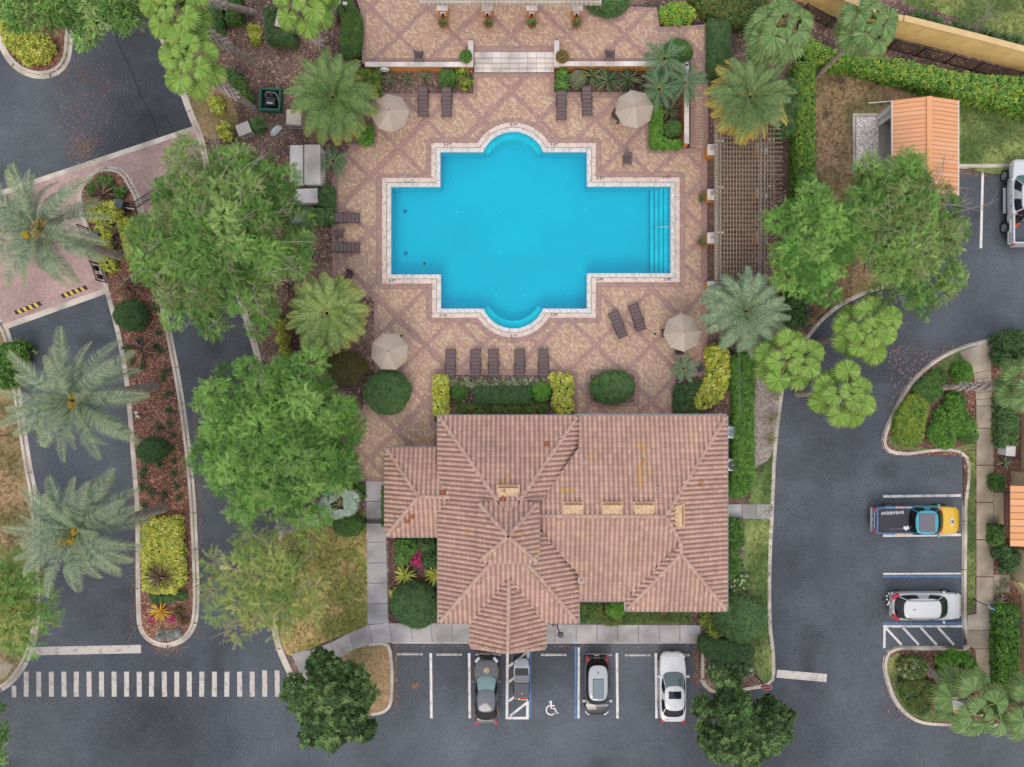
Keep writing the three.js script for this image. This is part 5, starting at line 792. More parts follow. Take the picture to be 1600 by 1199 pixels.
// date palms on the left, then the short palms round the pool
featherPalm('silvery date palm leaning over the gate lane, highest of the three on the left', 60, 358, 7.6, 'date', 42, { base: [192, 402], fruit: 3, fruitTurn: 0.2 });
featherPalm('silvery date palm with yellow flower stalks in the middle of the three on the left', 114, 626, 7.8, 'date', 44, { base: [243, 604], fruit: 2 });
featherPalm('silvery date palm with yellow flower stalks, lowest of the three on the left', 116, 830, 7.9, 'date', 46, { base: [258, 794], fruit: 3, fruitTurn: 0.2 });
featherPalm('green feather palm between the beige cabinets and the upper left parasol', 520, 152, 3.6, 'queen', 46, { jit: 0.16, wide: 1.15, scale: 1.04, r: 0.16 });
featherPalm('full pale olive feather palm at the lower left corner of the pool deck', 511, 490, 3.4, 'fan', 50, { jit: 0.1, wide: 1.15, scale: 1.04, r: 0.16, spread: [52, -18] });
featherPalm('green feather palm with golden frond tips over the top of the right pergola', 1172, 152, 4.4, 'gold', 50, { jit: 0.14, wide: 1.15, scale: 1.0, r: 0.16, spread: [66, -24] });
featherPalm('blue green feather palm at the lower end of the right pergola', 1165, 486, 4.2, 'blue', 46, { jit: 0.16, wide: 1.1, scale: 1.02, r: 0.16 });
for (const [x, y, h, l] of [[1038, 92, 2.5, 'topmost'], [1030, 140, 2.0, 'lower left'], [1071, 128, 2.3, 'right']]) featherPalm(`small dark green pygmy palm, the ${l} of three in the planter beside the ramp`, x, y, h, 'small', 26, { scale: 1.02, r: 0.07, name: 'pygmy_palm', group: 'pygmy palms in the planter beside the ramp' });
featherPalm('small bushy green palm between the two beige cabinets and the deck edge', 521, 252, 1.3, 'small', 22, { scale: 0.72, r: 0.07, name: 'pygmy_palm' });
featherPalm('small fine leaved green palm beside the black side table at the deck corner', 1068, 576, 1.4, 'small', 24, { scale: 0.7, r: 0.07, name: 'pygmy_palm' });
// fan palms
fanPalm('round leaved fan palm leaning over the kerb of the upper left road', 296, 96, 8.0, 'round', 16, { base: [400, 172], scale: 1.0 });
fanPalm('fan palm cut by the top edge with the long scaly trunk', 268, 10, 8.2, 'round', 15, { base: [395, 98], scale: 0.98 });
fanPalm('fan palm cut by the top edge, left of the beige cabinet', 245, -22, 8.0, 'round', 14, { base: [398, 20], scale: 0.95 });
fanPalm('fan palm cut by the top edge above the brown tree ring', 468, 2, 6.6, 'round', 15, { base: [507, 86], scale: 0.95, bootFrom: 0.25 });
fanPalm('fan palm cut by the top edge beside the terrace corner', 505, -32, 6.0, 'round', 12, { base: [524, 28], scale: 0.8 });
fanPalm('shaggy fan palm above the golden tipped palm', 1221, 42, 7.0, 'thin', 22, { base: [1165, 105], scale: 0.92 });
fanPalm('shaggy fan palm with a thin leaning trunk in front of the yellow wall', 1358, 38, 6.6, 'thin', 20, { base: [1271, 126], scale: 0.86, r: 0.14, bootFrom: 0.75 });
fanPalm('round leaved fan palm nearest the blue green palm beside the right drive', 1233, 560, 5.6, 'round', 16, { base: [1188, 572], scale: 1.0 });
fanPalm('round leaved fan palm, upper right of the three beside the right drive', 1357, 516, 6.4, 'round', 16, { base: [1278, 535], scale: 1.0 });
fanPalm('round leaved fan palm, lowest of the three beside the right drive', 1322, 615, 6.2, 'round', 16, { base: [1246, 615], scale: 0.98 });
fanPalm('fan palm cut by the right edge, its scaly trunk crossing the tan walk', 1612, 600, 5.6, 'thin', 18, { base: [1464, 606], scale: 0.86, bootFrom: 0.25, r: 0.17 });
fanPalm('ragged fan palm over the small sign wall at the lower right', 1526, 1106, 5.0, 'thin', 15, { base: [1443, 1042], scale: 1.02, r: 0.2, bootFrom: 0.6 });
fanPalm('ragged fan palm cut by the lower right corner', 1610, 1110, 5.4, 'thin', 14, { base: [1485, 1045], scale: 0.95, r: 0.22, bootFrom: 0.4 });
fanPalm('silver blue fan palm with stiff leaves beside the clubhouse walk', 532, 786, 1.5, 'silver', 10, { scale: 0.84, pet: 0.75, r: 0.16, spread: [58, 8], name: 'silver_palm', bootFrom: 0.3 });
// hedges and shrubs: right side
hedge('long bright hedge running along the fence of the yellow wall', smooth(poly([1246, 52, 1290, 72, 1340, 88, 1400, 92, 1470, 108, 1540, 118, 1640, 130, 1640, 178, 1580, 164, 1500, 144, 1420, 124, 1340, 104, 1262, 88])), 1.35, [...PAL.bright, ...PAL.lime, ...PAL.bush], { geo: G.bright, dens: 80, size: 1.05, round: 0.25, bump: 0.1 });
hedge('straight tall bright hedge between right pergola and brown lawn', rect(1247, 96, 1274, 320), 1.5, [...PAL.bright, ...PAL.bush, ...PAL.lime, ...PAL.mid], { geo: G.hedge, dens: 110, round: 0.2, bump: 0.09 });
hedge('dark end of the tall hedge under the bright green tree', rect(1236, 440, 1263, 508), 1.4, PAL.dark, { round: 0.2, bump: 0.09 });
loose('dark green shrub between the golden tipped palm and the tall hedge', [[1230, 140, 20], [1232, 168, 20], [1226, 196, 18]], 2.0, PAL.dark, { geo: G.fine, dens: 150 });
hedge('smooth dark hedge block beside the ramp at the top', rect(1109, 30, 1141, 116), 1.2, PAL.deep, { geo: G.fine, dens: 200, bump: 0.03 });
hedge('loose hedge along the top edge right of the terrace', poly([1078, -20, 1200, -20, 1200, 46, 1140, 30, 1096, 8]), 1.3, [...PAL.mid, ...PAL.olive], { round: 0.2, bump: 0.1 });
ball('yellow green strappy shrub at the top right corner of the terrace', 1058, 23, 30, 19, 1.0, [...PAL.lime, ...PAL.bright], { geo: G.bright, dens: 90, rough: 0.06 });
ball('dark round shrub at the right end of the top pergola', 950, 2, 34, 25, 1.3, PAL.dark, { base: 0.4 });
ball('green shrub against the end of the terrace wall above the pygmy palms', 1058, 82, 25, 20, 1.2, PAL.mid, { base: 0.4 });
// planters beside the deck
struct('planter_soil', sheet(rect(1017, 144, 1079, 232), K + 0.01), M.darkMulch, 'dark soil of the right planter'); struct('planter_soil', sheet(rect(866, 100, 1070, 144), K + 0.012), M.darkMulch, 'dark soil of the bed under the right terrace wall'); struct('planter_soil', sheet(rect(566, 100, 740, 146), K + 0.012), M.mulch, 'mulched bed under the left terrace wall');
hedge('low bright hedge edging the right planter', poly([1019, 160, 1034, 160, 1035, 214, 1046, 220, 1064, 219, 1064, 229, 1019, 229]), 0.6, PAL.bright, { geo: G.fine, dens: 170 });
ball('small round bush inside the hedge of the right planter', 1051, 201, 13, 13, 0.8, PAL.mid); strap('dark strappy plant with pale leaf edges in the right planter', 1046, 172, 0.7, 26, 0.85, 0.09, [0x5a6648, 0x7a8258, 0x48543c]);
loose('bright leafy shrub at the left end of the bed right of the steps', [[880, 116, 9], [879, 133, 9]], 0.7, PAL.bush); ball('pale grey green ball in the bed right of the steps', 903, 124, 12, 13, 0.8, [0x8b9470, 0x7c8862, 0x9aa27e]);
for (const [x, y, w] of [[926, 118, 'left'], [950, 126, 'middle'], [982, 124, 'right']]) strap(`dark bronze green sword leaved plant, ${w} of three under the right terrace wall`, x, y, 0.8, 30, 1.05, 0.1, [0x4c6440, 0x5c7448, 0x3c5036, 0x7e8a58], { group: 'sword leaved plants under the right terrace wall' });
ball('round green ball in the bed left of the steps', 700, 122, 14, 14, 0.9, PAL.mid); loose('yellow green shrub between green ball and steps', [[722, 116, 10], [728, 130, 9]], 0.7, [...PAL.lime, ...PAL.olive]);
for (const [x, y, l] of [[610, 122, 'leftmost'], [636, 124, 'middle'], [664, 120, 'rightmost']]) strap(`low grey green tufted plant, ${l} of three under the left terrace wall`, x, y, 0.4, 22, 0.6, 0.06, [0x71805a, 0x5d6c48, 0x8a9070], { group: 'tufted plants under the left terrace wall' });
hedge('square green hedge at the corner behind the upper left parasol', rect(560, 196, 580, 222), 0.6, PAL.bright, { geo: G.fine }); hedge('green hedge behind the upper left parasol under the terrace wall', rect(560, 108, 592, 146), 0.7, [...PAL.lime, ...PAL.mid], { geo: G.fine });
hedge('clipped green hedge wrapping the left end of the terrace', smooth(poly([530, -10, 548, 4, 560, 22, 563, 60, 558, 80, 540, 86, 532, 66, 536, 30, 524, 6])), 1.1, PAL.mid, { geo: G.fine, dens: 170 });
hedge('dark hedge wrapping the beige cabinet at the top', poly([413, 10, 428, 10, 428, 44, 458, 48, 457, 66, 416, 60]), 1.0, PAL.deep, { geo: G.fine, dens: 190 });
hedge('narrow hedge beside the long scaly palm trunk at the top', rect(318, -10, 342, 44), 1.0, PAL.dark); hedge('second narrow hedge at the top right of the long trunk', rect(352, -10, 372, 30), 1.0, PAL.mid);
hedge('low hedge strip behind the round leaved fan palm', poly([352, 104, 370, 112, 392, 152, 380, 160, 362, 140]), 0.8, PAL.mid);
for (const [x, y, l] of [[396, 48, 'beside the dark hedge and cabinet'], [336, 160, 'behind the upper left kerb, upper one'], [350, 200, 'behind the upper left kerb, lower one']]) loose('small yellow leaved shrub ' + l, [[x, y, 10], [x + 4, y + 12, 8]], 0.6, PAL.yellow, { dens: 70 });
loose('small green bush beside the green metal tub', [[402, 194, 11]], 0.8, PAL.dark); loose('yellow shrubs beside the fence under the big left tree', [[436, 508, 10], [440, 530, 10], [445, 548, 9]], 0.7, PAL.yellow, { dens: 70 });
hedge('dark clipped bush against the end of the beige cabinets', rect(497, 290, 518, 318), 1.0, PAL.dark, { geo: G.fine }); hedge('dark hedge at the deck edge above the left loungers', rect(484, 326, 518, 346), 0.9, PAL.dark);
ball('large dark clipped mound between lower left parasol and clubhouse deck', 604, 612, 36, 36, 1.2, PAL.dark, { dens: 210 }); ball('brownish olive mound left of the lower left parasol', 540, 575, 32, 26, 1.0, [0x6c7238, 0x7c7a42, 0x5a6630, 0x746238]);
struct('planter_soil', sheet(planterC, K - 0.002), M.darkMulch, 'dark soil of the planter above the clubhouse roof'); struct('planter_soil', sheet(planterS, K - 0.003), M.darkMulch, 'dark soil under the large square mound');
hedge('yellow variegated hedge at the left end of the planter above the clubhouse', rect(679, 588, 698, 648), 0.8, PAL.yellow, { geo: G.bright, dens: 80, bump: 0.1 }); hedge('yellow variegated hedge at the right end of the planter above the clubhouse', poly([858, 587, 893, 587, 894, 640, 876, 648, 864, 634, 868, 612]), 0.8, PAL.yellow, { geo: G.bright, dens: 80, bump: 0.1 });
hedge('dark box hedge in the middle of the planter above the clubhouse', rect(743, 606, 828, 629), 0.8, PAL.deep, { geo: G.fine, dens: 230, bump: 0.02 }); ball('bright lime green round bush right of the dark box hedge', 845, 613, 15, 14, 0.8, PAL.bright, { dens: 230 }); loose('small bright green bush left of the dark box hedge', [[718, 613, 13]], 0.7, PAL.bush, { geo: G.fine });
hedge('low olive hedge just above the clubhouse gutter', rect(714, 632, 853, 645), 0.5, [...PAL.olive, ...PAL.mid], { geo: G.fine });
const ORD = ['first', 'second', 'third', 'fourth', 'fifth', 'sixth', 'seventh', 'eighth', 'ninth', 'tenth', 'eleventh', 'twelfth', 'thirteenth', 'fourteenth', 'fifteenth', 'sixteenth', 'seventeenth', 'eighteenth', 'nineteenth'];
for (let i = 0; i < 13; i++) strap('pale striped spider plant behind the bottom loungers, ' + ORD[i] + ' from the left in its row', 704 + i * 12.2, 598 + (i % 2) * 3, 0.4, 20, 0.5, 0.05, [0xb4bc94, 0x94a474, 0xccd0b0, 0x7c8e60], { name: 'spider_plant', group: 'spider plants behind the bottom loungers' });
ball('large dark green mound with square corners at the bottom of the deck', 957, 605, 35, 26, 1.1, PAL.dark, { dens: 220, full: 0.5 });
hedge('dark green hedge at the lower right corner of the deck', poly([1057, 604, 1098, 598, 1100, 612, 1086, 630, 1090, 645, 1056, 646]), 0.7, PAL.deep, { geo: G.fine });
hedge('curved yellow variegated hedge beside the fence right of the deck', smooth(poly([1110, 544, 1134, 544, 1137, 600, 1128, 620, 1104, 636, 1090, 636, 1088, 626, 1098, 606, 1109, 588])), 0.9, PAL.yellow, { geo: G.bright, dens: 80, bump: 0.1 });
hedge('long straight bright green hedge right of the clubhouse', smooth(poly([1150, 556, 1176, 556, 1177, 640, 1177, 750, 1172, 768, 1156, 778, 1142, 774, 1148, 740, 1151, 640])), 1.0, [...PAL.bright, ...PAL.mid], { geo: G.fine, dens: 170 });
hedge('dark ground hedge along the right wall of the clubhouse', poly([1137, 812, 1160, 814, 1164, 850, 1152, 862, 1162, 886, 1146, 904, 1138, 920]), 0.6, [...PAL.mid, ...PAL.bush], { geo: G.hedge, round: 0.2 });
loose('small green shrub with pale flowers above the big right mound', [[1158, 910, 12], [1148, 922, 10]], 0.7, [...PAL.bush, 0xe8e2c4]); ball('big dark round mound at the lower right corner of the clubhouse', 1157, 966, 40, 41, 1.7, PAL.dark, { dens: 210 });
loose('yellow green shrub at the clubhouse corner left of the big mound', [[1104, 968, 11], [1118, 988, 11]], 0.6, [...PAL.lime, ...PAL.olive]); hedge('clipped dark hedge below the big round mound', smooth(poly([1098, 1001, 1120, 1004, 1176, 1012, 1177, 1030, 1160, 1034, 1120, 1032, 1099, 1020])), 0.9, PAL.deep, { geo: G.fine, dens: 200 });
loose('dark flowering ground shrub between clipped hedge and lower dark tree', [[1120, 1050, 15], [1148, 1052, 16], [1166, 1046, 12]], 0.6, [...PAL.dark, 0xdedcc8], { geo: G.hedge });
hedge('low hedge along the front of the clubhouse right of the porch', poly([905, 945, 935, 942, 944, 960, 962, 968, 980, 956, 1078, 955, 1078, 974, 1000, 975, 950, 978, 930, 968, 905, 955]), 0.6, [...PAL.olive, ...PAL.mid], { geo: G.fine }); ball('bright lime green ball in front of the clubhouse', 962.5, 952, 14, 14, 0.9, PAL.bright); hedge('small dark hedge under the clubhouse corner right of the porch', poly([904, 962, 920, 964, 934, 972, 904, 974]), 0.5, PAL.dark, { geo: G.fine });
// courtyard left of the porch
struct('planter_soil', sheet(poly([607, 838, 690, 838, 690, 975, 608, 974]), K + 0.012), M.darkMulch, 'dark mulch of the bed left of the porch');
ball('large dark clipped mound in the bed left of the porch', 649, 945, 38, 37, 1.4, PAL.deep, { dens: 230 }); loose('dark green leafy shrub above the magenta plants', [[634, 856, 17], [630, 870, 12]], 0.9, PAL.bush); loose('dark shrub between magenta plants and the clubhouse wall', [[668, 850, 15], [672, 874, 15]], 0.9, PAL.deep, { geo: G.hedge });
for (const [x, y, l] of [[656, 861, 'topmost'], [641, 872, 'left'], [653, 878, 'right']]) strap(`magenta bromeliad, ${l} of three in the bed left of the porch`, x, y, 0.5, 20, 0.5, 0.11, [0xd0307c, 0xb8246a, 0xe0508c], { name: 'bromeliad', group: 'magenta bromeliads left of the porch', arch: 0.3 });
for (const [x, y, l] of [[632, 899, 'beside the magenta plants'], [679, 898, 'against the clubhouse wall']]) strap('yellow green rosette plant ' + l, x, y, 0.6, 30, 0.8, 0.13, [0xb8c24c, 0xa4b444, 0xd0d46a]); loose('small yellow plant at the walk edge left of the dark mound', [[617, 928, 7]], 0.4, PAL.yellow);
ball('dark green oval bush below the silver fan palm', 544, 821, 25, 16, 0.9, PAL.mid); loose('yellow shrubs at the lower left edge of the deck', [[538, 712, 11], [535, 732, 11], [538, 756, 11]], 0.8, PAL.yellow, { dens: 80 }); hedge('thin green hedge between clubhouse walk and left wing', rect(597, 762, 604, 822), 0.9, PAL.mid, { geo: G.fine }); loose('bright green bush at the top of the clubhouse walk', [[560, 764, 8], [560, 774, 8]], 0.5, PAL.bush);
// the long median
for (const [x, y, a, b, l] of [[205, 493, 26, 24, 'upper'], [237, 703, 23, 21, 'lower']]) ball(`dark clipped ball on the red mulch of the left median, the ${l} of the two`, x, y, a, b, 1.3, PAL.deep, { dens: 230, group: 'dark clipped balls on the median' });
hedge('bright yellow flat hedge at the lower end of the left median', poly([221, 814, 279, 810, 282, 860, 286, 905, 270, 926, 240, 928, 222, 922]), 0.6, PAL.yellow, { geo: G.bright, dens: 95, bump: 0.05 });
for (const [a, l] of [[[134, 326, 180, 316, 184, 340, 160, 344, 136, 342], 'behind the gate box, square one'], [[150, 352, 166, 350, 168, 388, 158, 388], 'beside the gate post'], [[152, 394, 168, 396, 174, 420, 160, 420], 'beside the lock boxes of the gate'], [[184, 344, 208, 350, 214, 400, 204, 410, 192, 380], 'under the edge of the big tree']]) hedge('small yellow variegated hedge ' + l, smooth(poly(a), true, 4), 0.7, PAL.yellow, { geo: G.bright, dens: 80, bump: 0.1 });
for (const [x, y, l] of [[158, 304, 'at the upper tip of the median'], [176, 366, 'behind the driveway gate'], [200, 446, 'above the upper dark ball'], [222, 549, 'below the upper dark ball'], [248, 902, 'on the flat yellow hedge']]) strap('bronze sword leaved plant ' + l, x, y, 0.9, 24, 1.05, 0.13, [0x8a6e58, 0x6e5446, 0xa08468, 0x584438], { name: 'bronze_cordyline', base: y === 902 ? K + 0.5 : K });
strap('golden yellow bromeliad at the lower tip of the median', 250, 956, 0.5, 28, 0.85, 0.1, [0xe0b43c, 0xecc858, 0xd09a2c], { name: 'bromeliad', arch: 0.35 }); for (const [x, y, l] of [[239, 969, 'left'], [267, 967, 'right']]) strap(`small pink bromeliad, ${l} of the pair at the lower tip of the median`, x, y, 0.3, 14, 0.35, 0.09, [0xc83c78, 0xb02c68], { name: 'bromeliad', group: 'pink bromeliads at the tip of the median' });
hedge('dark low plants between yellow hedge and golden bromeliad', poly([232, 930, 288, 928, 286, 938, 234, 944]), 0.4, PAL.deep); loose('silvery low plant at the very tip of the median', [[250, 994, 7], [266, 994, 8], [278, 990, 6]], 0.3, [0xa8b4b0, 0xc0c8c4, 0x8c9a94], { geo: G.fine }); loose('red and green low plants at the right of the golden bromeliad', [[278, 956, 8], [284, 970, 7]], 0.3, [0x7a4a3c, 0x9a7a48, 0x5a6a40], { geo: G.hedge });
loose('green plants at the upper tip of the median', [[146, 298, 10], [164, 286, 12], [186, 300, 8]], 0.4, PAL.bush);
poly([217, 533, 250, 548, 243, 480, 247, 520, 222, 573, 205, 566, 202, 545, 258, 580, 205, 584, 262, 615, 264, 642, 249, 668, 265, 662, 270, 680, 268, 700, 249, 726, 271, 720, 272, 740, 225, 735, 222, 745, 276, 760, 256, 772, 236, 770, 222, 762, 279, 778, 226, 790, 196, 545, 230, 605, 254, 590, 241, 540]).sort((a, b) => a[1] - b[1]).forEach(([x, y], i) => strap(`small dark tuft in the median mulch, number ${i + 1} counted from the top`, x, y, 0.32, 16, 0.4, 0.06, [0x3f5c38, 0x4a6a40, 0x34502e], { name: 'liriope_tuft', group: 'small dark tufts in the mulch of the median' }));
loose('yellow green shrubs filling the upper left island', [[14, 38, 22], [34, 62, 24], [58, 74, 22], [20, 60, 16], [40, 84, 14], [72, 74, 12]], 0.7, PAL.yellow, { dens: 90 });
// right hand islands
hedge('curved lime hedge at the kerb of the upper right island', smooth(poly([1405, 684, 1402, 660, 1412, 638, 1432, 618, 1452, 632, 1446, 660, 1440, 690, 1420, 697])), 0.6, [...PAL.lime, ...PAL.bush], { geo: G.fine, dens: 170 }); hedge('green hedge above the lime hedge on the upper right island', smooth(poly([1432, 612, 1452, 588, 1478, 578, 1482, 592, 1476, 612, 1458, 628])), 0.6, PAL.mid, { geo: G.fine });
loose('large bright green leafy shrub on the upper right island', [[1474, 676, 22], [1490, 654, 26], [1494, 628, 16], [1510, 668, 18], [1480, 688, 14]], 0.9, [...PAL.bright, ...PAL.bush], { geo: G.hedge, dens: 120 }); ball('dark small ball at the right of the large bright shrub', 1514, 682, 13, 12, 0.8, PAL.mid); ball('bright green bush beside the top of the tan walk', 1504, 582, 15, 17, 0.8, PAL.bright);
loose('dark shrubs at the right edge above the tan walk', [[1568, 535, 16], [1590, 532, 18], [1566, 560, 14], [1600, 556, 16]], 1.0, PAL.deep, { geo: G.hedge, dens: 120 }); hedge('green hedge between tan walk and right building', rect(1566, 622, 1592, 698), 1.0, PAL.dark, { geo: G.hedge });
[[1558, 640], [1560, 662], [1571, 722], [1574, 912], [1562, 920], [1562, 940], [1559, 985], [1558, 1008]].forEach(([x, y], i) => strap('pale strappy plant in the bed right of the tan walk, ' + ORD[i] + ' from the top', x, y, 0.5, 18, 0.6, 0.07, [0x98a07c, 0x7c8a60, 0xb4b898, 0x8a7a6c], { group: 'pale strappy plants right of the tan walk' }));
hedge('small square hedge beside the entry of the right building', rect(1556, 744, 1571, 766), 0.8, PAL.mid, { geo: G.fine }); hedge('green hedge below the entry of the right building', rect(1556, 824, 1571, 852), 0.9, PAL.mid); loose('dark broad leaved shrub below the orange entry roof', [[1566, 864, 13], [1580, 872, 12], [1574, 888, 9]], 1.0, PAL.deep, { geo: G.big, dens: 60 });
hedge('long bright green hedge right of the tan walk at the lower right', rect(1563, 950, 1594, 1092), 1.0, [...PAL.bright, ...PAL.mid], { geo: G.hedge, dens: 100, bump: 0.08 });
ball('mottled green mound with pale flowers on the lower right island', 1428, 1044, 26, 20, 0.7, [...PAL.mid, ...PAL.olive, 0xd8d8b4], { geo: G.hedge, dens: 110 }); loose('bright green hedge ring round the palm trunk on the lower right island', [[1476, 1034, 12], [1492, 1028, 12], [1510, 1032, 12], [1518, 1046, 12], [1474, 1050, 9], [1508, 1056, 10]], 0.7, PAL.bright, { geo: G.hedge, dens: 120 }); hedge('low green hedge beside the drain ring on the lower right island', smooth(poly([1412, 1066, 1440, 1064, 1458, 1072, 1460, 1100, 1446, 1120, 1428, 1112, 1414, 1090])), 0.6, [...PAL.mid, ...PAL.olive], { geo: G.fine });
// beyond the yellow wall
struct('planting_bed', sheet(poly([1380, -40, 1402, 4, 1480, 26, 1560, 52, 1720, 104, 1720, 134, 1600, 88, 1500, 62, 1400, 34, 1330, 0]), K + 0.012), M.mulch, 'mulched bed behind the yellow wall');
[[1424, 32], [1436, 24], [1448, 28], [1438, 36], [1454, 40], [1464, 34], [1468, 44], [1482, 46], [1494, 40], [1506, 44], [1518, 52], [1526, 60], [1538, 52], [1552, 54], [1560, 66], [1572, 60], [1576, 72], [1588, 62], [1590, 76]].sort((a, b) => a[0] - b[0]).forEach(([x, y], i) => ball('small dark green shrub behind the yellow wall, ' + ORD[i] + ' from the left', x, y, 6.5, 6.5, 0.6, PAL.dark, { group: 'small shrubs behind the yellow wall', dens: 120 }));
{
  const ft = P(1503, 53, K), t = thing('bare_tree', 'small leafless pale tree behind the yellow wall', 'tree', ft), g = [];
  obj('trunk', taper([V(0, 0, 0), V(0.12, 1.0, -0.1), V(0.3, 2.0, -0.2)], 0.05, 0.03, 6), M.paleBark, t);
  for (let i = 0; i < 14; i++) { const a = i * 2.4, b = V(0.24, 1.5 + (i % 4) * 0.2, -0.15), l = rr(0.7, 1.5); g.push(taper([b, b.clone().add(V(Math.cos(a) * l * 0.5, 0.5, Math.sin(a) * l * 0.5)), b.clone().add(V(Math.cos(a) * l, rr(0.6, 1.2), Math.sin(a) * l))], 0.025, 0.006, 5)); } obj('limbs', g, M.paleBark, t);
}
for (const [x, y, l] of [[1212, 610, 'topmost'], [1206, 654, 'middle'], [1204, 686, 'lowest']]) strap('tan ornamental grass on the bare strip beside the right drive, the ' + l + ' of three', x, y, 0.5, 30, 0.75, 0.03, [0xa89a6c, 0x8a8a5c, 0x74804c], { name: 'ornamental_grass', group: 'tan grasses beside the right drive' });
// grass blades, mulch chips and leaf litter: uncountable
function scatter(name, label, geo, pgs, dens, tones, s0, s1, y = K + 0.012, m = LM) {
  const spots = []; for (const pg of pgs) { const b = bounds(pg), n = Math.round((b[2] - b[0]) * (b[3] - b[1]) / S / S * dens); for (let i = 0; i < n; i++) { const x = rr(b[0], b[2]), z = rr(b[1], b[3]); if (inside(x, z, pg)) spots.push([P(x, z, 0.1).setY(y), rr(0, 6.28), 0, rr(s0, s1)]); } }
  const o = cloud(name, geo, spots, tones, scene, m); o.name = numbered(name); o.userData = { kind: 'stuff', label };
}
const L1 = poly([430, 830, 470, 800, 540, 812, 573, 800, 574, 978, 520, 998, 450, 1024, 436, 985]), L2 = poly([1200, 720, 1210, 700, 1203, 900, 1206, 1060, 1180, 1040, 1164, 900]), L3 = poly([1276, 124, 1330, 110, 1390, 134, 1392, 160, 1332, 176, 1332, 480, 1272, 500]), L4 = poly([1502, 168, 1640, 190, 1640, 255, 1502, 255]), L5 = poly([1390, -20, 1420, 8, 1530, 40, 1640, 76, 1640, -20]), L6 = poly([1511, 708, 1523, 708, 1523, 955, 1511, 960]), L7 = poly([-20, 620, 24, 640, 46, 800, 46, 1000, 20, 1040, -20, 1040]);
scatter('lawn_grass', 'short yellow green grass of the lawns', G.grass, [L1, L2, L4, L5, L6], 46, [0x8d9a54, 0xa6a468, 0x76884a, 0xb8a878], 0.5, 1); scatter('lawn_grass', 'thin brown grass on the worn lawns', G.grass, [L3, L7], 34, [0x98885c, 0xa8906a, 0x7c7c48, 0x86703e], 0.5, 1);
scatter('mulch_chips', 'red brown bark chips on the left median', G.chip, [islandMedian.filter((_, i) => i % 2 === 0).map(([x, y]) => [220 + (x - 220) * 0.82, y])], 130, [0xd89878, 0xb87858, 0x8a5a48, 0xe8b898, 0x6e4a40], 0.7, 1.5); scatter('mulch_chips', 'bark chips and dead leaves on the beds by the clubhouse and the right islands', G.chip, [poly([330, 0, 560, 0, 560, 100, 450, 260, 420, 260, 330, 100]), rect(1388, 540, 1524, 706), rect(1384, 1014, 1524, 1128), rect(1554, 560, 1592, 1090), poly([1105, 0, 1240, 0, 1240, 130, 1150, 130])], 40, [0xb89080, 0x9a7a6c, 0x7a5a50, 0xd0a890], 0.6, 1.3);
// ---------------------------------------------------------------- pool furniture
const sling = plain(0x7a686a, { roughness: 0.8 }), slingDark = plain(0x665659, { roughness: 0.8 }), frameM = plain(0x4a4044, { roughness: 0.5 });
function lounger(x, y, deg, where, group) { // head towards -z before turning
  const t = thing('sun_lounger', 'brown sling sun lounger ' + where, 'sun lounger', P(x, y, DK + 0.3).setY(DK), R(deg), group), w = 0.33;
  for (const s of [-1, 1]) { piece('side_rail', fin(tube([V(s * w, 0.34, 1.0), V(s * w, 0.36, 0.2), V(s * w, 0.36, -0.95)], 0.022, 7)), frameM, t); for (const z of [0.82, -0.62]) piece('leg', fin(tube([V(s * w, 0.34, z), V(s * (w + 0.03), 0.16, z + 0.03), V(s * (w + 0.02), 0, z)], 0.02, 7)), frameM, t); piece('armrest', fin(rbox(0.05, 0.03, 0.4, 0.012, s * (w + 0.05), 0.5, -0.15)), frameM, t); piece('arm_post', fin(bar(V(s * (w + 0.04), 0.34, -0.3), V(s * (w + 0.05), 0.49, -0.2), 0.015)), frameM, t); }
  for (let i = 0; i < 9; i++) piece('seat_strap', fin(rbox(0.62, 0.02, 0.128, 0.008, 0, 0.365 + 0.003 * (i % 2), -0.19 + i * 0.135)), i % 2 ? sling : slingDark, t);
  const b = new THREE.Group(); b.name = 'backrest'; t.add(b); b.position.set(0, 0.37, -0.26); b.rotation.x = 0.42; for (let i = 0; i < 6; i++) piece('back_strap', fin(rbox(0.62, 0.02, 0.128, 0.008, 0, 0.002 * (i % 2), -0.07 - i * 0.135)), i % 2 ? slingDark : sling, b); for (const s of [-1, 1]) piece('back_rail', fin(bar(V(s * 0.32, 0, 0), V(s * 0.32, 0, -0.84), 0.02)), frameM, b);
  return t;
}
lounger(661, 161, 0, 'nearest the upper left parasol, left of the top left pair'); lounger(698, 162, 0, 'in the top left pair, the one nearer the stone steps'); lounger(877, 167, 1, 'below the stone steps at right, the lower one of the pair'); lounger(917, 160, 3, 'right of the stone steps, nearer the upper right parasol');
for (const [x, l] of [[704, 'first from the left'], [743, 'second from the left'], [771, 'third from the left'], [812, 'fourth from the left'], [849, 'rightmost']]) lounger(x, 567, 180, `${l} in the row of five below the pool`, 'loungers in the row below the pool');
lounger(541, 341, 90, 'at the left deck edge, the upper of two'); lounger(541, 387, 90, 'at the left deck edge, the lower of two'); lounger(965, 507, 180 + 22, 'turned aslant below the right pool arm, left one'); lounger(995, 496, 180 + 18, 'turned aslant below the right pool arm, right one');
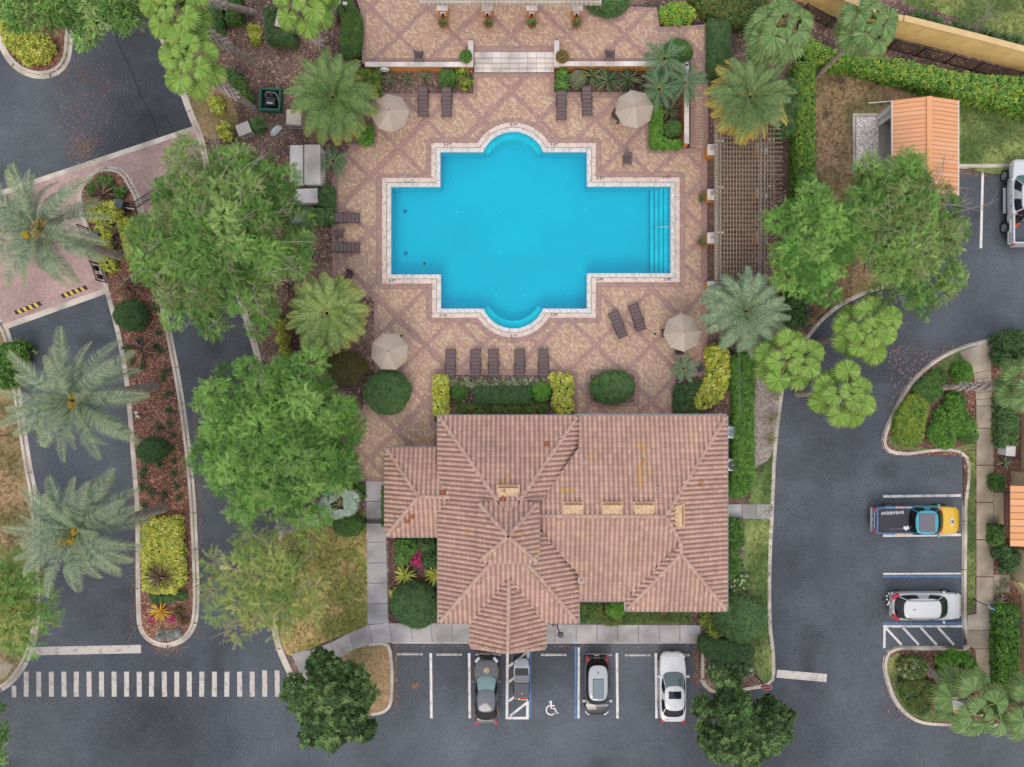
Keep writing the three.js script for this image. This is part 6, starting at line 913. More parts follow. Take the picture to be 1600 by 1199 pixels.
function parasol(x, y, label, deg) {
  const h = 2.55, t = thing('parasol', label, 'parasol', P(x, y, h).setY(DK), R(deg)), Rr = 1.32, ms = [0xbcae9f, 0xb4a597, 0xc3b4a5].map((c) => plain(c, { roughness: 0.9, side: THREE.DoubleSide }));
  piece('base', fin(cyl(0.3, 0.26, 0.08, 0, 0, 0, 20)), frameM, t); piece('pole', fin(cyl(0.025, 0.022, h, 0, 0, 0, 10)), frameM, t); piece('finial', fin(cyl(0.035, 0.01, 0.1, 0, h + 0.02, 0, 10)), frameM, t);
  for (let i = 0; i < 8; i++) { const rows = [0, 0.33, 0.66, 1].map((s) => [0, 0.5, 1].map((k) => { const a0 = i * PI / 4, a1 = a0 + PI / 4, e = V(Math.cos(a0), 0, Math.sin(a0)).lerp(V(Math.cos(a1), 0, Math.sin(a1)), k).multiplyScalar(Rr * s); return e.setY(h - 0.48 * Math.pow(s, 1.25) - Math.sin(k * PI) * 0.03 * s); })); rows.push(rows[3].map((p) => p.clone().setY(p.y - 0.09))); piece('canopy_panel', fin(loft(rows)), ms[i % 3], t); const a = i * PI / 4; piece('rib', fin(bar(V(0, h - 0.03, 0), V(Math.cos(a) * Rr * 0.98, h - 0.52, Math.sin(a) * Rr * 0.98), 0.012, 5)), frameM, t); }
}
parasol(608, 173, 'beige octagonal parasol beside the green feather palm, upper left of the pool', 8); parasol(993, 167, 'beige octagonal parasol beside the pygmy palms, upper right of the pool', 10); parasol(607, 549, 'beige octagonal parasol at the lower left of the pool deck', 20); parasol(1069, 519, 'beige octagonal parasol beside the blue green palm, lower right of the pool', 5);
function chair(x, y, deg, label) {
  const t = thing('patio_chair', label, 'chair', P(x, y, DK + 0.4).setY(DK), R(deg));
  for (const s of [-1, 1]) { piece('side_frame', fin(tube([V(s * 0.28, 0, 0.28), V(s * 0.28, 0.62, 0.26), V(s * 0.28, 0.64, -0.1), V(s * 0.27, 0.5, -0.26), V(s * 0.28, 0, -0.3)], 0.02, 7)), frameM, t); piece('armrest', fin(rbox(0.06, 0.03, 0.42, 0.012, s * 0.29, 0.655, 0.06)), frameM, t); }
  piece('seat', fin(rbox(0.52, 0.03, 0.5, 0.012, 0, 0.42, 0.02)), slingDark, t); const b = piece('backrest', fin(rbox(0.52, 0.5, 0.025, 0.01, 0, 0.25, 0)), sling, t); b.position.set(0, 0.45, -0.24); b.rotation.x = -0.32;
}
chair(980, 250, 180 + 180, 'brown sling chair alone on the deck at the right of the upper pool arm'); chair(531, 366, 90, 'pale brown sling chair between the two left loungers'); chair(545, 431, -25, 'dark chair turned aslant at the left deck edge above the olive palm'); chair(964, 182, 60, 'dark chair half under the upper right parasol'); chair(1040, 520, 100, 'dark chair half under the lower right parasol, left side'); chair(1060, 546, 190, 'dark chair half under the lower right parasol, lower side'); chair(656, 93, 180, 'small dark chair against the terrace wall left of the steps'); chair(951, 92, 180, 'small dark chair against the terrace wall right of the steps'); 
scene.children.filter((o) => /against the terrace wall/.test(o.userData.label ?? '') && o.userData.category === 'chair').forEach((o) => { o.position.y = terraceH; });
{ const t = thing('side_table', 'black square side table at the lower right deck corner', 'side table', P(1093, 575, 0.5).setY(DK), R(35)); obj('table_top', rbox(0.5, 0.035, 0.5, 0.01, 0, 0.44, 0), M.dark, t); for (const [a, b] of [[1, 1], [1, -1], [-1, 1], [-1, -1]]) piece('leg', fin(bar(V(a * 0.2, 0, b * 0.2), V(a * 0.2, 0.43, b * 0.2), 0.016)), M.black, t); }
{ const p = P(601, 109, 0.75), t = thing('life_ring', 'white life ring hanging on the left terrace wall', 'life ring', p, 0); t.rotation.x = 0.15; obj('ring', new THREE.TorusGeometry(0.27, 0.075, 10, 28), M.white, t); for (let i = 0; i < 4; i++) { const a = R(45 + i * 90); piece('rope_clip', fin(new THREE.TorusGeometry(0.082, 0.012, 6, 14).rotateY(PI / 2).rotateZ(a + 0).translate(Math.cos(a) * 0.27, Math.sin(a) * 0.27, 0)), M.dark, t); } }
function pot(x, y, base, r, hgt, label, tones, plant, potM = plain(0xb0623c, { roughness: 0.8 })) {
  const t = thing('potted_plant', label, 'potted plant', P(x, y, base + hgt).setY(base)); const prof = [[r * 0.62, 0], [r * 0.95, hgt * 0.75], [r, hgt * 0.86], [r * 1.06, hgt * 0.88], [r * 1.06, hgt], [r * 0.9, hgt], [r * 0.86, hgt * 0.86], [0.001, hgt * 0.86]].map((p) => new THREE.Vector2(...p));
  obj('pot', new THREE.LatheGeometry(prof, 22), potM, t);
  if (plant === 'strap') { const src = strap('x', 800, 600, 0.3, 22, r * 1.7, 0.06, tones); for (const c of [...src.children]) if (c.name.startsWith('leaf')) { t.add(c); c.position.y = hgt * 0.9; } scene.remove(src); used.set('strap_plant', used.get('strap_plant') - 1); }
  else { const s = []; for (let i = 0; i < 130; i++) { const d = Math.sqrt(rnd()) * r * 0.98, a = rr(0, 6.28); s.push([V(Math.cos(a) * d, hgt * 0.9 + r * 0.5 * Math.sqrt(1 - Math.min(1, d * d / r / r)) , Math.sin(a) * d), rr(0, 6.28), rr(-0.5, 0.5), rr(0.6, 1)]); } cloud('foliage', G.hedge, s, tones, t); }
}
pot(728, 88.5, terraceH, 0.42, 0.5, 'terracotta pot with a bushy green plant left of the stone steps', PAL.bush, 'bush'); pot(878.5, 88.5, terraceH, 0.42, 0.5, 'terracotta pot with a brownish plant right of the stone steps', [0x8a7a48, 0x6e6a3c, 0xa08850], 'bush', plain(0xa85c44));
for (const [x, l] of [[692, 'leftmost'], [763, 'second from the left'], [831, 'third from the left'], [901, 'rightmost']]) pot(x, 36, terraceH, 0.3, 0.42, `terracotta pot with a spiky plant under the top pergola, ${l}`, [0x5c7c44, 0x748c58, 0x4a6a3a], 'strap');
for (const [x, y, l] of [[1098, 309, 'upper'], [1097, 378, 'lower']]) pot(x, y, DK, 0.3, 0.42, `terracotta pot with a spiky plant at a pier of the right pergola, the ${l} one`, [0x6c8458, 0x84946c, 0x54704a], 'strap');
// ---------------------------------------------------------------- cabinets, signs and other small things
function cabinet(name, label, x, y, w, d, h, deg, m, o = {}) { const t = thing(name, label, o.cat ?? 'utility box', P(x, y, K + h).setY(K), R(deg)); obj('body', rbox(w, h - 0.06, d, 0.02, 0, (h - 0.06) / 2, 0), m, t); obj('lid', rbox(w + 0.06, 0.06, d + 0.06, 0.015, 0, h - 0.03, 0), o.lid ?? m, t); for (let i = 0; i < 5; i++) piece('vent_slat', fin(box(w * 0.6, 0.03, 0.02, 0, 0.25 + i * 0.07, d / 2 + 0.005)), M.grey, t); piece('door_handle', fin(box(0.03, 0.14, 0.03, w * 0.38, h * 0.5, d / 2 + 0.012)), M.dark, t); return t; }
cabinet('utility_cabinet', 'beige cabinet inside the dark hedge at the top', 443, 30, 1.0, 1.1, 1.0, -12, M.offWhite); cabinet('utility_cabinet', 'small beige cabinet beside the green feather palm', 459, 183, 1.0, 1.0, 0.9, -3, M.offWhite); cabinet('utility_cabinet', 'grey white square electrical box left of the green tub', 380, 201, 0.9, 0.75, 0.7, 22, plain(0xd8cfc8)); cabinet('utility_cabinet', 'white cooling cabinet against the right building', 1580, 704, 0.6, 0.75, 0.9, -4, M.white);
{
  const t = cabinet('pool_equipment', 'long beige pool equipment housing in two bays left of the deck', 463, 258, 0.85, 2.7, 1.3, 0, M.cap, { cat: 'equipment housing' }); const b = piece('second_bay', merge([rbox(1.05, 1.35, 2.7, 0.02, 1.12, 0.675, 0)]), M.cap, t); piece('second_lid', fin(rbox(1.1, 0.05, 2.75, 0.01, 1.12, 1.37, 0)), mat({ map: T.concrete, color: col(0xf4ece4, 0.95) }), t); piece('pipe', fin(bar(V(0.48, 1.2, -1.4), V(0.48, 1.2, 1.3), 0.05, 8)), M.grey, t);
  cabinet('utility_cabinet', 'short beige cabinet below the long pool equipment housing', 476, 306, 1.7, 0.95, 1.1, 2, M.cap); cabinet('utility_cabinet', 'low grey cabinet half hidden under the big left tree', 470, 338, 1.4, 0.9, 0.5, -4, plain(0xa8b0b4));
}
{ const p = P(426, 160, K), t = thing('equipment_tub', 'open dark green tub with a black pump machine inside', 'equipment tub', p, R(-3)), g = plain(0x2c6a58, { roughness: 0.5 }); for (const [w, d, x, z] of [[1.5, 0.14, 0, -0.72], [1.5, 0.14, 0, 0.72], [0.14, 1.3, -0.68, 0], [0.14, 1.3, 0.68, 0]]) piece('tub_wall', fin(rbox(w, 0.6, d, 0.03, x, 0.3, z)), g, t); piece('tub_floor', fin(box(1.25, 0.06, 1.3, 0, 0.03, 0)), M.black, t); piece('pump_block', merge([rbox(0.7, 0.42, 0.6, 0.05, 0, 0.3, 0.1), cyl(0.16, 0.14, 0.3, 0.1, 0.4, -0.3, 14), rbox(0.3, 0.3, 0.3, 0.04, -0.35, 0.3, -0.35)]), M.dark, t); piece('label_plate', fin(box(0.42, 0.012, 0.12, 0, 0.52, 0.25)), plain(0xb8bcc0), t); piece('pipe', fin(tube([V(-0.5, 0.2, -0.4), V(-0.2, 0.5, -0.5), V(0.4, 0.5, -0.4), V(0.55, 0.3, 0.1)], 0.05, 8)), M.grey, t); }
{ const t = thing('ground_ring', 'brown round tree ring on the mulch below the beige cabinet', 'ring', P(439, 76, 0.25).setY(K)); obj('ring', torus(0.27, 0.08, 0, 0.1, 0, 24), plain(0x7a6450), t); obj('soil', cyl(0.24, 0.24, 0.07, 0, 0, 0, 18), M.darkMulch, t); }
for (const [x, y, r, l] of [[1313, 126, 0.34, 'upper, larger'], [1291, 178, 0.26, 'lower, smaller']]) { const t = thing('valve_cover', `round brown valve cover in the worn lawn, the ${l} one`, 'valve cover', P(x, y, K).setY(K)); obj('rim', torus(r * 0.88, r * 0.14, 0, 0.04, 0, 24), plain(0x8a7660), t); obj('lid', cyl(r * 0.8, r * 0.8, 0.05, 0, 0, 0, 20), plain(0x74634f), t); obj('grip', torus(r * 0.4, 0.02, 0, 0.055, 0, 16), plain(0x5a4c3c), t); }
{ const t = thing('drain_ring', 'round drain ring on the lower right island', 'drain ring', P(1432, 1090, 0.2).setY(K)); obj('rim', torus(0.24, 0.06, 0, 0.08, 0, 22), plain(0x9a7c60), t); obj('inner_ring', torus(0.12, 0.03, 0, 0.08, 0, 18), plain(0xb89c80), t); obj('lid', cyl(0.22, 0.22, 0.06, 0, 0, 0, 18), plain(0x6c5444), t); }
{ const t = thing('concrete_pad', 'round edged concrete pad with a dark manhole lid on the left lawn', 'concrete pad', V(0, 0, 0)); const pg = smooth(poly([432, 818, 441, 812, 440, 800, 448, 796, 466, 797, 473, 806, 472, 818, 460, 828, 436, 836, 430, 834]), true, 3); obj('pad', slab(pg, 0.05, K + 0.05, [], 0.01), M.concrete, t); const p = P(462, 812, K); obj('manhole_lid', cyl(0.32, 0.32, 0.03, p.x, K + 0.05, p.z, 24), plain(0x6a5c58), t); obj('lid_rim', torus(0.33, 0.03, p.x, K + 0.06, p.z, 24), plain(0x877a74), t); }
{ const t = thing('utility_cover', 'square white utility cover on the mulch beside the concrete pad', 'utility cover', P(489, 813, K).setY(K), R(2)); obj('frame', rbox(0.8, 0.1, 0.8, 0.02, 0, 0.05, 0), M.cap, t); obj('lid', rbox(0.68, 0.02, 0.68, 0.01, 0, 0.112, 0), M.white, t); }
for (const [x, y, f, l] of [[1145, 676, 0x9ab4bc, 'upper one with a pale blue fan grille'], [1145, 727, 0x1c1c20, 'lower one with a black fan']]) { // condensers beside the clubhouse wall
  const t = thing('air_conditioner', 'square air conditioner beside the clubhouse wall, ' + l, 'air conditioner', P(x, y, 0.9).setY(K)); obj('cabinet', rbox(0.84, 0.78, 0.84, 0.1, 0, 0.42, 0), plain(0xe4e6e8), t); obj('fan_well', cyl(0.34, 0.34, 0.02, 0, 0.805, 0, 24), plain(f, { roughness: 0.5 }), t); for (let i = 0; i < 4; i++) piece('grille_ring', fin(torus(0.1 + i * 0.08, 0.008, 0, 0.84, 0, 22)), plain(0xb8bcc0), t); for (let i = 0; i < 5; i++) piece('fan_blade', fin(new THREE.BoxGeometry(0.28, 0.012, 0.11).rotateX(0.3).translate(0.16, 0.828, 0).rotateY(i * 1.257)), plain(f === 0x1c1c20 ? 0x55585c : 0x6a8088), t); piece('hub', fin(cyl(0.07, 0.06, 0.05, 0, 0.82, 0, 14)), M.grey, t); piece('plinth', fin(box(0.95, 0.06, 0.95, 0, 0.03, 0)), M.concrete, t);
}
{ // stop sign by the right drive: seen from above, facing the cars that come down the drive
  const ft = P(1181, 1055, K), t = thing('stop_sign', 'red octagonal stop sign on a dark post beside the right drive', 'stop sign', ft, R(180 + 8)), hs = 2.05; obj('post', cyl(0.035, 0.035, 2.35, 0, 0, 0, 8), M.black, t);
  const oct = (r) => { const s = new THREE.Shape(); for (let i = 0; i < 8; i++) { const a = PI / 8 + i * PI / 4; s[i ? 'lineTo' : 'moveTo'](Math.cos(a) * r, Math.sin(a) * r); } return s; };
  obj('sign_border', new THREE.ExtrudeGeometry(oct(0.41), { depth: 0.012, bevelEnabled: false }).translate(0, hs, 0.035), M.white, t); obj('sign_plate', new THREE.ExtrudeGeometry(oct(0.375), { depth: 0.012, bevelEnabled: false }).translate(0, hs, 0.04), plain(0xd02f42, { roughness: 0.4 }), t); obj('sign_back', new THREE.ExtrudeGeometry(oct(0.41), { depth: 0.006, bevelEnabled: false }).translate(0, hs, 0.028), M.grey, t);
  const font = await new FontLoader().loadAsync('fonts/droid/droid_sans_bold.typeface.json'), g = new TextGeometry('STOP', { font, size: 0.21, depth: 0.006, curveSegments: 3 }); g.computeBoundingBox(); g.translate(-g.boundingBox.max.x / 2, hs - 0.1, 0.052); obj('lettering', g, M.white, t);
}
{ const ft = P(1522, 937, K), t = thing('accessible_parking_sign', 'blue parking sign on a thin black post in front of the white wagon', 'parking sign', ft, R(-62)), hs = 1.95; obj('post', cyl(0.03, 0.03, 2.2, 0, 0, 0, 8), M.black, t); obj('sign_plate', rbox(0.32, 0.46, 0.012, 0.005, 0, hs, 0.04), plain(0x4a86d0, { roughness: 0.4 }), t); obj('symbol', merge([new THREE.TorusGeometry(0.07, 0.014, 6, 18).translate(-0.01, hs - 0.05, 0.05), box(0.025, 0.14, 0.006, -0.01, hs + 0.05, 0.05), new THREE.SphereGeometry(0.024, 8, 6).translate(-0.01, hs + 0.15, 0.05)]), M.white, t); obj('penalty_plate', rbox(0.32, 0.14, 0.012, 0.004, 0, hs - 0.33, 0.04), M.white, t); }
{ const ft = P(870, 975, K + 0.03), t = thing('lamp_post', 'short black lamp post with a round head on the front walk', 'lamp post', ft), e = P(875.5, 991, 2.5).sub(ft); obj('post', taper([V(0, 0, 0), V(0.05, 1.2, 0.05), V(e.x, 2.35, e.z)], 0.05, 0.035, 8), M.black, t); obj('lamp_head', merge([cyl(0.12, 0.2, 0.2, e.x, 2.3, e.z, 18), cyl(0.21, 0.19, 0.06, e.x, 2.5, e.z, 18)]), M.black, t); obj('head_cap', cyl(0.17, 0.15, 0.03, e.x, 2.56, e.z, 18), plain(0x5a5e66), t); }
{ const t = thing('hose_stand', 'small black stand on the front walk beside the lamp post', 'stand', P(865, 978, K + 0.4).setY(K + 0.035)); obj('stand_foot', rbox(0.3, 0.05, 0.12, 0.02, 0, 0.03, 0), M.black, t); obj('stand_bar', rbox(0.1, 0.05, 0.32, 0.02, 0, 0.08, 0), M.black, t); obj('stand_post', cyl(0.03, 0.03, 0.5, 0, 0.05, 0, 8), M.black, t); }
for (const [x, y, l] of [[187, 318, 'at the upper end of the median'], [148, 369, 'beside the left driveway gate']]) { const t = thing('gate_operator', 'black gate motor box with a pale arm ' + l, 'gate motor', P(x, y, 0.9).setY(K), R(-15)); obj('motor_box', rbox(0.5, 0.85, 0.55, 0.05, 0, 0.42, 0), M.dark, t); obj('top_cover', rbox(0.54, 0.08, 0.6, 0.03, 0, 0.88, 0), plain(0x5c646c), t); obj('gate_arm', bar(V(0.1, 0.6, 0.2), V(0.95, 0.55, 0.1), 0.035, 8), M.white, t); }
{ const t = thing('path_light', 'white twin spotlight standing at the kerb of the median', 'spotlight', P(216, 648, 0.5).setY(K)); obj('stake', cyl(0.025, 0.02, 0.5, 0, 0, 0, 7), M.black, t); for (const s of [-1, 1]) piece('spot_head', fin(new THREE.CylinderGeometry(0.1, 0.07, 0.22, 12).rotateZ(1.3).translate(s * 0.04 - 0.06, 0.45, s * 0.13)), M.white, t); obj('bracket', bar(V(0, 0.44, -0.14), V(0.25, 0.42, 0.14), 0.02), M.black, t); }
{ const t = thing('flood_light', 'white security light with two heads on a black post at the terrace hedge', 'floodlight', P(545, 30, K).setY(K)); const e = P(534, 5, 2.4).sub(P(545, 30, K)); obj('post', taper([V(0, 0, 0), V(e.x * 0.5, 1.2, e.z * 0.5), V(e.x, 2.3, e.z)], 0.05, 0.04, 8), M.black, t); for (const s of [-1, 1]) piece('lamp_head', fin(rbox(0.3, 0.14, 0.2, 0.04, e.x + s * 0.22, 2.34, e.z + s * 0.05)), M.white, t); obj('base_box', rbox(0.22, 0.3, 0.3, 0.03, -0.1, 0.15, 0), M.white, t); }
{ const t = thing('plastic_sheet', 'crumpled pale plastic bag lying on the mulch below the green tub', 'bag', P(432, 205, K).setY(K), R(40)); const g = new THREE.IcosahedronGeometry(0.42, 3), q = g.attributes.position; for (let i = 0; i < q.count; i++) { const k = 0.75 + 0.5 * hash(Math.round(q.getX(i) * 40), Math.round(q.getZ(i) * 40 + q.getY(i) * 77), 3); q.setXYZ(i, q.getX(i) * k * 1.1, Math.max(0, (q.getY(i) + 0.4) * 0.3 * k), q.getZ(i) * k * 0.55); } g.computeVertexNormals(); obj('bag', g, plain(0xdfe2e6, { roughness: 0.4 }), t); obj('bag_knot', cyl(0.05, 0.02, 0.12, 0.4, 0.05, 0.05, 8), plain(0xc8ccd2), t); }
{ const t = thing('sign_wall', 'low pale grey sign wall half hidden under the ragged palm at the lower right', 'sign wall', V(0, 0, 0)); obj('wall_block', slab(poly([1468, 1094, 1474, 1078, 1536, 1096, 1536, 1120, 1480, 1112]), 0.1, 0.9), M.cream, t); obj('cap', slab(poly([1482, 1094, 1538, 1098, 1538, 1110, 1484, 1104]), 0.9, 1.0, [], 0.01), plain(0xb4bcc0), t); obj('side_post', slab(rect(1461, 1080, 1470, 1112), 0.1, 0.7), mat({ map: T.stucco, color: col(0xc8a084) }), t); }
{ const t = thing('flood_pole', 'dark pole leaning out at the right edge above the bright hedge', 'lamp post', P(1566, 952, K)); const e = P(1606, 978, 3.2).sub(P(1566, 952, K)); obj('pole', taper([V(0, 0, 0), V(e.x * 0.5, 1.6, e.z * 0.5), V(e.x, 3.1, e.z)], 0.06, 0.05, 8), plain(0x6c7a80), t); obj('lamp_arm', rbox(0.5, 0.1, 0.2, 0.03, e.x + 0.2, 3.15, e.z), M.dark, t); }
for (const [x, y, l] of [[6, 682, 'upper'], [16, 743, 'lower']]) { const t = thing('irrigation_stake', `thin dark stake lying on the left verge, the ${l} one`, 'stake', P(x, y, K + 0.05)); obj('rod', bar(V(-0.35, 0.02, 0), V(0.4, 0.06, -0.1), 0.025), l === 'upper' ? M.black : plain(0x6c6a6a), t); obj('rod_head', new THREE.SphereGeometry(0.05, 8, 6).translate(0.4, 0.06, -0.1), M.black, t); }
// ---------------------------------------------------------------- vehicles: nose along +x before turning
const paint = (hex, o = {}) => new THREE.MeshPhysicalMaterial({ color: col(hex), roughness: 0.35, clearcoat: 1, clearcoatRoughness: 0.05, ...o });
const autoGlass = (hex) => plain(hex, { roughness: 0.06 }), blackTrim = plain(0x1d1d20, { roughness: 0.5 }), rubber = plain(0x232326, { roughness: 0.8 }), rimM = plain(0xb8bcc0, { roughness: 0.3, metalness: 0.6 }), redLens = plain(0xc0203c, { roughness: 0.15 }), clearLens = plain(0xd8dde2, { roughness: 0.15 }), chrome = plain(0xd4d8dc, { roughness: 0.2, metalness: 0.8 });
function section(x, w, yb, ys, yt) { const h = [[0.86, yb], [0.98, yb + 0.14], [1, yb + (ys - yb) * 0.55], [0.985, ys - 0.03], [0.93, ys + (yt - ys) * 0.55], [0.72, yt - 0.012], [0.36, yt + 0.006]], r = h.map(([k, y]) => V(x, y, -w * k)); r.push(V(x, yt + 0.012, 0)); for (let i = h.length - 1; i >= 0; i--) r.push(V(x, h[i][1], w * h[i][0])); return r; }
function car(name, label, cat, pos, deg, o) {
  const { L, W, st, body, roof = body, hood = body, glass = 0x33403f, front = glass, rear = glass } = o, t = thing(name, label, cat, pos.setY(0.004), R(deg)), w = W / 2;
  const cr = new THREE.CatmullRomCurve3(st.map((s) => V(s[0], s[1], 0))), rows = []; // densify the stations
  for (let i = 0; i < st.length - 1; i++) for (let k = 0; k < 3; k++) rows.push(st[i].map((a, j) => a + (st[i + 1][j] - a) * (k / 3))); rows.push(st[st.length - 1]);
  const sec = rows.map((s) => section(s[0] * L, s[1] * w, s[2], s[3], s[4])), all = [sec[0].map((p) => V(p.x, (p.y + 0.5) / 2, p.z * 0.3)), ...sec, sec[sec.length - 1].map((p) => V(p.x, (p.y + 0.5) / 2, p.z * 0.3))];
  obj('body', loft(all), body, t);
  const deck = (nm, x0, x1, m, lift = 0.012, i0 = 4, i1 = 10) => { const r = rows.map((s, i) => [s[0], sec[i]]).filter(([x]) => x >= x0 && x <= x1).map(([, p]) => p.slice(i0, i1 + 1).map((q) => q.clone().add(V(0, lift, 0)))); return piece(nm, fin(loft(r)), m, t); };
  t.deck = deck;
  if (o.hoodX) deck('hood', ...o.hoodX, hood); if (o.trunkX) deck('boot_lid', ...o.trunkX, o.trunk ?? body);
  // greenhouse
  const g = o.cab, sg = (v, n) => Math.sign(v) * Math.pow(Math.abs(v), 2 / n), ring = (cx, a, b, y, n, bulge) => (tt) => { const c = sg(Math.cos(tt), n), s = sg(Math.sin(tt), n); return V(cx + a * c + bulge * c * (1 - s * s), y, b * s); };
  const lo = ring((g.x0 + g.x1) / 2 * L, (g.x1 - g.x0) / 2 * L, g.wb * w, g.yb, 5, 0.12), hi = ring((g.r0 + g.r1) / 2 * L, (g.r1 - g.r0) / 2 * L, g.wr * w, g.yr, 4.5, 0.1);
  const at = (tt, v, off) => { const p = lo(tt).lerp(hi(tt), v), c = V((g.x0 + g.x1) / 2 * L, p.y, 0), d = p.clone().sub(c).normalize(); return p.addScaledVector(d, off + Math.sin(v * PI) * 0.035).add(V(0, off * 0.6, 0)); };
  const N = 64, ang = Array.from({ length: N + 1 }, (_, i) => i / N * 2 * PI), cabin = [0, 0.25, 0.5, 0.75, 0.93].map((v) => ang.map((a) => at(a, v, -0.012))); obj('cabin', loft(cabin), o.pillar ?? body, t);
  const ctr = V((g.r0 + g.r1) / 2 * L, g.yr + 0.045, 0), top = [ang.map((a) => at(a, 0.9, 0.004)), ang.map((a) => at(a, 1, -0.002)), ...[0.8, 0.5, 0.2, 0.02].map((k) => ang.map((a) => { const p = hi(a).sub(V(ctr.x, g.yr, 0)).multiplyScalar(k); return V(ctr.x + p.x, g.yr + 0.045 * (1 - k * k), p.z); }))]; obj('roof', loft(top), roof, t);
  const pane = (nm, a0, a1, v0, v1, m) => { const r = []; for (let i = 0; i <= 5; i++) r.push(Array.from({ length: 15 }, (_, k) => at(R(a0 + (a1 - a0) * k / 14), v0 + (v1 - v0) * i / 5, 0.008))); return piece(nm, fin(loft(r)), m, t); };
  pane('windshield', -42, 42, 0.04, 0.9, autoGlass(front)); pane('rear_window', 139, 221, g.rearLow ?? 0.1, 0.88, autoGlass(rear));
  for (const s of [1, -1]) { pane('side_window', s * 50, s * 86, 0.1, 0.84, autoGlass(glass)); pane('side_window', s * 91, s * 129, 0.1, 0.84, autoGlass(glass)); }
  for (const x of o.wheels ?? [0.32, -0.31]) for (const s of [-1, 1]) { const r = o.wr ?? 0.33, wh = new THREE.Group(); wh.name = 'wheel' + (t.children.some((c) => c.name === 'wheel') ? '_' + String(t.children.filter((c) => c.name.startsWith('wheel')).length).padStart(3, '0') : ''); t.add(wh); wh.position.set(x * L, r, s * (w - 0.1 + (o.wo ?? 0))); piece('tyre', fin(new THREE.TorusGeometry(r - 0.09, 0.1, 10, 24)), rubber, wh); piece('rim', fin(new THREE.CylinderGeometry(r - 0.12, r - 0.12, 0.16, 20).rotateX(PI / 2)), rimM, wh); }
  for (const s of [-1, 1]) { const m = piece('mirror', merge([rbox(0.16, 0.13, 0.2, 0.05, 0, 0, 0), bar(V(0, -0.04, 0), V(0.02, -0.08, -s * 0.16), 0.025)]), o.mirror ?? body, t); m.position.set((g.x1 - 0.045) * L, g.yb + 0.07, s * (w + 0.08)); }
  const hx = o.lampX ?? 0.455, tx = o.tailX ?? -0.475; for (const s of [-1, 1]) { const h = piece('headlight', fin(rbox(0.42, 0.14, 0.22, 0.06)), clearLens, t); h.position.set(hx * L, o.lampY ?? 0.72, s * w * 0.74); h.rotation.y = s * 0.75; h.rotation.z = -0.25; const b = piece('tail_light', fin(rbox(o.tailL ?? 0.3, 0.16, 0.28, 0.05)), redLens, t); b.position.set(tx * L, o.tailY ?? 0.86, s * w * 0.76); b.rotation.y = -s * 0.5; }
  piece('number_plate', fin(box(0.02, 0.12, 0.32, -0.5 * L - 0.012, 0.62, 0)), M.white, t); return t;
}
const sedanSt = [[-0.5, 0.66, 0.42, 0.72, 0.75], [-0.485, 0.82, 0.3, 0.86, 0.92], [-0.44, 0.92, 0.25, 0.93, 1.0], [-0.32, 0.985, 0.22, 0.95, 1.02], [-0.1, 1, 0.2, 0.93, 0.98], [0.15, 1, 0.2, 0.92, 0.96], [0.26, 0.99, 0.2, 0.89, 0.95], [0.38, 0.95, 0.22, 0.82, 0.89], [0.45, 0.86, 0.26, 0.74, 0.8], [0.485, 0.72, 0.32, 0.66, 0.7], [0.5, 0.56, 0.4, 0.58, 0.61]];
const wagonSt = [[-0.5, 0.78, 0.42, 0.82, 0.86], [-0.49, 0.88, 0.3, 0.95, 1.0], [-0.44, 0.95, 0.25, 1.0, 1.05], [-0.3, 1, 0.22, 1.0, 1.05], [0.1, 1, 0.2, 0.98, 1.03], [0.24, 0.99, 0.2, 0.96, 1.02], [0.37, 0.95, 0.22, 0.9, 0.97], [0.44, 0.87, 0.26, 0.82, 0.88], [0.48, 0.74, 0.32, 0.72, 0.76], [0.5, 0.6, 0.42, 0.62, 0.65]];
{ // black sedan with gold trim, nose up
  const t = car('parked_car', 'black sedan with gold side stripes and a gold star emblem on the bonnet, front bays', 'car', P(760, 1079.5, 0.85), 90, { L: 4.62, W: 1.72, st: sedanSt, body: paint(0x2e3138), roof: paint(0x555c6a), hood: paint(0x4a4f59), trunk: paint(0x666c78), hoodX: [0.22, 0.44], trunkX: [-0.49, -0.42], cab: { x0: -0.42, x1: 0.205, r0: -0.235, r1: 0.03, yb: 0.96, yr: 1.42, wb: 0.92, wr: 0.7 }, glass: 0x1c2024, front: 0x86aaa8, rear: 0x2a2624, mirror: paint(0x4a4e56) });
  const gold = plain(0xc89a3c, { roughness: 0.4 }); for (const s of [-1, 1]) { piece('gold_stripe', fin(rbox(0.95, 0.05, 0.02, 0.008, 1.2, 0.82, s * 0.845)), gold, t); piece('gold_stripe', fin(rbox(0.8, 0.05, 0.02, 0.008, -1.5, 0.86, s * 0.845)), gold, t); }
  const e = piece('bonnet_emblem', merge([torus(0.15, 0.02, 0, 0, 0, 20), torus(0.2, 0.012, 0, 0, 0, 20), ...[0, 1, 2, 3, 4].map((i) => tris([0, 0.012, 0, 0.14 * Math.cos(i * 1.2566 - 0.3), 0.008, 0.14 * Math.sin(i * 1.2566 - 0.3), 0.06 * Math.cos(i * 1.2566 + 0.33), 0.008, 0.06 * Math.sin(i * 1.2566 + 0.33), 0, 0.012, 0, 0.06 * Math.cos(i * 1.2566 - 0.93), 0.008, 0.06 * Math.sin(i * 1.2566 - 0.93), 0.14 * Math.cos(i * 1.2566 - 0.3), 0.008, 0.14 * Math.sin(i * 1.2566 - 0.3)]))]), plain(0xe6cf96, { roughness: 0.4 }), t); e.position.set(1.45, 0.965, 0); e.rotation.z = -0.12;
}
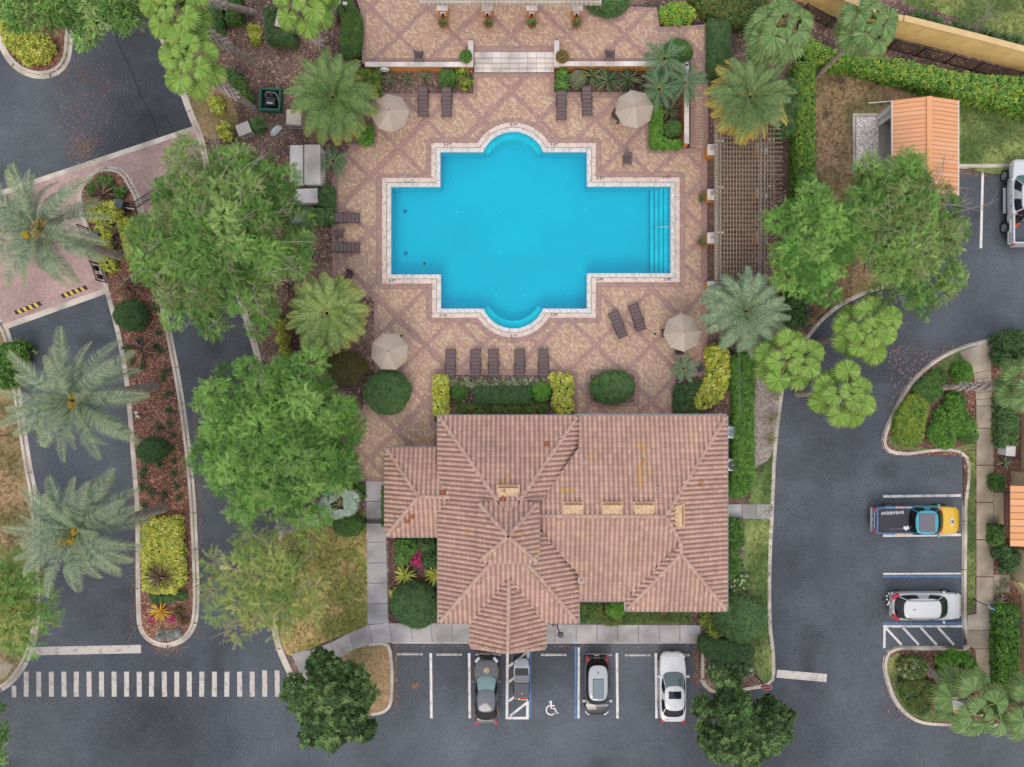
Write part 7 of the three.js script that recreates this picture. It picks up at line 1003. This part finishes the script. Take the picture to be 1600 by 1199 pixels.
{ // black wagon with a silver roof, nose down
  const t = car('parked_car', 'black wagon with silver roof and glass sunroof, parked tail first in the front bays', 'car', P(933, 1073.5, 0.9), -90, { L: 4.12, W: 1.72, st: wagonSt, body: paint(0x2a2a30), roof: paint(0xb4b8be), hood: paint(0x8a8a90), hoodX: [0.25, 0.36], cab: { x0: -0.47, x1: 0.265, r0: -0.38, r1: 0.14, yb: 1.0, yr: 1.5, wb: 0.92, wr: 0.74 }, glass: 0x17181c, front: 0x2f3a36, rear: 0x1c1c22, mirror: plain(0xd8dadc), pillar: blackTrim });
  const s = piece('sunroof', fin(rbox(1.28, 0.02, 0.66, 0.008, -0.15, 1.552, 0)), plain(0x7e8f98, { roughness: 0.1 }), t); piece('sunroof_frame', fin(rbox(1.36, 0.014, 0.74, 0.006, -0.15, 1.546, 0)), plain(0x55585e), t); piece('antenna', fin(rbox(0.14, 0.05, 0.05, 0.02, -1.25, 1.555, 0)), blackTrim, t); piece('rear_plate', fin(box(0.1, 0.02, 0.42, -1.99, 1.0, 0)), M.white, t);
  for (const sd of [-1, 1]) piece('rear_lamp', fin(rbox(0.16, 0.05, 0.42, 0.02, -1.88, 1.05, sd * 0.55, -sd * 0.25)), redLens, t);
}
{ // white sedan, nose up
  const t = car('parked_car', 'white sedan with a dark sunroof at the right end of the front bays', 'car', P(1051.5, 1075, 0.85), 90, { L: 4.8, W: 1.86, st: sedanSt, body: paint(0xe6e8ea), hoodX: [0.22, 0.46], trunkX: [-0.49, -0.42], cab: { x0: -0.4, x1: 0.225, r0: -0.245, r1: 0.03, yb: 0.96, yr: 1.43, wb: 0.9, wr: 0.7 }, glass: 0x22252c, front: 0x62767a, rear: 0x2c2a34 });
  piece('sunroof', fin(rbox(0.5, 0.016, 0.86, 0.006, -0.25, 1.475, 0)), plain(0x25283c, { roughness: 0.08 }), t); piece('antenna', fin(rbox(0.12, 0.04, 0.04, 0.015, -1.02, 1.47, 0)), M.grey, t); piece('badge', fin(box(0.02, 0.02, 0.14, -2.18, 1.02, -0.4)), chrome, t); piece('grille', fin(rbox(0.12, 0.12, 0.9, 0.04, 2.25, 0.62, 0)), blackTrim, t);
}
{ // white wagon on the right, nose right
  const t = car('parked_car', 'white estate car with roof rails in the right bays beside the hatched aisle', 'car', P(1450, 948, 0.9), 0, { L: 4.95, W: 1.92, st: wagonSt, body: paint(0xdfe1e2), hoodX: [0.25, 0.46], cab: { x0: -0.475, x1: 0.245, r0: -0.37, r1: 0.075, yb: 1.02, yr: 1.56, wb: 0.9, wr: 0.72 }, glass: 0x23262e, front: 0x2f3f3a, rear: 0x23262e, tailL: 0.55, tailY: 0.98, tailX: -0.46 });
  for (const s of [-1, 1]) piece('roof_rail', fin(tube([V(-1.75, 1.57, s * 0.62), V(-1.6, 1.63, s * 0.62), V(0.1, 1.64, s * 0.63), V(0.3, 1.58, s * 0.64)], 0.022, 6)), blackTrim, t); piece('antenna', fin(rbox(0.16, 0.05, 0.05, 0.02, -1.35, 1.62, 0)), M.grey, t); piece('rear_bumper', fin(rbox(0.16, 0.14, 1.5, 0.05, -2.42, 0.52, 0)), plain(0x9a9da0), t); piece('toll_tag', fin(cyl(0.05, 0.05, 0.01, 0.62, 1.36, 0, 10)), M.white, t);
  const b = thing('bicycle_rack', 'curved white and black striped rack bar behind the white estate car', 'rack', P(1389, 934, 0.8).setY(0)), n = 11; for (let i = 0; i < n; i++) { const a0 = R(-75 - 215 * i / n), a1 = R(-75 - 215 * (i + 1) / n), q = (a) => V(0.15 + Math.cos(a) * 0.34, 0.85, -0.02 + Math.sin(a) * 0.34); piece(i % 2 ? 'black_section' : 'white_section', fin(bar(q(a0), q(a1), 0.045, 8)), i % 2 ? M.black : M.white, b); } obj('hook', bar(V(-0.02, 0.85, 0.32), V(-0.1, 0.8, 0.55), 0.04, 8), M.white, b); obj('stem', bar(V(0.15, 0.85, -0.36), V(0.6, 0.6, -0.3), 0.035, 8), M.dark, b); obj('foot_post', bar(V(0.0, 0.0, 0.3), V(0.0, 0.85, 0.3), 0.03, 8), M.dark, b);
}
const font2 = await new FontLoader().loadAsync('fonts/droid/droid_sans_bold.typeface.json');
const truckSt = [[-0.5, 0.86, 0.5, 0.98, 1.02], [-0.49, 0.95, 0.42, 1.1, 1.14], [-0.3, 1, 0.36, 1.12, 1.16], [0, 1, 0.34, 1.12, 1.16], [0.2, 1, 0.34, 1.1, 1.17], [0.28, 0.99, 0.34, 1.06, 1.17], [0.4, 0.95, 0.36, 1.0, 1.13], [0.455, 0.86, 0.4, 0.94, 1.06], [0.487, 0.74, 0.46, 0.84, 0.92], [0.5, 0.6, 0.52, 0.74, 0.8]];
{ // wrapped pickup, nose right
  const teal = paint(0x35b0c6), yellow = paint(0xf0c028), navy = paint(0x46618c), L = 5.95, t = car('pickup_truck', 'pickup truck wrapped in teal and navy with a yellow bonnet in the right bays', 'pickup truck', P(1434.5, 813.5, 1.0), 0, { L, W: 2.0, st: truckSt, body: navy, roof: paint(0x37b0c8), hood: yellow, hoodX: [0.21, 0.49], cab: { x0: -0.11, x1: 0.265, r0: -0.075, r1: 0.135, yb: 1.14, yr: 1.78, wb: 0.95, wr: 0.78 }, glass: 0x16222e, front: 0x24302c, rear: 0x15181c, pillar: teal, mirror: teal, wheels: [0.31, -0.29], wr: 0.39, wo: 0.03, tailX: -0.492, tailY: 0.98, lampY: 0.86 });
  t.deck('yellow_nose', 0.2, 0.5, yellow, 0.006, 1, 13); t.deck('orange_band', 0.205, 0.29, paint(0xf0a048), 0.018, 3, 11); for (const [i0, i1] of [[0, 4], [10, 14]]) { t.deck('teal_door', -0.1, 0.2, teal, 0.006, i0 + (i0 ? 0 : 1), i1 - (i0 ? 1 : 0)); }
  for (const s of [-1, 1]) { for (const [x0, x1, c] of [[-2.3, -1.7, 0x3f8cb8], [-1.65, -1.0, 0xd8a488], [-0.95, -0.5, 0xb0b4b0], [-0.45, 0.1, 0x5c7088]]) piece('wrap_patch', fin(box(x1 - x0, 0.012, 0.1, (x0 + x1) / 2, 1.142, s * 0.93)), paint(c), t); }
  piece('bed_cover', fin(rbox(2.35, 0.05, 1.62, 0.02, -1.62, 1.2, 0)), plain(0x383842, { roughness: 0.7 }), t); piece('bed_rail', fin(rbox(0.16, 0.1, 1.6, 0.03, -0.5, 1.22, 0)), blackTrim, t); piece('tailgate_trim', fin(rbox(0.05, 0.06, 1.4, 0.02, -2.98, 0.92, 0)), chrome, t); piece('rear_bumper', fin(rbox(0.16, 0.12, 1.7, 0.04, -3.02, 0.58, 0)), chrome, t);
  const gr = []; for (let i = 0; i < 8; i++) { const x = -2.6 + i * 0.2; gr.push(box(0.15, 0.008, rr(0.14, 0.24), x, 1.232, -0.52 + i * -0.012, rr(-0.5, 0.5))); if (i < 7) gr.push(box(0.12, 0.006, 0.05, x + 0.1, 1.236, -0.6 + rr(-0.05, 0.05), rr(-0.3, 0.3))); } piece('cover_lettering', merge(gr), plain(0xb4b4bc), t);
  const fold = [box(0.3, 0.01, 0.2, -1.0, 1.232, 0.5, -0.6), box(0.24, 0.012, 0.12, -0.82, 1.233, 0.44, -1.0)]; piece('cover_logo', merge(fold), M.white, t); piece('cover_stripe', fin(box(0.9, 0.008, 0.09, -1.65, 1.231, 0.55)), plain(0x5c5e6a), t);
  piece('roof_panel', fin(rbox(1.1, 0.03, 1.28, 0.012, 0.15, 1.822, 0)), plain(0x74727c, { roughness: 0.4 }), t); const em = new THREE.Group(); em.name = 'bonnet_emblem'; t.add(em); em.position.set(2.28, 1.185, 0.06); em.rotation.z = -0.07; piece('emblem_plate', fin(rbox(0.3, 0.012, 0.5, 0.005)), plain(0xf2ecd0), em); piece('emblem_mark', merge([box(0.05, 0.008, 0.3, 0, 0.012, 0, 0.7), box(0.05, 0.008, 0.3, 0, 0.014, 0, -0.7), box(0.05, 0.008, 0.34, 0.06, 0.01, 0, 0)]), M.dark, em); piece('brake_light', fin(rbox(0.05, 0.05, 0.18, 0.02, -0.5, 1.77, 0.1)), redLens, t);
}
{ // white off-road pickup at the right edge, nose up
  const L = 5.9, wht = paint(0xdcdfe6), st = [[-0.5, 0.95, 0.6, 0.76, 0.78], [-0.49, 1, 0.5, 0.78, 0.8], [-0.16, 1, 0.46, 0.78, 0.8], [-0.15, 1, 0.46, 1.14, 1.18], [0.2, 1, 0.46, 1.12, 1.18], [0.34, 0.96, 0.46, 1.1, 1.18], [0.46, 0.86, 0.5, 1.04, 1.12], [0.49, 0.78, 0.55, 0.96, 1.04], [0.5, 0.7, 0.6, 0.9, 0.94]], t = car('pickup_truck', 'white off-road pickup with tools in its open bed, cut by the right edge', 'pickup truck', P(1599, 316, 0.8), 90, { L, W: 2.0, st, body: wht, hoodX: [0.25, 0.47], cab: { x0: -0.155, x1: 0.29, r0: -0.13, r1: 0.17, yb: 1.16, yr: 1.8, wb: 0.93, wr: 0.74 }, glass: 0x252b3c, front: 0x5a8f86, rear: 0x2a2e38, wheels: [0.33, -0.29], wr: 0.42, wo: 0.1, tailX: -0.49 });
  for (const s of [-1, 1]) { piece('bed_side', fin(rbox(2.0, 0.46, 0.12, 0.03, -1.92, 1.0, s * 0.92)), wht, t); piece('fender', fin(rbox(0.95, 0.1, 0.24, 0.04, 1.95, 0.96, s * 0.98)), plain(0x8a8d94), t); piece('fender', fin(rbox(0.95, 0.1, 0.2, 0.04, -1.7, 0.98, s * 1.0)), plain(0xb8bbc2), t); piece('side_step', fin(rbox(1.8, 0.06, 0.2, 0.02, 0.2, 0.45, s * 1.06)), plain(0x9a9da4), t); for (const x of [0.35, -0.35]) piece('door_handle', fin(rbox(0.12, 0.04, 0.03, 0.01, x, 1.05, s * 1.0)), blackTrim, t); }
  piece('tailgate', fin(rbox(0.1, 0.42, 1.84, 0.03, -2.9, 1.0, 0)), wht, t); piece('bed_floor', fin(box(1.95, 0.02, 1.72, -1.9, 0.83, 0)), plain(0x565a66), t); piece('rear_bumper', fin(rbox(0.2, 0.14, 1.6, 0.04, -3.02, 0.62, 0)), plain(0x9da2a8), t); piece('bed_liner', fin(box(0.06, 0.4, 1.7, -0.95, 1.0, 0)), plain(0x8a5a58), t);
  const at = t.position, put = (name, label, cat, dx, dz, f) => { const o = thing(name, label, cat, V(at.x + dx, 0.845, at.z + dz)); f(o); };
  put('traffic_cone', 'orange traffic cone lying in the bed of the white pickup', 'traffic cone', -0.62, 1.62, (o) => { obj('cone', cyl(0.15, 0.05, 0.4, 0, 0.03, 0, 16), plain(0xf0622c), o); obj('cone_base', rbox(0.36, 0.04, 0.36, 0.02, 0, 0.02, 0), plain(0xe05a2a), o); obj('cone_band', cyl(0.115, 0.095, 0.07, 0, 0.16, 0, 16), M.white, o); });
  put('hose_coil', 'black coiled hose in the bed of the white pickup', 'hose', -0.45, 1.22, (o) => { for (let i = 0; i < 4; i++) piece('coil', fin(torus(0.22 - i * 0.02, 0.035, 0, 0.04 + i * 0.06, 0, 22)), M.black, o); });
  put('tool_bucket', 'pale bucket with tools in the bed of the white pickup', 'bucket', 0.0, 1.2, (o) => { obj('bucket', cyl(0.13, 0.16, 0.34, 0, 0, 0, 16), plain(0x9cc8c4), o); for (let i = 0; i < 4; i++) piece('tool_handle', fin(bar(V(0.02 * i, 0.2, 0), V(rr(-0.25, 0.25), 0.6, rr(-0.2, 0.2)), 0.018)), pick([M.dark, M.orange, M.white]), o); });
}
{ // small white utility cart in the hatched aisle
  const wht = paint(0xdfe3ea), t = thing('utility_cart', 'small white utility cart with a grey bed and a colourful tailgate, on the hatched aisle', 'utility cart', P(815, 1062, 0.8).setY(0.004), R(90)), w = 0.56;
  const rows = [[-1.3, 0.5, 0.35, 0.62], [-0.2, 0.54, 0.32, 0.62], [0.35, 0.56, 0.32, 0.66], [0.55, 0.56, 0.34, 0.9], [0.95, 0.54, 0.36, 0.92], [1.2, 0.48, 0.4, 0.8], [1.32, 0.34, 0.44, 0.66]].map(([x, ww, y0, y1]) => section(x, ww, y0, y1 - 0.06, y1)); obj('body', loft([rows[0].map((p) => V(p.x, 0.5, p.z * 0.3)), ...rows, rows[6].map((p) => V(p.x, 0.5, p.z * 0.3))]), wht, t);
  piece('bonnet', fin(loft(rows.slice(4, 7).map((r) => r.slice(4, 11).map((p) => p.clone().add(V(0, 0.012, 0)))))), paint(0xd2d8e4), t); piece('front_bumper', fin(tube([V(1.2, 0.7, -0.52), V(1.36, 0.72, -0.3), V(1.42, 0.72, 0), V(1.36, 0.72, 0.3), V(1.2, 0.7, 0.52)], 0.035, 7)), plain(0xb8bcc4), t);
  piece('canopy', fin(rbox(0.44, 0.04, 1.0, 0.015, 0.42, 1.62, 0)), plain(0x80828c), t); piece('windscreen', fin(box(0.02, 0.66, 0.94).rotateZ(0.35).translate(0.72, 1.26, 0)), plain(0x70767e, { roughness: 0.1 }), t); piece('seat', fin(rbox(0.36, 0.12, 0.96, 0.05, 0.18, 0.78, 0)), M.dark, t); piece('seat_back', fin(rbox(0.1, 0.4, 0.96, 0.04, -0.02, 0.98, 0)), plain(0xa09c98), t); for (const [x, z] of [[0.62, 0.46], [0.62, -0.46], [0.2, 0.46], [0.2, -0.46]]) piece('roof_post', fin(bar(V(x, 0.85, z), V(x - 0.02, 1.62, z), 0.02)), M.black, t);
  piece('steering_wheel', fin(torus(0.15, 0.018, 0, 0, 0, 18).rotateZ(0.7).translate(0.52, 1.05, -0.22)), M.black, t); piece('cargo_box', fin(rbox(1.02, 0.42, 1.04, 0.03, -0.66, 0.86, 0)), plain(0x6a6c74), t); piece('cargo_lid', fin(rbox(0.98, 0.03, 1.0, 0.012, -0.64, 1.082, 0)), plain(0x62646e), t); piece('tail_panel', fin(box(0.36, 0.02, 1.06, -1.32, 0.82, 0)), M.dark, t); piece('light_sticker', fin(cyl(0.05, 0.05, 0.008, -0.86, 1.1, 0.02, 12)), plain(0xe8a0b0), t);
  for (const [x, z, w2, d, c] of [[-1.3, 0.1, 0.2, 0.42, 0xd8443c], [-1.24, 0.3, 0.1, 0.3, 0x58a060], [-1.36, -0.14, 0.12, 0.24, 0xe8d890], [-1.4, 0.2, 0.08, 0.5, 0xf0ead8], [-1.3, -0.4, 0.24, 0.14, 0x8a8c92], [-1.22, 0.06, 0.06, 0.3, 0xf0b870]]) piece('tail_print', fin(box(w2, 0.006, d, x, 0.834 + z * 0.002 + w2 * 0.01, z)), plain(c), t);
  for (const x of [0.92, -0.9]) for (const s of [-1, 1]) { const wh = piece('tyre', fin(new THREE.TorusGeometry(0.19, 0.085, 10, 20)), rubber, t); wh.position.set(x, 0.275, s * 0.5); const r = piece('rim', fin(new THREE.CylinderGeometry(0.14, 0.14, 0.12, 14).rotateX(PI / 2)), rimM, t); r.position.set(x, 0.275, s * 0.5); }
}
scene.updateMatrixWorld(true);
renderer.render(scene, camera);
